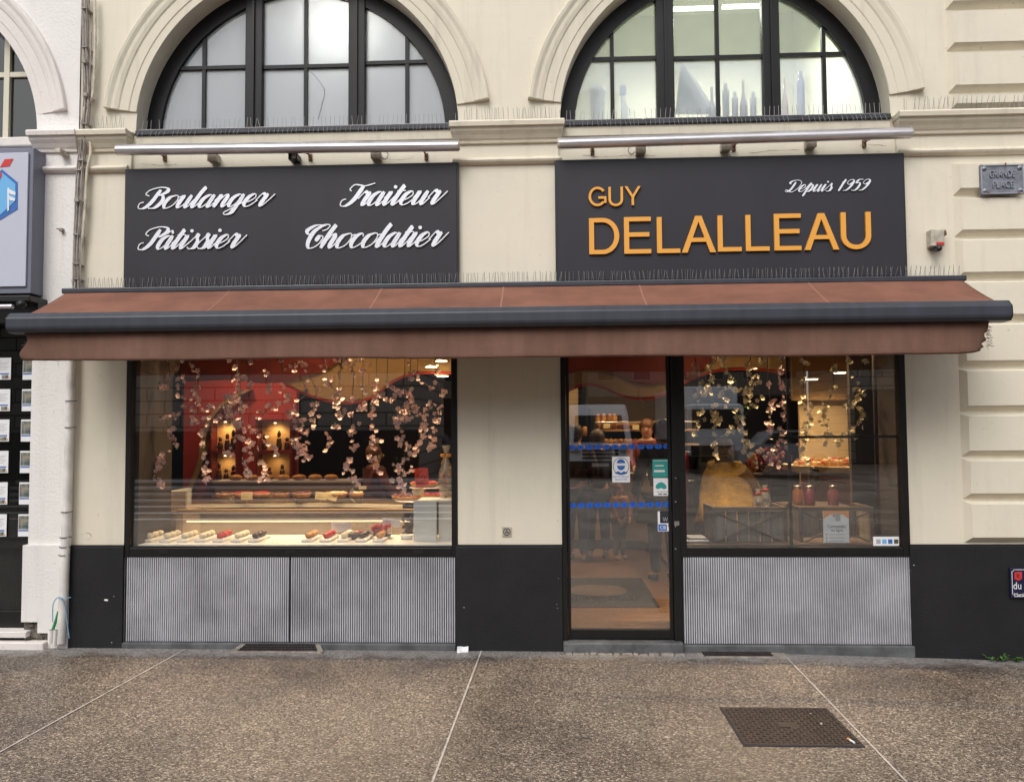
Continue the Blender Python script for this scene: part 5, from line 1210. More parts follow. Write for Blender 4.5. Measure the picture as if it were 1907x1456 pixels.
# strawberries and truffles mound
t = thing('strawberry_bowl', (-1.1, .35, WZ), 'mound of strawberries on a dark dish in the steamed case', 'strawberries')
s = MB(); g_ = random.Random(9)
for i in range(22): q = P(g_.uniform(694, 728), g_.uniform(978, 990), .38); s.blob(q, (.018, .016, .020), 7)
s.build('strawberries', 'berry', t); q = P(712, 992, .38); MB().lathe([(.07, 0), (.09, .02), (.085, .022)], q.x, .38, 16, 'z', q.z-.02).build('dish', 'choc', t)
t = thing('cream_gateau', (-1.3, .35, WZ), 'red fruit gateau behind the steamed glass beside the strawberries', 'cake')
s = MB()
for i in range(26): q = P(g_.uniform(642, 682), g_.uniform(990, 1006), g_.uniform(.32, .44)); s.blob(q, (.022, .02, .02), 7)
s.build('topping', 'berry', t); q = P(662, 1008, .38); MB().lathe([(.10, -.02), (.11, .03), (.1, .035)], q.x, .38, 18, 'z', WZ+.02).build('base', 'choc', t)
t = thing('truffle_tower', (-.95, .3, WZ), 'dark truffle heap in a white bowl left of the tall white block', 'chocolates')
s = MB()
for i in range(40): q = P(g_.uniform(750, 772), g_.uniform(962, 995), .38); s.blob(q, (.014, .014, .013), 6)
s.build('truffles', 'choc', t); q = P(758, 998, .34); MB().lathe([(.035, -.03), (.06, .012), (.055, .012)], q.x, .34, 16, 'z', q.z).build('bowl', 'whitelam', t)
# cellophane gift bag with gold bow
q = P(831, 912, .45); t = thing('gift_bag', (q.x, .45, WZ), 'cellophane gift bag tied with a gold bow at the right end of the left window', 'gift bag')
zb_, zk = P(831, 928, .45).z, P(831, 848, .45).z
MB().lathe([(.045, zb_), (.068, zb_+.12), (.055, zb_+.22), (.018, zk-.02), (.014, zk), (.035, zk+.08)], q.x, .45, 12).build('cellophane', 'cello', t)
s = MB(); s.blob((q.x-.022, .43, zk+.0), (.024, .012, .016), 8); s.blob((q.x+.022, .43, zk), (.024, .012, .016), 8); s.tube([(q.x-.01, .43, zk), (q.x-.035, .43, zk-.07)], .005, 5); s.build('bow', 'gold', t)
s = MB()
for i in range(14): s.blob((q.x+g_.uniform(-.035, .035), .45+g_.uniform(-.03, .03), zb_+g_.uniform(.02, .19)), .018, 6)
s.build('sweets', 'bread', t); MB().tube([(q.x, .45, WZ), (q.x, .45, zb_)], .01, 6).build('stand', 'steel', t)
# rear sideboard with trays behind the counter
t = thing('rear_sideboard', (-1.6, 3.0, FL), 'low rear sideboard with trays of loaves behind the glass counter', 'sideboard')
X0, X1, _, Z1 = rect(400, 900, 660, 960, 2.9); MB().box(X0, X1, 2.9, 3.2, FL, Z1, .005).build('cabinet', 'counter', t); MB().box(X0-.02, X1+.02, 2.88, 3.22, Z1, Z1+.03, .004).build('worktop', 'counter', t)
for i in range(7):
    a = thing('bread_loaf', (X0+.2+i*(X1-X0-.3)/7, 2.98, Z1+.03), '%s loaf from the left on the rear sideboard behind the cake counter' % ORD[i], 'bread', 'loaves on the rear sideboard')
    MB().blob((X0+.2+i*(X1-X0-.3)/7, 2.98, Z1+.062), (.085, .06, .034), 10, .05).build('crust', 'bread', a)
# downlights at the top right of the left window
def dl(px, py, Y, e, lab, r=.045):
    q = P(px, py, Y); return spot((q.x, q.y, q.z), e, r=r, label=lab, size=R(150))
dl(822, 672, 1.15, 9, 'oval warm downlight, uppermost at the top right of the left window')
dl(803, 683, 1.15, 9, 'oval warm downlight, second at the top right of the left window')
dl(824, 700, 1.15, 9, 'oval warm downlight, lowest at the top right of the left window')
dl(1511, 706, 2.2, 30, 'warm downlight near the golden partition, lower one in the right window', .055)
dl(1564, 694, 2.2, 30, 'warm downlight near the golden partition, upper one in the right window', .05)

# ------------------------------------------------------------------ bread shelves behind the door
t = thing('bread_shelf', (.6, 5.2, 0), 'rear bread shelving with a steel rail seen through the door', 'shelf')
BY = 4.6
def shelfz(py): return P(1190, py, BY).z
X0, X1, _, _ = rect(1108, 780, 1300, 800, BY)
MB().box(X0, X1, BY-.05, BY+.35, shelfz(799)-.03, shelfz(799), .004).build('shelf_board', 'shelfwood', t); MB().box(X0-.05, X1, BY-.05, BY+.35, shelfz(826)-.03, shelfz(826), .004).build('shelf_board', 'shelfwood', t)
MB().tube([(X0, BY-.08, shelfz(786)), (X1, BY-.08, shelfz(786))], .012, 8).build('rail', 'steel', t)
MB().box(X0-.1, X1, BY+.36, BY+.40, FL, 2.4).build('back_panel', 'intwall', t)
s = MB(); s.box(X0-.06, X0-.02, BY-.05, BY+.4, FL, shelfz(760)); s.box(X1, X1+.04, BY-.05, BY+.4, FL, shelfz(760)); s.pieces('upright', 'frame', t)
for k, px in enumerate((1114, 1125, 1136, 1145)):
    q = P(px, 797, BY); a = thing('baguette', (q.x, BY, q.z), '%s upright baguette from the left in the wire basket on the top shelf' % ORD[k], 'bread', 'baguettes standing on the top shelf')
    MB().tube([(q.x, BY+.02, shelfz(799)), (q.x, BY, shelfz(790)), (q.x, BY+.02, shelfz(776)), (q.x, BY+.04, shelfz(770))], [.028, .036, .036, .014], 10).build('crust', 'bread', a)
for k, (px, w_) in enumerate(((1163, .12), (1195, .13), (1226, .14))):
    q = P(px, 797, BY); a = thing('round_loaf', (q.x, BY, q.z), '%s round loaf from the left on the top bread shelf' % ORD[k], 'bread', 'round loaves on the top bread shelf')
    MB().blob((q.x, BY+.05, shelfz(799)+.055), (w_, .12, .058), 16, .02).build('crust', 'bread', a)
for k, px in enumerate(range(1120, 1262, 9)):
    q = P(px, 824, BY); a = thing('bread_roll', (q.x, BY, q.z), '%s roll from the left in the lower shelf row' % ORD[k], 'bread', 'rolls on the lower bread shelf')
    MB().blob((q.x, BY+.0, shelfz(826)+.035), (.042, .06, .036), 10, .05).build('crust', 'bread', a)
for px, py, lab in ((1130, 793, 'cream tag in front of the upright baguettes'), (1184, 795, 'cream tag between the round loaves on the top shelf')):
    X0, X1, Z0, Z1 = rect(px-6, py-4, px+6, py+4, BY-.1); a = thing('price_tag', (X0, BY-.1, Z0), lab, 'price tag'); MB().box(X0, X1, BY-.1, BY-.097, Z0, Z1).build('card', 'tag', a); MB().box(X0+.01, X1-.01, BY-.101, BY-.1, (Z0+Z1)/2, (Z0+Z1)/2+.004).build('writing', 'grey', a)
# lit shelf at the left behind the door
t = thing('snack_shelf', (.15, 3.9, 0), 'small lit shelf with jars at the left behind the door glass', 'shelf')
X0, X1, Z0, Z1 = rect(1030, 796, 1079, 812, 4.2); MB().box(X0, X1, 4.2, 4.45, Z0-.02, Z0, .003).build('shelf_board', 'shelfwood', t); MB().box(X0, X1, 4.46, 4.5, FL, 2.2).build('back_panel', 'ceil', t)
for k in range(6):
    a = thing('biscuit_jar', (X0+.06+k*.07, 4.3, Z0), '%s biscuit jar from the left on the small lit shelf' % ORD[k], 'jar', 'biscuit jars on the small lit shelf')
    MB().lathe([(.028, 0), (.03, .10), (.018, .12)], X0+.06+k*.07, 4.3, 10, 'z', Z0).build('body', 'pastry', a)
# curved serving counter reaching to the door
t = thing('serving_counter', (.7, 4.0, FL), 'pale serving counter with a kicked base behind the door', 'counter')
ccurve = [(P(1040, 1000, 4.1).x, 4.1), (P(1150, 1000, 4.1).x, 4.1), (P(1200, 1000, 3.9).x, 3.9), (P(1225, 1020, 3.2).x, 3.2), (P(1243, 1040, 2.5).x, 2.5), (P(1262, 1040, 2.45).x, 2.45)]
cc = catmull(ccurve, 5)
v = []; kick = []; topv = []
for x, y in cc: v += [(x, y, .20), (x, y, 1.02)]; kick += [(x+.05, y+.05, FL), (x+.05, y+.05, .20)]
def ribbon(v): return [(2*i, 2*i+1, 2*i+3, 2*i+2) for i in range(len(v)//2-1)]
MB().add(v, ribbon(v), True).build('front', 'counter', t); MB().add(kick, ribbon(kick), True).build('kick_base', 'choc', t)
v = []
for x, y in cc: v += [(x-.02, y-.03, 1.03), (x+.28, y+.35, 1.03)]
MB().add(v, ribbon(v)).build('worktop', 'creamtop', t)
for i in range(14):
    x = cc[0][0]+.15+i*.075; a = thing('croissant', (x, 4.3, 1.05), '%s croissant from the left on the serving counter' % ORD[i], 'pastry', 'croissants on the serving counter')
    MB().blob((x, 4.3+.03*math.sin(i*2), 1.075), (.042, .055, .038), 9, .12).build('crust', 'pastry', a)
# door mat
t = thing('door_mat', (.45, 1.1, FL), 'charcoal mat with a large taupe oval and shop lettering inside the door', 'mat')
def F(px, py, z=FL):
    d = fw*FPX + (px-953.5)*cr - (py-728.0)*cu; k = (z-EYE)/d.z; return Vector((0, -DIST, EYE))+d*k
cs = [F(1040, 1077), F(1193, 1077), F(1232, 1133), F(1030, 1131)]
y0_, y1_ = cs[3].y, cs[0].y; xr = (cs[1].x+cs[2].x)/2
MB().box(-.2, xr, y0_, y1_, FL, FL+.008, .002).build('pile', 'mat_cloth', t)
c0 = F(1112, 1100); rx = F(1168, 1100).x-c0.x; ry = (F(1112, 1089).y-F(1112, 1110).y)/2
MB().lathe([(1, FL+.006), (.999, FL+.0095)], 0, 0, 32).build('oval', 'matprint', t)
for v_ in COL.objects[-1].data.vertices if False else bpy.data.objects['oval'].data.vertices: v_.co.x = v_.co.x*rx+c0.x; v_.co.y = v_.co.y*ry+c0.y
tx = text('DELALLEAU', 0, 1, 0, 1, 0, 'matprint', t, 'lettering', .001)
a_, b_ = F(1058, 1119), F(1181, 1111)
for v_ in tx.data.vertices: x, y, z = v_.co; v_.co = (a_.x+x*(b_.x-a_.x), a_.y+z*(b_.y-a_.y)*.9, FL+.0095)

# ------------------------------------------------------------------ stickers on the glass
GY = .019
def sticker(name, x0, y0, x1, y1, m, lab, cat='sticker', group=None, Y=GY, th=.0008):
    X0, X1, Z0, Z1 = rect(x0, y0, x1, y1, Y); t = thing(name, ((X0+X1)/2, Y, Z0), lab, cat, group)
    MB().box(X0, X1, Y-th, Y, Z0, Z1).build('sheet', m, t); return t
hexp = [(-1, 0), (-.62, .95), (.62, .95), (1, 0), (.62, -.95), (-.62, -.95)]
for row, (y_, yr, wd) in enumerate(((833, 831, 'upper'), (941, 939, 'lower'))):
    for k in range(12):
        px = (1065+k*16.1) if row == 0 else (1066+k*16.1)
        q = P(px, y_+(yr-y_)*k/11, GY); t = thing('hexagon_sticker', q, '%s blue hexagon sticker from the left in the %s row on the door' % (ORD[k], wd), 'sticker', 'blue hexagon safety stickers on the door glass')
        MB().prism([(q.x+a*.0285, q.z+b*.0185) for a, b in hexp], GY-.0008, GY).build('hexagon', 'bluehex', t) if 'bluehex' in M else None
        if not 'bluehex' in M:
            M['bluehex'] = mat('cobalt sticker', (0.008, 0.10, 0.52), 0.5); MB().prism([(q.x+a*.0285, q.z+b*.0185) for a, b in hexp], GY-.0008, GY).build('hexagon', 'bluehex', t)
        MB().prism([(q.x-.003, q.z), (q.x, q.z+.009), (q.x+.003, q.z), (q.x, q.z-.009)], GY-.0014, GY-.0009).build('mark', 'enamel', t)
t = sticker('mask_notice', 1140, 850, 1173, 898, 'paper', 'white notice with a masked head in a circle stuck on the door', 'notice')
q = P(1156.5, 868, GY); s = MB(); s.tube([(q.x+.057*math.cos(R(a)), GY-.0016, q.z+.062*math.sin(R(a))) for a in range(0, 375, 15)], .0018, 4, False); s.build('ring', 'mid_blue' if False else 'enamel', t)
s = MB(); s.prism([(q.x+.03*math.cos(R(a)), q.z+.022+.03*math.sin(R(a))) for a in range(0, 181, 20)], GY-.0016, GY-.0009); s.prism([(q.x-.03, q.z+.004), (q.x+.03, q.z+.004), (q.x+.024, q.z-.018), (q.x, q.z-.032), (q.x-.024, q.z-.018)], GY-.0016, GY-.0009)
s.prism([(q.x-.05, q.z-.050), (q.x-.02, q.z-.036), (q.x, q.z-.048), (q.x+.02, q.z-.036), (q.x+.05, q.z-.050), (q.x+.02, q.z-.06), (q.x-.02, q.z-.06)], GY-.0016, GY-.0009); s.build('masked_head', 'blue', t)
ptext('PORT DU MASQUE', 1142, 886, 1171, 890, GY-.0009, 'blue', t, 'lettering', .0004); ptext('OBLIGATOIRE', 1145, 891, 1168, 894.5, GY-.0009, 'blue', t, 'lettering', .0004)
t = sticker('teal_sticker', 1215, 855, 1248, 888, 'teal', 'teal square sticker with a pale swoosh on the door edge')
s = MB(); s.prect(1218, 875, 1238, 879, GY-.0015, GY-.0009); s.prect(1220, 866, 1236, 868, GY-.0015, GY-.0009); s.prect(1217, 857, 1246, 858, GY-.0015, GY-.0009); s.build('swoosh', 'doily', t)
t = sticker('heart_sticker', 1217, 890, 1250, 923, 'paper', 'white square sticker with two green leaves below the teal sticker')
q = P(1231, 904, GY); s = MB()
for dx, an in ((-.012, .5), (.012, -.6)):
    s.prism([(q.x+dx+.034*math.cos(a)*math.cos(an)*.9-.02*math.sin(a)*math.sin(an), q.z+.034*math.cos(a)*math.sin(an)+.02*math.sin(a)*math.cos(an)) for a in [k*math.pi/8 for k in range(16)]], GY-.0016-abs(an)*.0005, GY-.0009)
s.build('leaves_print', 'teal', t); ptext('You Need To Go', 1223, 914, 1244, 917, GY-.0009, 'ink', t, 'lettering', .0004); s = MB(); s.prect(1226, 919, 1233, 921, GY-.0015, GY-.0009); s.prect(1235, 919, 1242, 921, GY-.0015, GY-.0009); s.build('bars', 'ink', t)
t = sticker('payment_sticker', 1225, 952, 1254, 989, 'paper', 'white and black card payment sticker on the door edge', Y=.006 if False else GY)
s = MB(); s.prect(1229, 952, 1249, 974, GY-.0015, GY-.0009); s.build('black_panel', 'ink', t); s = MB(); s.prect(1226, 976, 1242, 988, GY-.0015, GY-.0009); s.build('blue_panel', 'blue', t)
s = MB(); s.prect(1244, 976, 1253, 981, GY-.0015, GY-.0009); s.build('red_panel', 'red', t); ptext('CB', 1229, 979, 1240, 985, GY-.0016, 'paper', t, 'lettering', .0004); ptext('W', 1234, 963, 1244, 971, GY-.0016, 'grey', t, 'lettering', .0004)
q = P(1210, 733, GY); t = thing('ring_sticker', q, 'faint round outline sticker near the top right of the door glass', 'sticker')
MB().tube([(q.x+.080*math.cos(R(a)), GY-.001, q.z+.080*math.sin(R(a))) for a in range(0, 370, 10)], .0016, 4, False).build('ring', 'ring', t) if 'ring' in M else M.update(ring=mat('faint translucent ring', (.22, .17, .15), .5)) or MB().tube([(q.x+.080*math.cos(R(a)), GY-.001, q.z+.080*math.sin(R(a))) for a in range(0, 370, 10)], .0016, 4, False).build('ring', 'ring', t)
t = sticker('info_sticker', 1626, 999, 1674, 1016, 'paper', 'white strip sticker with four small emblems at the lower right of the window')
for k, m in enumerate(('grey', 'ltblue', 'blue', 'olive')):
    s = MB(); s.prect(1632+k*11, 1004, 1640+k*11, 1012, GY-.0015, GY-.0009); s.build('emblem', m, t)

# unseen ceiling downlights added to brighten the shop interior
for i, (x, y, wd, e) in enumerate(((-2.4, 1.9, 'over the glass cake counter, left end', 45), (-1.3, 1.9, 'over the glass cake counter, right end', 45), (-2.0, .75, 'over the left window display', 34), (-1.1, .75, 'over the tarts of the left window', 20), (.5, 3.2, 'over the serving counter behind the door', 28), (.9, 4.2, 'in front of the bread shelves', 48),
                                (1.9, 3.6, 'over the rose pastry counter', 150), (1.5, .9, 'over the wooden crates of the right window', 26), (.2, 1.5, 'over the door mat', 20), (-.2, 3.9, 'over the jars shelf', 30), (-3.6, 2.75, 'washing the red wall, left one', 48), (-2.75, 2.75, 'washing the red wall, right one', 48))):
    spot((x, y, 2.93), e, r=.05, label='added unseen downlight in the shop ceiling '+wd, size=R(130))

# unseen spots: a few follow golden lit clusters, the rest added to brighten blossoms
for k, (px, e) in enumerate(((400, 30), (450, 60), (520, 34), (590, 34), (650, 60), (690, 44), (760, 30), (810, 22))):
    q = P(px, 700, .55); spot((q.x, .62, 2.56), e, r=.03, label='%s small unseen display spot from the left above the pink blossoms' % ORD[k], size=R(100), aim=(0, -.25, -1))
for k, (px, e) in enumerate(((1305, 40), (1345, 55), (1395, 85), (1455, 50), (1500, 34), (1560, 34), (1600, 36))):
    q = P(px, 700, .6); spot((q.x, .70, 2.56), e, r=.03, label='%s small added display spot from the left above the cream blossoms' % ORD[k], size=R(100), aim=(0, -.25, -1))

# ------------------------------------------------------------------ right window contents
def crate(x0, y0, x1, y1, Y, lab, open_=False, dx=.0):
    X0, X1, Z0, Z1 = rect(x0, y0, x1, y1, Y); D_ = .30; t = thing('wooden_crate', ((X0+X1)/2, Y, Z0), lab, 'crate', 'wooden crates in the right window')
    s = MB(); e = .022
    for x in (X0, X1-e): s.box(x, x+e, Y, Y+.03, Z0, Z1, .003)
    s.box(X0+e, X1-e, Y, Y+.028, Z1-.03, Z1, .003); s.box(X0+e, X1-e, Y, Y+.028, Z0, Z0+.018, .003)
    for x in (X0, X1-e): s.box(x, x+e, Y+.03, Y+D_, Z1-.03, Z1, .003); s.box(x, x+e, Y+D_, Y+D_+.03, Z0, Z1, .003)
    s.build('edge_frame', 'crateedge', t)
    yb = Y+.034 if not open_ else Y+D_-.02
    n = 6; g_ = random.Random(int(x0))
    for k in range(n):
        a = X0+e+k*(X1-X0-2*e)/n; MB().box(a+.003, a+(X1-X0-2*e)/n-.003, yb, yb+.012, Z0+.02, Z1-.034, .002).build('board', 'crate', t)
    s = MB(); a, b, c, d = X0+e, X1-e, Z0+.022, Z1-.034
    y_ = Y+.020
    s.tube([(a, y_, d), ((a+b)/2, y_, (c+d)/2-.0), (b, y_-.0, c)], .006, 5); s.tube([(a, y_-.013, c), (b, y_-.013, d)], .006, 5); s.build('cross_brace', 'crateedge', t)
    s = MB(); 
    for x in (X0+.003, X1-.012): s.box(x, x+.009, Y+.04, Y+D_, Z0+.02, Z1-.034)
    s.build('side_boards', 'crate', t)
    return X0, X1, Z0, Z1
MB_ = thing('window_shelf', (1.8, .3, FL), 'low dark shelf along the foot of the right window', 'display shelf'); MB().box(1.02, 2.6, .065, .52, FL, .752, .004).build('shelf', 'crateedge', MB_)
crate(1327, 944, 1467, 1016, .16, 'grey boarded wooden crate with crossed wires, left of the window bar')
crate(1490, 944, 1628, 1016, .16, 'dark open wooden crate with crossed wires behind the white order notice', True)
t = sticker('order_notice', 1533, 951, 1581, 1014, 'paper', 'white notice reading Commandez en ligne standing in front of the dark crate', 'notice', Y=.14, th=.002)
Yn = .137
pp([(1533, 951), (1581, 951), (1581, 966), (1570, 958), (1545, 958), (1533, 966)], Yn+.0005, 'orange', 'orange_band', t, .001)
s = MB(); s.prect(1551, 956, 1565, 970, Yn-.0015, Yn-.001); s.build('picture_back', 'grey', t); s = MB(); s.prect(1547, 963, 1556, 971, Yn-.003, Yn-.0025); s.build('picture', 'doily', t)
ptext('Commandez', 1541, 976, 1575, 983, Yn, 'ink', t, 'lettering', .0006); ptext('en ligne', 1548, 984, 1570, 991, Yn, 'ink', t, 'lettering', .0006)
s = MB()
for py in (995, 1001, 1007): s.prect(1545, py-.6, 1573, py+.6, Yn-.001, Yn); s.prect(1538, py-1.5, 1541, py+1.5, Yn-.001, Yn)
s.build('text_lines', 'grey', t)
# rose counter with pastries
pc = thing('pastry_counter', (1.9, 2.6, FL), 'rose fronted pastry counter with a tilted glass top in the right window', 'counter')
X0, X1, Z0, Z1 = rect(1520, 905, 1590, 1010, 2.2); MB().box(X0, X1+.5, 2.2, 2.7, FL, Z1, .004).build('front', 'pinkcounter', pc)
X0b, X1b, Z0b, Z1b = rect(1472, 866, 1592, 888, 2.15)
MB().prism([(X0b, Z1b), (X1b+.3, P(1590, 874, 2.15).z), (X1b+.3, P(1590, 884, 2.15).z), (X0b+.1, P(1476, 880, 2.15).z)], 2.15, 2.7).build('tray_edge', 'creamtop', pc)
MB().prism([(P(1528, 886, 2.17).x, P(1528, 886, 2.17).z), (X1b+.3, P(1590, 893, 2.17).z), (X1b+.3, P(1590, 908, 2.17).z), (P(1528, 904, 2.17).x, P(1528, 904, 2.17).z)], 2.17, 2.19).build('upper_front', 'pinkcounter', pc)
s = MB(); q = P(1560, 898, 2.16); s.tube([P(1530, 893, 2.16), P(1575, 899, 2.16)], .005, 5); s.build('handle_rail', 'frame', pc)
s = MB(); s.box(X0-.06, X0-.02, 2.2, 2.24, FL, Z1b-.05); s.build('leg', 'whitelam', pc)
k = 0
for row in range(2):
    for i in range(13):
        px = 1482+i*8.5; q = P(px+row*3, 868-row*5-(3 if i > 6 else 0), 2.25+row*.15); t = thing('small_pastry', q, '%s small pastry from the left in the %s row of the rose counter' % (ORD[i], ('front', 'rear')[row]), 'pastry', 'pastries on the rose counter')
        MB().lathe([(.022, -.02), (.026, .018), (.024, .03)], q.x, q.y, 10, 'z', q.z).build('base', 'pastry', t); MB().blob((q.x, q.y, q.z+.036), (.022, .022, .014), 8).build('topping', ('creamtop', 'bread', 'berry', 'creamtop', 'pastry')[(i*2+row) % 5], t)
X0, X1, Z0, Z1 = rect(1508, 873, 1526, 905, 2.1); t = thing('menu_card', (X0, 2.1, Z0), 'patterned brown card hanging on the corner of the rose counter', 'card'); MB().box(X0, X1, 2.1, 2.104, Z0, Z1).build('card', 'photo', t); MB().tube([((X0+X1)/2, 2.11, Z1), ((X0+X1)/2, 2.15, Z1+.02)], .003, 5).build('hook', 'steel', t)
# jars on the floor display behind the crates
for k, (px, m, lab) in enumerate(((1486, 'jaramber', 'amber glass jar with biscuits behind the window bar'), (1508, 'plum', 'dark red glass jar right of the amber jar'), (1552, 'maroon', 'red wrapped figure in front of the rose counter'))):
    q = P(px, 942, 1.2); zt = P(px, 908, 1.2).z; t = thing('jar', (q.x, 1.2, q.z), lab, 'jar')
    MB().lathe([(.042, 0), (.045, .01), (.045, (zt-q.z)*.8), (.03, (zt-q.z)*.9), (.03, zt-q.z)], q.x, 1.2, 14, 'z', q.z).build('body', m, t); MB().lathe([(.033, 0), (.033, .02)], q.x, 1.2, 14, 'z', zt).build('lid', 'steel', t)
t = thing('display_table', (1.7, 1.2, FL), 'dark low table behind the crates in the right window', 'table'); X0, X1, Z0, Z1 = rect(1470, 942, 1585, 1000, 1.1)
MB().box(X0, X1, 1.08, 1.5, Z1-.03, Z1, .004).build('tabletop', 'crateedge', t)
for x in (X0+.02, X1-.06):
    for y in (1.1, 1.44): MB().box(x, x+.04, y, y+.04, FL, Z1-.03).build('leg', 'crateedge', t)
# bouquet with small lights in the middle of the right window
t = thing('flower_arrangement', (1.4, 1.6, .9), 'dark round arrangement of red and pink flowers glinting under the blossoms', 'flowers')
g_ = random.Random(12); s = MB(); s2 = MB()
for i in range(90):
    q = P(1432+g_.gauss(0, 17), 852+g_.gauss(0, 13), 1.6+g_.uniform(-.08, .08)); (s if i % 2 else s2).blob(q, g_.uniform(.012, .024), 6, .2, g_)
s.build('red_flowers', 'berry', t); s2.build('pink_flowers', 'pinkpetal', t); q = P(1432, 872, 1.6); MB().lathe([(.10, 0), (.13, .02), (.13, .03)], q.x, 1.6, 18, 'z', q.z).build('tray', 'choc', t); MB().lathe([(.012, FL-q.z), (.012, 0)], q.x, 1.6, 8, 'z', q.z).build('stem', 'frame', t)
t = thing('glazed_loaf', (1.35, 1.7, .9), 'tall pale glazed loaf left of the red flower arrangement', 'bread'); q = P(1402, 862, 1.7); MB().blob(q, (.05, .04, .10), 12, .03).build('crust', 'pastry', t); MB().box(q.x-.07, q.x+.07, 1.62, 1.78, q.z-.11, q.z-.095).build('board', 'shelfwood', t)
# gift packs behind the left crate
for k, (px, py) in enumerate(((1412, 935), (1425, 928))):
    q = P(px, py+8, .6); t = thing('gift_bag', q, 'small cellophane bag with a red bow behind the left crate, %s one' % ('left', 'right')[k], 'gift bag')
    MB().lathe([(.035, -.04), (.05, .02), (.03, .08), (.008, .10), (.024, .14)], q.x, .6, 10, 'z', q.z).build('cellophane', 'cello', t); MB().blob((q.x, .59, q.z+.10), (.03, .012, .016), 8).build('bow', 'berry', t)
# red cloth hanging at the left edge, red handbag at the right, wall fittings
X0, X1, Z0, Z1 = rect(1266, 842, 1284, 990, .55); t = thing('red_curtain', (X0, .55, Z0), 'long red cloth hanging beside the door frame at the left edge of the right window', 'cloth')
v = []
for j in range(13):
    for i in range(9): u = i/8; tt_ = j/12; v.append((X0+(X1-X0)*u*(1-.35*tt_), .55+.03*math.sin(u*9+tt_*3), Z1-(Z1-Z0)*tt_))
MB().add(v, [(j*9+i, j*9+i+1, j*9+i+10, j*9+i+9) for j in range(12) for i in range(8)], True).build('cloth', 'redcloth', t); q = P(1274, 842, .55); MB().tube([(q.x-.06, .56, q.z), (q.x+.06, .56, q.z)], .008, 6).build('rail', 'frame', t)
t = thing('red_handbag', (2.3, .9, .9), 'red leather handbag on the table behind the dark crate', 'handbag'); q = P(1618, 960, .7)
s = MB(); s.box(q.x-.12, q.x+.10, .62, .78, .76, q.z+.04, .04); s.build('body', 'redfabric', t)
MB().tube(catmull([(q.x-.09, .7, q.z+.02), (q.x-.05, .7, q.z+.13), (q.x+.02, .7, q.z+.15), (q.x+.08, .7, q.z+.02)], 6), .012, 8).build('handle', 'redfabric', t)
for k, (x0, y0, x1, y1, m, lab, cat) in enumerate(((1645, 942, 1664, 960, 'greybox', 'double light switch, upper one on the dark side wall', 'switch'), (1640, 966, 1664, 984, 'doily', 'double socket with a white plug, lower one on the dark side wall', 'socket'), (1662, 822, 1670, 866, 'tag', 'narrow yellowish paper strip on the side wall at the right', 'poster'), (1657, 868, 1671, 932, 'pinkcounter', 'tall pale pink poster on the side wall below the yellowish strip', 'poster'))):
    X0, X1, Z0, Z1 = rect(x0, y0, x1, y1, .50); t = thing(cat if cat != 'poster' else 'wall_poster', (X0, .5, Z0), lab, cat)
    MB().box(X0, X1, .5, .512, Z0, Z1, .003).build('plate', m, t)
    if k < 2:
        s = MB(); xm = (X0+X1)/2; s.box(X0+.006, xm-.002, .494, .4995, Z0+.008, Z1-.008, .002); s.box(xm+.002, X1-.006, .494, .4995, Z0+.008, Z1-.008, .002); s.build('button', 'paper', t)
MB().box(2.42, 2.60, .515, .56, FL, 2.9).build('side_pier', 'intwall', bld)
t = thing('folded_cloth', (1.15, .2, .76), 'folded pale green cloth on the shelf at the left foot of the right window', 'cloth'); X0, X1, Z0, Z1 = rect(1272, 1006, 1318, 1016, .2); MB().box(X0, X1, .12, .3, .753, .753+.02, .009).box(X0+.03, X1-.02, .14, .28, .775, .792, .008).build('folds', 'zinclt', t)

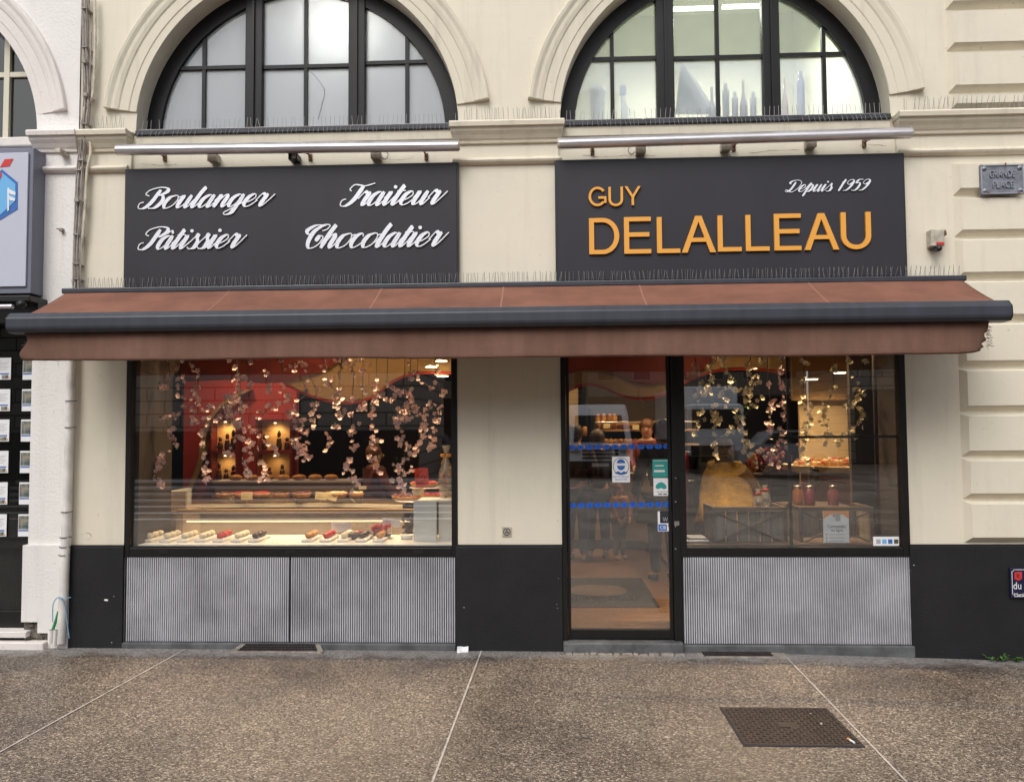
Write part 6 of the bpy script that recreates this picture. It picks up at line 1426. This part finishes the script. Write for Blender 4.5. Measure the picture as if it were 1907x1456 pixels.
# ------------------------------------------------------------------ blossom garlands
def flower(mb, c, r, g_):
    nrm = Vector((g_.gauss(0, .5), -1+g_.gauss(0, .3), g_.gauss(0, .5))).normalized(); a = nrm.cross(Vector((0, 0, 1))).normalized(); b = nrm.cross(a); ph = g_.uniform(0, 6.28); o = len(mb.v); v = [tuple(c)]; f = []
    for k in range(5):
        t0 = ph+k*1.2566; L_ = r*g_.uniform(.85, 1.1)
        for dt, q, up_ in ((-.55, .72, .25), (-.22, 1.0, .38), (.22, 1.0, .36), (.55, .72, .22)):
            d = a*math.cos(t0+dt)+b*math.sin(t0+dt); v.append(tuple(Vector(c)+d*L_*q+nrm*L_*up_))
        i = 1+k*4; f.append((0, i, i+1, i+2, i+3))
    mb.add(v, f, False)
def garland(pts, Y, petal, lab, grp, seed, dens=.9, fs=.0205):
    g_ = random.Random(seed); w0 = [P(a, b, Y) for a, b in pts]
    line = [Vector(q) for q in catmull([tuple(q+Vector((0, g_.uniform(-.03, .03), 0))) for q in w0], 5)]
    top = line[0]; line = [Vector((top.x+g_.uniform(-.08, .08), top.y, 2.58))]+line
    t = thing('blossom_garland', line[0], lab, 'blossom garland', grp)
    MB().tube(line, [.0035-.002*i/len(line) for i in range(len(line))], 5).build('twig', 'twig', t)
    fl = MB(); lf = MB(); bd = MB()
    for q in w0:
        for k in range(int(g_.choice((3, 4, 5, 6))*dens)): flower(fl, q+Vector((g_.gauss(0, .020), g_.gauss(0, .02), g_.gauss(0, .024))), fs*g_.uniform(.75, 1.25), g_)
        if g_.random() < .45:
            c = q+Vector((g_.gauss(0, .02), g_.gauss(0, .02), g_.gauss(0, .02))); d = Vector((g_.uniform(-1, 1), g_.uniform(-.6, .2), g_.uniform(-1, .4))).normalized()*.028; e = d.cross(Vector((0, 1, .2))).normalized()*.009; lf.add([c-d*.2, c+d*.4+e, c+d, c+d*.4-e], [(0, 1, 2, 3)])
    for q in line[4:]:
        if g_.random() < .38*dens: flower(fl, q+Vector((g_.gauss(0, .010), g_.gauss(0, .01), g_.gauss(0, .010))), fs*g_.uniform(.6, 1.1), g_)
    fl.build('blossoms', petal, t)
    if lf.v: lf.build('leaves', 'leaf', t)
GL_ = [
 [(316, 672), (316, 700), (307, 722), (307, 778), (318, 806), (326, 831), (300, 852), (296, 865), (295, 890), (302, 908)],
 [(341, 677), (337, 713), (338, 741), (335, 770), (323, 778)], [(358, 677), (366, 693), (366, 719), (362, 733), (366, 750), (358, 770), (359, 784)],
 [(440, 685), (441, 705), (444, 730), (440, 747), (428, 758), (392, 755), (383, 775), (383, 806), (378, 832), (380, 851), (382, 874), (386, 885)],
 [(459, 677), (459, 702), (464, 719), (423, 741), (423, 767), (434, 781), (442, 795), (440, 820), (428, 848)], [(448, 760), (452, 790), (459, 820), (457, 837), (454, 857), (459, 877), (468, 888)],
 [(495, 691), (503, 725), (507, 755), (479, 781), (476, 803), (496, 820), (516, 843)], [(470, 830), (475, 843), (488, 862), (493, 882), (493, 891)],
 [(526, 674), (527, 719), (538, 744), (550, 772), (558, 792), (547, 823), (555, 843)], [(547, 685), (571, 727), (551, 753), (548, 771), (560, 789), (562, 809), (550, 823), (560, 843), (574, 851)],
 [(565, 679), (588, 724), (585, 753), (585, 772), (582, 786), (575, 803), (568, 831)], [(605, 685), (616, 716), (630, 737), (626, 753), (632, 770), (622, 792), (615, 817), (610, 834)],
 [(636, 674), (633, 700), (630, 736), (640, 755)], [(647, 671), (657, 691), (655, 741), (655, 770), (658, 789), (655, 809), (658, 832), (653, 851), (645, 867), (655, 885), (664, 905)],
 [(677, 671), (677, 692), (675, 724), (675, 753), (672, 764)], [(700, 712), (698, 723), (709, 733), (695, 750), (692, 770), (695, 798), (700, 820), (698, 837), (698, 854), (703, 874)],
 [(720, 715), (743, 733), (729, 744), (737, 767), (754, 758), (760, 778), (748, 800), (743, 817), (754, 831), (762, 848), (743, 862), (734, 874)],
 [(765, 693), (760, 730), (765, 747), (774, 764), (752, 770), (740, 775)], [(777, 708), (805, 724), (805, 753), (791, 770), (788, 792), (788, 803), (785, 826), (774, 840), (765, 871)],
 [(810, 691), (822, 736), (819, 764), (816, 786), (808, 809), (802, 829)], [(752, 880), (746, 893), (748, 905), (760, 914)]]
for k, pts in enumerate(GL_):
    garland(pts, .30+.05*(k % 4), 'pinkpetal', '%s pink blossom garland from the left in the left shop window' % ORD[k], 'pink blossom garlands in the left window', 100+k)
GR_ = [
 [(1295, 680), (1296, 695), (1305, 717), (1300, 741), (1312, 727), (1302, 770), (1295, 802), (1304, 806)],
 [(1333, 672), (1322, 686), (1323, 706), (1320, 732), (1331, 755), (1331, 767), (1336, 781), (1331, 797), (1332, 825), (1331, 843)], [(1342, 672), (1365, 706), (1371, 722), (1345, 728), (1351, 747)],
 [(1396, 669), (1391, 689), (1394, 721), (1391, 732), (1385, 752), (1374, 770), (1377, 784), (1380, 799), (1388, 827), (1394, 839)], [(1419, 666), (1406, 706), (1416, 742), (1403, 755), (1355, 806)],
 [(1430, 720), (1435, 747), (1435, 767), (1433, 786), (1435, 796), (1440, 825), (1435, 859)], [(1456, 666), (1455, 698), (1458, 727), (1458, 750), (1460, 775), (1458, 804), (1462, 838)],
 [(1498, 669), (1497, 709), (1498, 755), (1504, 767), (1501, 793), (1498, 804), (1501, 819), (1494, 842), (1501, 853)], [(1550, 689), (1553, 724), (1538, 752), (1535, 778), (1541, 807), (1538, 825)],
 [(1579, 666), (1593, 724), (1576, 750), (1602, 767), (1602, 778), (1593, 796), (1585, 804), (1560, 820)], [(1610, 669), (1596, 721), (1605, 738), (1590, 750)]]
for k, pts in enumerate(GR_):
    garland(pts, .34+.06*(k % 3), 'pinkpetal' if k in (5, 6) else 'creampetal', '%s blossom garland from the left in the right shop window' % ORD[k], 'blossom garlands in the right window', 200+k)

# ------------------------------------------------------------------ bottles in the right arched window
def bottle(px, pyb, pyt, rad, m, cap, lab, Y=.30, shape='bottle'):
    q = P(px, pyb, Y); h = P(px, pyt, Y).z-q.z; z0 = ZS+.01; h = h+(q.z-z0); t = thing('bucket' if shape == 'bucket' else 'bottle', (q.x, Y, z0), lab, 'bucket' if shape == 'bucket' else 'bottle')
    if shape == 'bucket': MB().lathe([(rad*.78, 0), (rad, h*.93), (rad*1.08, h*.93), (rad*1.08, h)], q.x, Y, 18, 'z', z0).build('body', m, t); MB().lathe([(rad*1.1, 0), (rad*1.0, .012)], q.x, Y, 18, 'z', z0+h).build('lid', cap, t)
    elif shape == 'can': MB().lathe([(rad, 0), (rad, h*.84), (rad*.6, h*.88)], q.x, Y, 14, 'z', z0).build('body', m, t); MB().lathe([(rad*.6, 0), (rad*.55, h*.12)], q.x, Y, 12, 'z', z0+h*.88).build('cap', cap, t)
    elif shape == 'spray': MB().lathe([(rad, 0), (rad, h*.5), (rad*.4, h*.72), (rad*.35, h*.8)], q.x, Y, 14, 'z', z0).build('body', m, t); MB().box(q.x-rad*1.3, q.x+rad*.5, Y-.012, Y+.012, z0+h*.8, z0+h, .006).box(q.x-rad*.9, q.x-rad*.6, Y-.006, Y+.006, z0+h*.6, z0+h*.8).build('trigger', cap, t)
    else: MB().lathe([(rad, 0), (rad, h*.52), (rad*.35, h*.72), (rad*.32, h*.9)], q.x, Y, 14, 'z', z0).build('body', m, t); MB().lathe([(rad*.38, 0), (rad*.38, h*.1)], q.x, Y, 10, 'z', z0+h*.9).build('cap', cap, t)
bottle(1113, 205, 168, .062, 'whitelam', 'whitelam', 'white bucket at the left of the right arched window', shape='bucket')
bottle(1163, 205, 160, .028, 'whitelam', 'bluecan', 'white spray bottle with a blue trigger in the right arched window', shape='spray')
bottle(1326, 208, 163, .030, 'bottlegrey', 'greybox', 'dull brown bottle left of the middle bar in the right arched window')
bottle(1352, 208, 157, .027, 'bottlegrey', 'bottlegrey', 'grey cylindrical bottle right of the middle bar in the right arched window', shape='can')
bottle(1369, 208, 172, .024, 'bottlegrey', 'bottlegreen', 'short green capped bottle, left one in the right arched window', shape='can')
bottle(1385, 208, 150, .030, 'bottlegrey', 'bottleamber', 'tall pale bottle with a white label between two green capped bottles')
bottle(1403, 208, 172, .024, 'bottlegrey', 'bottlegreen', 'short green capped bottle, right one in the right arched window', shape='can')
bottle(1462, 207, 147, .026, 'bottleamber', 'bottleamber', 'amber orange bottle in the right field of the right arched window')
bottle(1492, 205, 134, .030, 'bluecan', 'bluecan', 'tall blue aerosol can in the right arched window', shape='can')
t = thing('leaning_board', (1.0, .5, ZS), 'tall grey board leaning behind the middle panes of the right arched window', 'board')
pts_ = [(1258, 212), (1268, 118), (1276, 118), (1336, 212)]; MB().prism([(P(a, b, .36).x, P(a, b, .36).z) for a, b in pts_], .36, .38).build('board', 'zinc', t); MB().tube([P(1272, 116, .35), P(1330, 213, .35)], .012, 6).build('edge_strip', 'whitelam', t)
def fluor(x0, y0, x1, y1, Y, lab, e):
    a, b = P(x0, y0, Y), P(x1, y1, Y); zz_ = (a.z+b.z)/2; t = thing('fluorescent_lamp', ((a.x+b.x)/2, Y, zz_), lab, 'ceiling light')
    MB().box(a.x, b.x, Y-.02, Y+.02, zz_-.012, zz_+.012, .004).build('tube', 'tubewhite', t); MB().box(a.x, b.x, Y-.03, Y+.03, zz_+.013, zz_+.05).build('housing', 'whitelam', t)
    l = bpy.data.lights.new('lamp', 'AREA'); l.shape = 'RECTANGLE'; l.size = b.x-a.x; l.size_y = .1; l.energy = e; l.color = (1, 1, .86); o = bpy.data.objects.new('lamp', l); COL.objects.link(o); o.location = ((a.x+b.x)/2, Y, zz_-.03)
fluor(1345, 14, 1424, 12, 2.0, 'white fluorescent tube on the ceiling, right one in the right arched window', 46); fluor(1254, 18, 1333, 16, 2.0, 'white fluorescent tube on the ceiling, left one in the right arched window', 46)
q = P(655, 75, .50); t = thing('hanging_lamp', q, 'glowing warm lamp blurred behind the frosted panes of the left arched window', 'lamp')
MB().blob(q, .06, 14).build('bulb', 'lampwarm', t); MB().tube([q, (q.x, q.y, 5.7)], .004, 5).build('cord', 'ink', t)
l = bpy.data.lights.new('lamp', 'POINT'); l.energy = 42; l.color = (1, .88, .70); l.shadow_soft_size = .08; o = bpy.data.objects.new('lamp', l); COL.objects.link(o); o.location = q+Vector((0, -.10, 0))
o = MB().tube(catmull([tuple(P(a, b, .172)) for a, b in ((578, 134), (590, 146), (604, 168), (600, 192), (592, 222))], 5), .0022, 4).build('crack', 'grey', w1)

# ------------------------------------------------------------------ people
def skin_mesh(name, J, E_, m, parent, sub=1):
    """J: name -> (pos, radius); E_: pairs"""
    names = list(J); bm = bmesh.new(); L_ = bm.verts.layers.skin.verify(); vs = {}
    for k_ in names:
        p_, r_ = J[k_]; vv = bm.verts.new(p_); rr = r_ if isinstance(r_, tuple) else (r_, r_); vv[L_].radius = rr; vs[k_] = vv
    vs[names[0]][L_].use_root = True
    for a, b in E_: bm.edges.new((vs[a], vs[b]))
    me = bpy.data.meshes.new(name); bm.to_mesh(me); bm.free()
    o = bpy.data.objects.new(name, me); COL.objects.link(o); sk = o.modifiers.new('s', 'SKIN'); sk.use_smooth_shade = True; sb = o.modifiers.new('b', 'SUBSURF'); sb.levels = sub; sb.render_levels = sub
    dg = bpy.context.evaluated_depsgraph_get(); me2 = bpy.data.meshes.new_from_object(o.evaluated_get(dg)); bpy.data.objects.remove(o); bpy.data.meshes.remove(me)
    me2.name = name; me2.materials.clear(); me2.materials.append(M[m])
    for p_ in me2.polygons: p_.use_smooth = True
    o = bpy.data.objects.new(name, me2); COL.objects.link(o); o.parent = parent; return o
def person(loc, rz, H, lab, top, legs, hair, long_hair=False, skirt=None, lean=0.0, arms=((.05, -.10), (.05, -.10)), scarf=None, wide=1.0, shoes='shoe', headturn=0.0):
    """stands at loc, facing -Y before the turn rz; arms: (elbow forward, wrist forward, [wrist height]) per side, as fractions of H"""
    t = thing('person', loc, lab, 'person'); t.rotation_euler = (0, 0, rz)
    h = H; ln = lambda z: -lean*max(0, z-.52)*h
    def V(x, y, z): return Vector((x*h, y*h+ln(z), z*h))
    J = {'pelvis': (V(0, 0, .53), .078*h), 'waist': (V(0, 0, .61), .070*h), 'chest': (V(0, .005, .72), .083*h), 'upper': (V(0, .005, .79), .070*h), 'neck': (V(0, .0, .845), .031*h), 'jaw': (V(0, -.012, .885), .043*h), 'head': (V(0, -.004, .93), .060*h), 'crown': (V(0, .002, .965), .050*h)}
    E_ = [('pelvis', 'waist'), ('waist', 'chest'), ('chest', 'upper'), ('upper', 'neck'), ('neck', 'jaw'), ('jaw', 'head'), ('head', 'crown')]
    for s_, n_, am in ((-1, 'L', arms[0]), (1, 'R', arms[1])):
        J['hip'+n_] = (V(s_*.052, 0, .49), .058*h); J['knee'+n_] = (V(s_*.058, -.006, .28), .036*h); J['ankle'+n_] = (V(s_*.062, .008, .045), .022*h); J['toe'+n_] = (V(s_*.07, -.075, .018), .020*h)
        ef, wf = am[0], am[1]; wz = am[2] if len(am) > 2 else .50
        J['sh'+n_] = (V(s_*.105*wide, .0, .80), .040*h); J['el'+n_] = (V(s_*.135*wide, -ef, .655), .028*h); J['wr'+n_] = (V(s_*(.135*wide if wz < .55 else .09), -wf, wz), .017*h)
        wp_ = J['wr'+n_][0]; dirv = (wp_-J['el'+n_][0]).normalized(); pal = wp_+dirv*.035*h; J['palm'+n_] = (pal, .018*h); side = Vector((0, 1, 0)) if abs(dirv.y) < .7 else Vector((1, 0, 0))
        E_ += [('pelvis', 'hip'+n_), ('hip'+n_, 'knee'+n_), ('knee'+n_, 'ankle'+n_), ('ankle'+n_, 'toe'+n_), ('upper', 'sh'+n_), ('sh'+n_, 'el'+n_), ('el'+n_, 'wr'+n_), ('wr'+n_, 'palm'+n_)]
        for f_ in range(4):
            ln_ = (.038, .044, .042, .034)[f_]*h; b_ = pal+side*(f_-1.5)*.011*h+dirv*.014*h; J['f%d%s' % (f_, n_)] = (b_, .0055*h); J['g%d%s' % (f_, n_)] = (b_+dirv*ln_*.6+Vector((-s_*.004*h, 0, 0)), .005*h); J['k%d%s' % (f_, n_)] = (b_+dirv*ln_+Vector((-s_*.012*h, 0, 0)), .004*h)
            E_ += [('palm'+n_, 'f%d%s' % (f_, n_)), ('f%d%s' % (f_, n_), 'g%d%s' % (f_, n_)), ('g%d%s' % (f_, n_), 'k%d%s' % (f_, n_))]
        J['th'+n_] = (pal-side*.022*h-dirv*.005*h, .006*h); J['tt'+n_] = (pal-side*.032*h+dirv*.018*h, .005*h); E_ += [('palm'+n_, 'th'+n_), ('th'+n_, 'tt'+n_)]
    skin_mesh('body', J, E_, 'skin', t, 2)
    def sel(keys, grow, edges): return {k_: (J[k_][0], (J[k_][1]+grow*h)) for k_ in keys}, edges
    K = ['chest', 'waist', 'pelvis', 'upper', 'shL', 'elL', 'wrL', 'shR', 'elR', 'wrR']; Jt, _ = sel(K, .013, None); Jt['upper'] = (J['upper'][0]+Vector((0, 0, .008*h)), .088*h); Jt['collar'] = (V(0, .003, .826), .046*h); Jt['chest'] = (J['chest'][0], .098*h); Jt['shL'] = (J['shL'][0], .058*h); Jt['shR'] = (J['shR'][0], .058*h); Jt['pelvis'] = (J['pelvis'][0]-Vector((0, 0, .02*h)), .086*h)
    skin_mesh('top', Jt, [('chest', 'waist'), ('waist', 'pelvis'), ('chest', 'upper'), ('upper', 'collar'), ('upper', 'shL'), ('shL', 'elL'), ('elL', 'wrL'), ('upper', 'shR'), ('shR', 'elR'), ('elR', 'wrR')], top, t, 2)
    if skirt:
        o = MB().lathe([(.085*h, .60*h), (.105*h, .50*h), (.125*h, .36*h), (.135*h, skirt*h), (.125*h, skirt*h)], 0, 0, 24).build('skirt', legs, None); o.parent = t
    else:
        K = ['pelvis', 'hipL', 'kneeL', 'ankleL', 'hipR', 'kneeR', 'ankleR']; Jt, _ = sel(K, .010, None)
        skin_mesh('trousers', Jt, [('pelvis', 'hipL'), ('hipL', 'kneeL'), ('kneeL', 'ankleL'), ('pelvis', 'hipR'), ('hipR', 'kneeR'), ('kneeR', 'ankleR')], legs, t, 2)
    for n_ in 'LR':
        a, b = J['ankle'+n_][0], J['toe'+n_][0]; skin_mesh('shoe', {'a': (a+Vector((0, .02*h, -.022*h)), .024*h), 'b': ((a+b)/2+Vector((0, 0, -.008*h)), .026*h), 'c': (b, .022*h)}, [('a', 'b'), ('b', 'c')], shoes, t, 1)
    hc = J['head'][0]
    s = MB(); s.blob((0, hc.y+.014*h, hc.z+.012*h), (.062*h, .066*h, .066*h), 16, .02)
    if long_hair:
        s.blob((0, hc.y+.045*h, hc.z-.05*h), (.062*h, .038*h, .085*h), 14, .04)
    else: s.blob((0, hc.y+.035*h, hc.z-.02*h), (.054*h, .04*h, .05*h), 14, .03)
    o = s.build('hair', hair, None); o.parent = t
    fy = hc.y-.060*h
    for sx in (-.021, .021): o = MB().blob((sx*h, fy+.004*h, hc.z+.0*h), (.008*h, .005*h, .005*h), 8).build('eye', 'ink', None); o.parent = t
    o = MB().blob((0, fy-.004*h, hc.z-.018*h), (.008*h, .012*h, .014*h), 8).build('nose', 'skin', None); o.parent = t
    o = MB().blob((0, fy+.006*h, hc.z-.040*h), (.016*h, .005*h, .004*h), 8).build('mouth', 'berry', None); o.parent = t
    if scarf:
        # loose shawl over the back and shoulders
        s = MB(); n_ = 26; prof = [(.040, .858), (.065, .842), (.105, .81), (.140, .76), (.162, .69), (.178, .61), (.192, .52), (.205, .44), (.20, .43)]
        hb = MB(); hb.blob((.008*h, .065*h+ln(.84), .835*h), (.062*h, .035*h, .095*h), 14, .05); hb.blob((-.03*h, .07*h+ln(.80), .79*h), (.03*h, .02*h, .06*h), 10, .06); ho = hb.build('hair', hair, None); ho.parent = t
        v = []
        for r_, z in prof:
            for k_ in range(n_): a = 2*math.pi*k_/n_; fold = 1+.11*math.sin(a*6+z*9)*(.86-z)*2.2; v.append((r_*h*math.cos(a)*fold, r_*h*.78*math.sin(a)*fold+ln(z), z*h+.020*h*math.sin(a*2+.6)*(.86-z)*4))
        s.add(v, [(i*n_+k_, i*n_+(k_+1) % n_, (i+1)*n_+(k_+1) % n_, (i+1)*n_+k_) for i in range(len(prof)-1) for k_ in range(n_)], True); s.tube([(-.08*h, 0, .79*h), (-.15*h, -.02*h+ln(.7), .70*h), (-.20*h, -.08*h, .62*h), (-.215*h, -.14*h, .58*h)], [.05*h, .06*h, .048*h, .035*h], 12); o = s.build('shawl', scarf, None); o.parent = t
    return t
def at(px, py, Y): q = P(px, py, Y); return q.x, q.z
x, z = at(1352, 818, 1.6); person((x, 1.6, FL), R(175), z-FL+.02, 'woman with dark hair and a mustard shawl seen from behind in the right window', 'mustard', 'skirt', 'hair', True, skirt=.22, lean=.30, scarf='mustard', wide=.72, arms=((.05, .10, .52), (.06, .16, .60)))
x, z = at(698, 828, 2.6); person((x, 2.6, FL), R(120), z-FL, 'clerk with auburn hair and maroon dress behind the cake counter in the left window', 'maroon', 'maroon', 'redhair', False, skirt=.2, arms=((.06, .18, .62), (.06, .16, .60)))
x, z = at(1068, 790, 3.3); person((x+.02, 3.3, FL), R(150), z-FL, 'customer in a dark brown coat and jeans at the left behind the door glass', 'coat', 'jeans', 'hair', False, arms=((.04, .12, .58), (.04, .10, .56)))
x, z = at(1108, 800, 3.35); person((x+.03, 3.5, FL), R(190), z-FL, 'customer in dark navy top and jeans standing second from the left behind the door', 'navy', 'jeans', 'hair', False, arms=((.05, .10, .55), (.04, .10, .56)))
x, z = at(1153, 902, 3.3); person((x, 3.35, FL), R(35), z-FL, 'small child with auburn hair and rust coat in the middle of the door glass', 'rustcoat', 'leggings', 'redhair', True, arms=((.04, .08, .55), (.04, .10, .56)))
x, z = at(1205, 822, 4.35); person((x, 4.35, FL), R(-10), 1.62, 'baker with beige apron serving behind the counter under the round loaves', 'maroon', 'apron', 'redhair', False, skirt=.3, arms=((.06, .15, .62), (.06, .16, .60)))
x, z = at(1232, 830, 2.2); pr_ = person((x, 2.15, FL), R(200), 1.60, 'customer in navy jacket carrying an olive shoulder bag beside the door edge', 'navy', 'jeans', 'hair', False, shoes='ink', arms=((.04, .08, .5), (.05, .12, .52)))
q = P(1205, 955, 2.0); t = thing('shoulder_bag', q, 'olive canvas bag hanging from the customer at the right of the door', 'bag')
MB().box(q.x-.13, q.x+.13, 1.93, 2.07, q.z-.10, q.z+.10, .04).build('body', 'olive', t); MB().tube(catmull([(q.x-.1, 2.0, q.z+.08), (q.x-.02, 2.05, q.z+.35), (q.x+.10, 2.1, q.z+.5), (q.x+.12, 2.05, q.z+.3), (q.x+.1, 2.0, q.z+.08)], 6), .012, 6).build('strap', 'olive', t)

# ------------------------------------------------------------------ the square behind the camera, mirrored in the shop glass
def MR(px, py, V_): q = P(px, py, V_); return Vector((q.x, -V_, q.z))      # V_: mirror depth of a thing that stands V_ metres in front of the facade
van = thing('delivery_van', (1.2, -19, 0), 'white delivery van parked across the square, mirrored in the door glass', 'van')
a = MR(1057, 870, 19); b = MR(1180, 870, 19); xc = (a.x+b.x)/2; hw = (b.x-a.x)/2*1.0
zr = MR(1118, 750, 19).z; zw1 = MR(1118, 772, 19).z; zw0 = MR(1118, 822, 19).z; zg = MR(1118, 858, 19).z
s = MB(); y = -19.0
prof = [(y+.0, .32), (y+.02, zg+.02), (y-.15, zw0-.06), (y-.75, zw1), (y-1.1, zr-.03), (y-1.6, zr), (y-5.4, zr), (y-5.5, .4)]
nX = [(-1.0, .0), (-.97, .03), (-.90, .0)]
v = []
for fx, ins in ((-1, .10), (-.93, .0), (.93, .0), (1, .10)):
    for yy, z in prof: v.append((xc+fx*hw*(1-.10*max(0, (z-1.2)/1.4)), yy-(ins if yy > y-1.4 else 0), z-(ins*.4 if z > 2 else 0)))
n_ = len(prof); s.add(v, [(i*n_+j, i*n_+(j+1) % n_, (i+1)*n_+(j+1) % n_, (i+1)*n_+j) for i in range(3) for j in range(n_)]+[tuple(range(n_)), tuple(range(3*n_, 4*n_))], False)
s.build('body', 'vanpaint', van)
def vx(f_): return xc+f_*hw
s = MB(); s.add([(vx(-.80), y-.16, zw0-.02), (vx(.80), y-.16, zw0-.02), (vx(.72), y-.735, zw1-.02), (vx(-.72), y-.735, zw1-.02), (vx(-.80), y-.12, zw0-.0), (vx(.80), y-.12, zw0-.0), (vx(.72), y-.70, zw1-.01), (vx(-.72), y-.70, zw1-.01)], [(0, 1, 2, 3), (4, 5, 6, 7), (0, 1, 5, 4), (1, 2, 6, 5), (2, 3, 7, 6), (3, 0, 4, 7)]); s.build('windscreen', 'vanglass', van)
s = MB()
for k in range(4): s.box(vx(-.55), vx(.55), y, y+.05, .58+k*.12, .65+k*.12, .01)
s.box(vx(-.95), vx(.95), y-.0, y+.06, .28, .52, .04); s.build('grille_and_bumper', 'black', van)
for sx in (-1, 1):
    MB().box(vx(sx*.62), vx(sx*.92), y-.02, y+.05, .78, 1.02, .04).build('headlight', 'steel', van)
    MB().box(vx(sx*1.06), vx(sx*1.20), y-.55, y-.42, zw0, zw0+.38, .03).build('mirror', 'black', van)
    for yy in (-.9, -4.6):
        w_ = MB(); w_.lathe([(.34, -.11), (.34, .11)], 0, 0, 20, 'y', 0); o = w_.build('wheel', 'black', None); o.parent = van; o.matrix_parent_inverse = Matrix.Translation((-1.2, 19, 0)); o.rotation_euler = (0, 0, R(90)); o.location = (vx(sx*.86), y+yy, .34)
s = MB(); s.lathe([(.09, 0), (.06, .02)], xc, y+.03, 4, 'y', zg+.06); s.build('badge', 'steel', van); MB().box(vx(-.26), vx(.26), y+.06, y+.07, .34, .45).build('number_plate', 'doily', van)
MB().box(xc-.25, xc-.1, y-1.25, y-1.2, zr-.14, zr-.05).box(xc+.0-.75, xc-.60, y-1.25, y-1.2, zr-.14, zr-.05).pieces('roof_mark', 'doily', van)
trk = thing('box_truck', (4, -22, 0), 'grey white box truck parked across the square, mirrored at the left of the right window', 'truck')
a, b = MR(1262, 720, 24), MR(1345, 770, 24); MB().box(a.x, b.x+.6, -30, -24, 1.0, a.z, .05).build('cargo_box', 'vanpaint', trk)
s = MB(); s.box(a.x+.1, b.x+.5, -23.8, -22.6, .5, 2.4, .15); s.build('cab', 'vanpaint', trk); MB().box(a.x+.25, b.x+.35, -22.62, -22.55, 1.5, 2.2, .02).build('windscreen', 'vanglass', trk); MB().box(a.x+.2, b.x+.4, -22.6, -22.5, .55, .9, .02).build('bumper', 'black', trk)
for sx in (a.x+.35, b.x+.25):
    for yy in (-23.2, -28.5): o = MB().lathe([(.42, -.14), (.42, .14)], 0, 0, 20, 'y', 0).build('wheel', 'black', None); o.parent = trk; o.matrix_parent_inverse = Matrix.Translation((-4, 22, 0)); o.rotation_euler = (0, 0, R(90)); o.location = (sx, yy, .42)
def car(px0, px1, pyr, V_, lab, m):
    a, b = MR(px0, 820, V_), MR(px1, 820, V_); t = thing('parked_car', ((a.x+b.x)/2, -V_, 0), lab, 'car', 'cars parked across the square'); L_ = b.x-a.x; y = -V_
    prof = [(0, .35), (.0, .75), (.04, .88), (.22, .95), (.34, 1.36), (.45, 1.45), (.75, 1.43), (.92, 1.0), (1.0, .92), (1.0, .35)]
    def ln2(f_): return a.x+L_*f_
    s = MB(); s.prism([(ln2(u), z) for u, z in prof], y, y-1.7); s.build('body', m, t)
    s = MB(); s.prism([(ln2(u), z) for u, z in ((.26, .97), (.36, 1.32), (.46, 1.38), (.72, 1.37), (.85, 1.02))], y+.01, y-.01); s.build('side_windows', 'vanglass', t)
    for u in (.18, .82): MB().lathe([(.32, -.1), (.32, .04)], ln2(u), y, 20, 'y', .32).build('wheel', 'black', t)
M['carblue'] = mat('slate blue car paint', (.12, .14, .20), .25, coat=.6); M['cargrey'] = mat('silver grey car paint', (.34, .35, .37), .25, coat=.6)
car(1375, 1560, 790, 21, 'silver grey car parked across the square, mirrored behind the window bar', 'cargrey')
car(715, 850, 790, 24, 'slate blue car parked across the square, mirrored at the right of the left window', 'carblue')
# buildings across the square
def house(x0, x1, y, h, base, stone, lab, win, floors=3, seed=1):
    t = thing('opposite_building', ((x0+x1)/2, y, 0), lab, 'building'); MB().box(x0, x1, y-6, y, -.1, h).build('wall', stone, t); MB().box(x0-.2, x1+.2, y-6.3, y+.4, h, h+.5, .05).build('cornice', 'darkstone', t); MB().box(x0+.02, x1-.02, y+.001, y+.12, -.1, base).build('shopfront', 'black', t)
    n = int((x1-x0)/win); 
    for f_ in range(floors):
        for i in range(n):
            xa = x0+(i+.28)*(x1-x0)/n; z = base+.9+f_*3.0
            if z+1.8 > h: continue
            wd_ = MB().box(xa-.1, xa+(x1-x0)/n*.44+.1, y, y+.08, z-.12, z+1.9).build('window', 'darkstone2', t); MB().box(xa, xa+(x1-x0)/n*.44, y+.081, y+.09, z, z+1.8).build('pane', 'vanglass', wd_)
M['darkstone'] = mat('weathered grey stone', (.12, .11, .10), .9, var=.2); M['darkstone2'] = mat('pale window surround', (.30, .28, .25), .8); M['opcream'] = mat('pale grey facade render', (.26, .24, .21), .9, var=.1)
house(-26, -3.9, -18.5, 9.5, 1.55, 'opstone', 'grey ashlar building across the square at the left, mirrored in the left window', 30, 0)
house(-14, -.4, -34, 13, 3.1, 'opcream', 'pale narrow building across the square, mirrored right of the ashlar wall', 1.7)
house(-3.0, 3.6, -44, 14, 3.1, 'opstone', 'grey stone building across the square, mirrored in the door glass', 2.0)
house(2.4, 14, -36, 12.5, 3.2, 'opcream', 'long pale building across the square, mirrored in the right window', 1.7)
house(14.1, 40, -30, 12, 3.2, 'opstone', 'grey stone corner building across the square at the far right', 3.0)
# low pale steps crossing the square
for k, yy in enumerate((-7.9, -8.8, -9.9, -11.2, -12.8, -14.8, -17.3)):
    z = .02+.012*k
    s = MB(); s.box(-16, -.9, yy-.9, yy, -.1, z+.0); o = s.build('square_step', 'darkstone'); tag(o, kind='structure')
    s = MB(); s.box(-16, -.9, yy, yy+.20, -.1, z+.012); o = s.build('step_edge', 'doily'); tag(o, kind='structure')
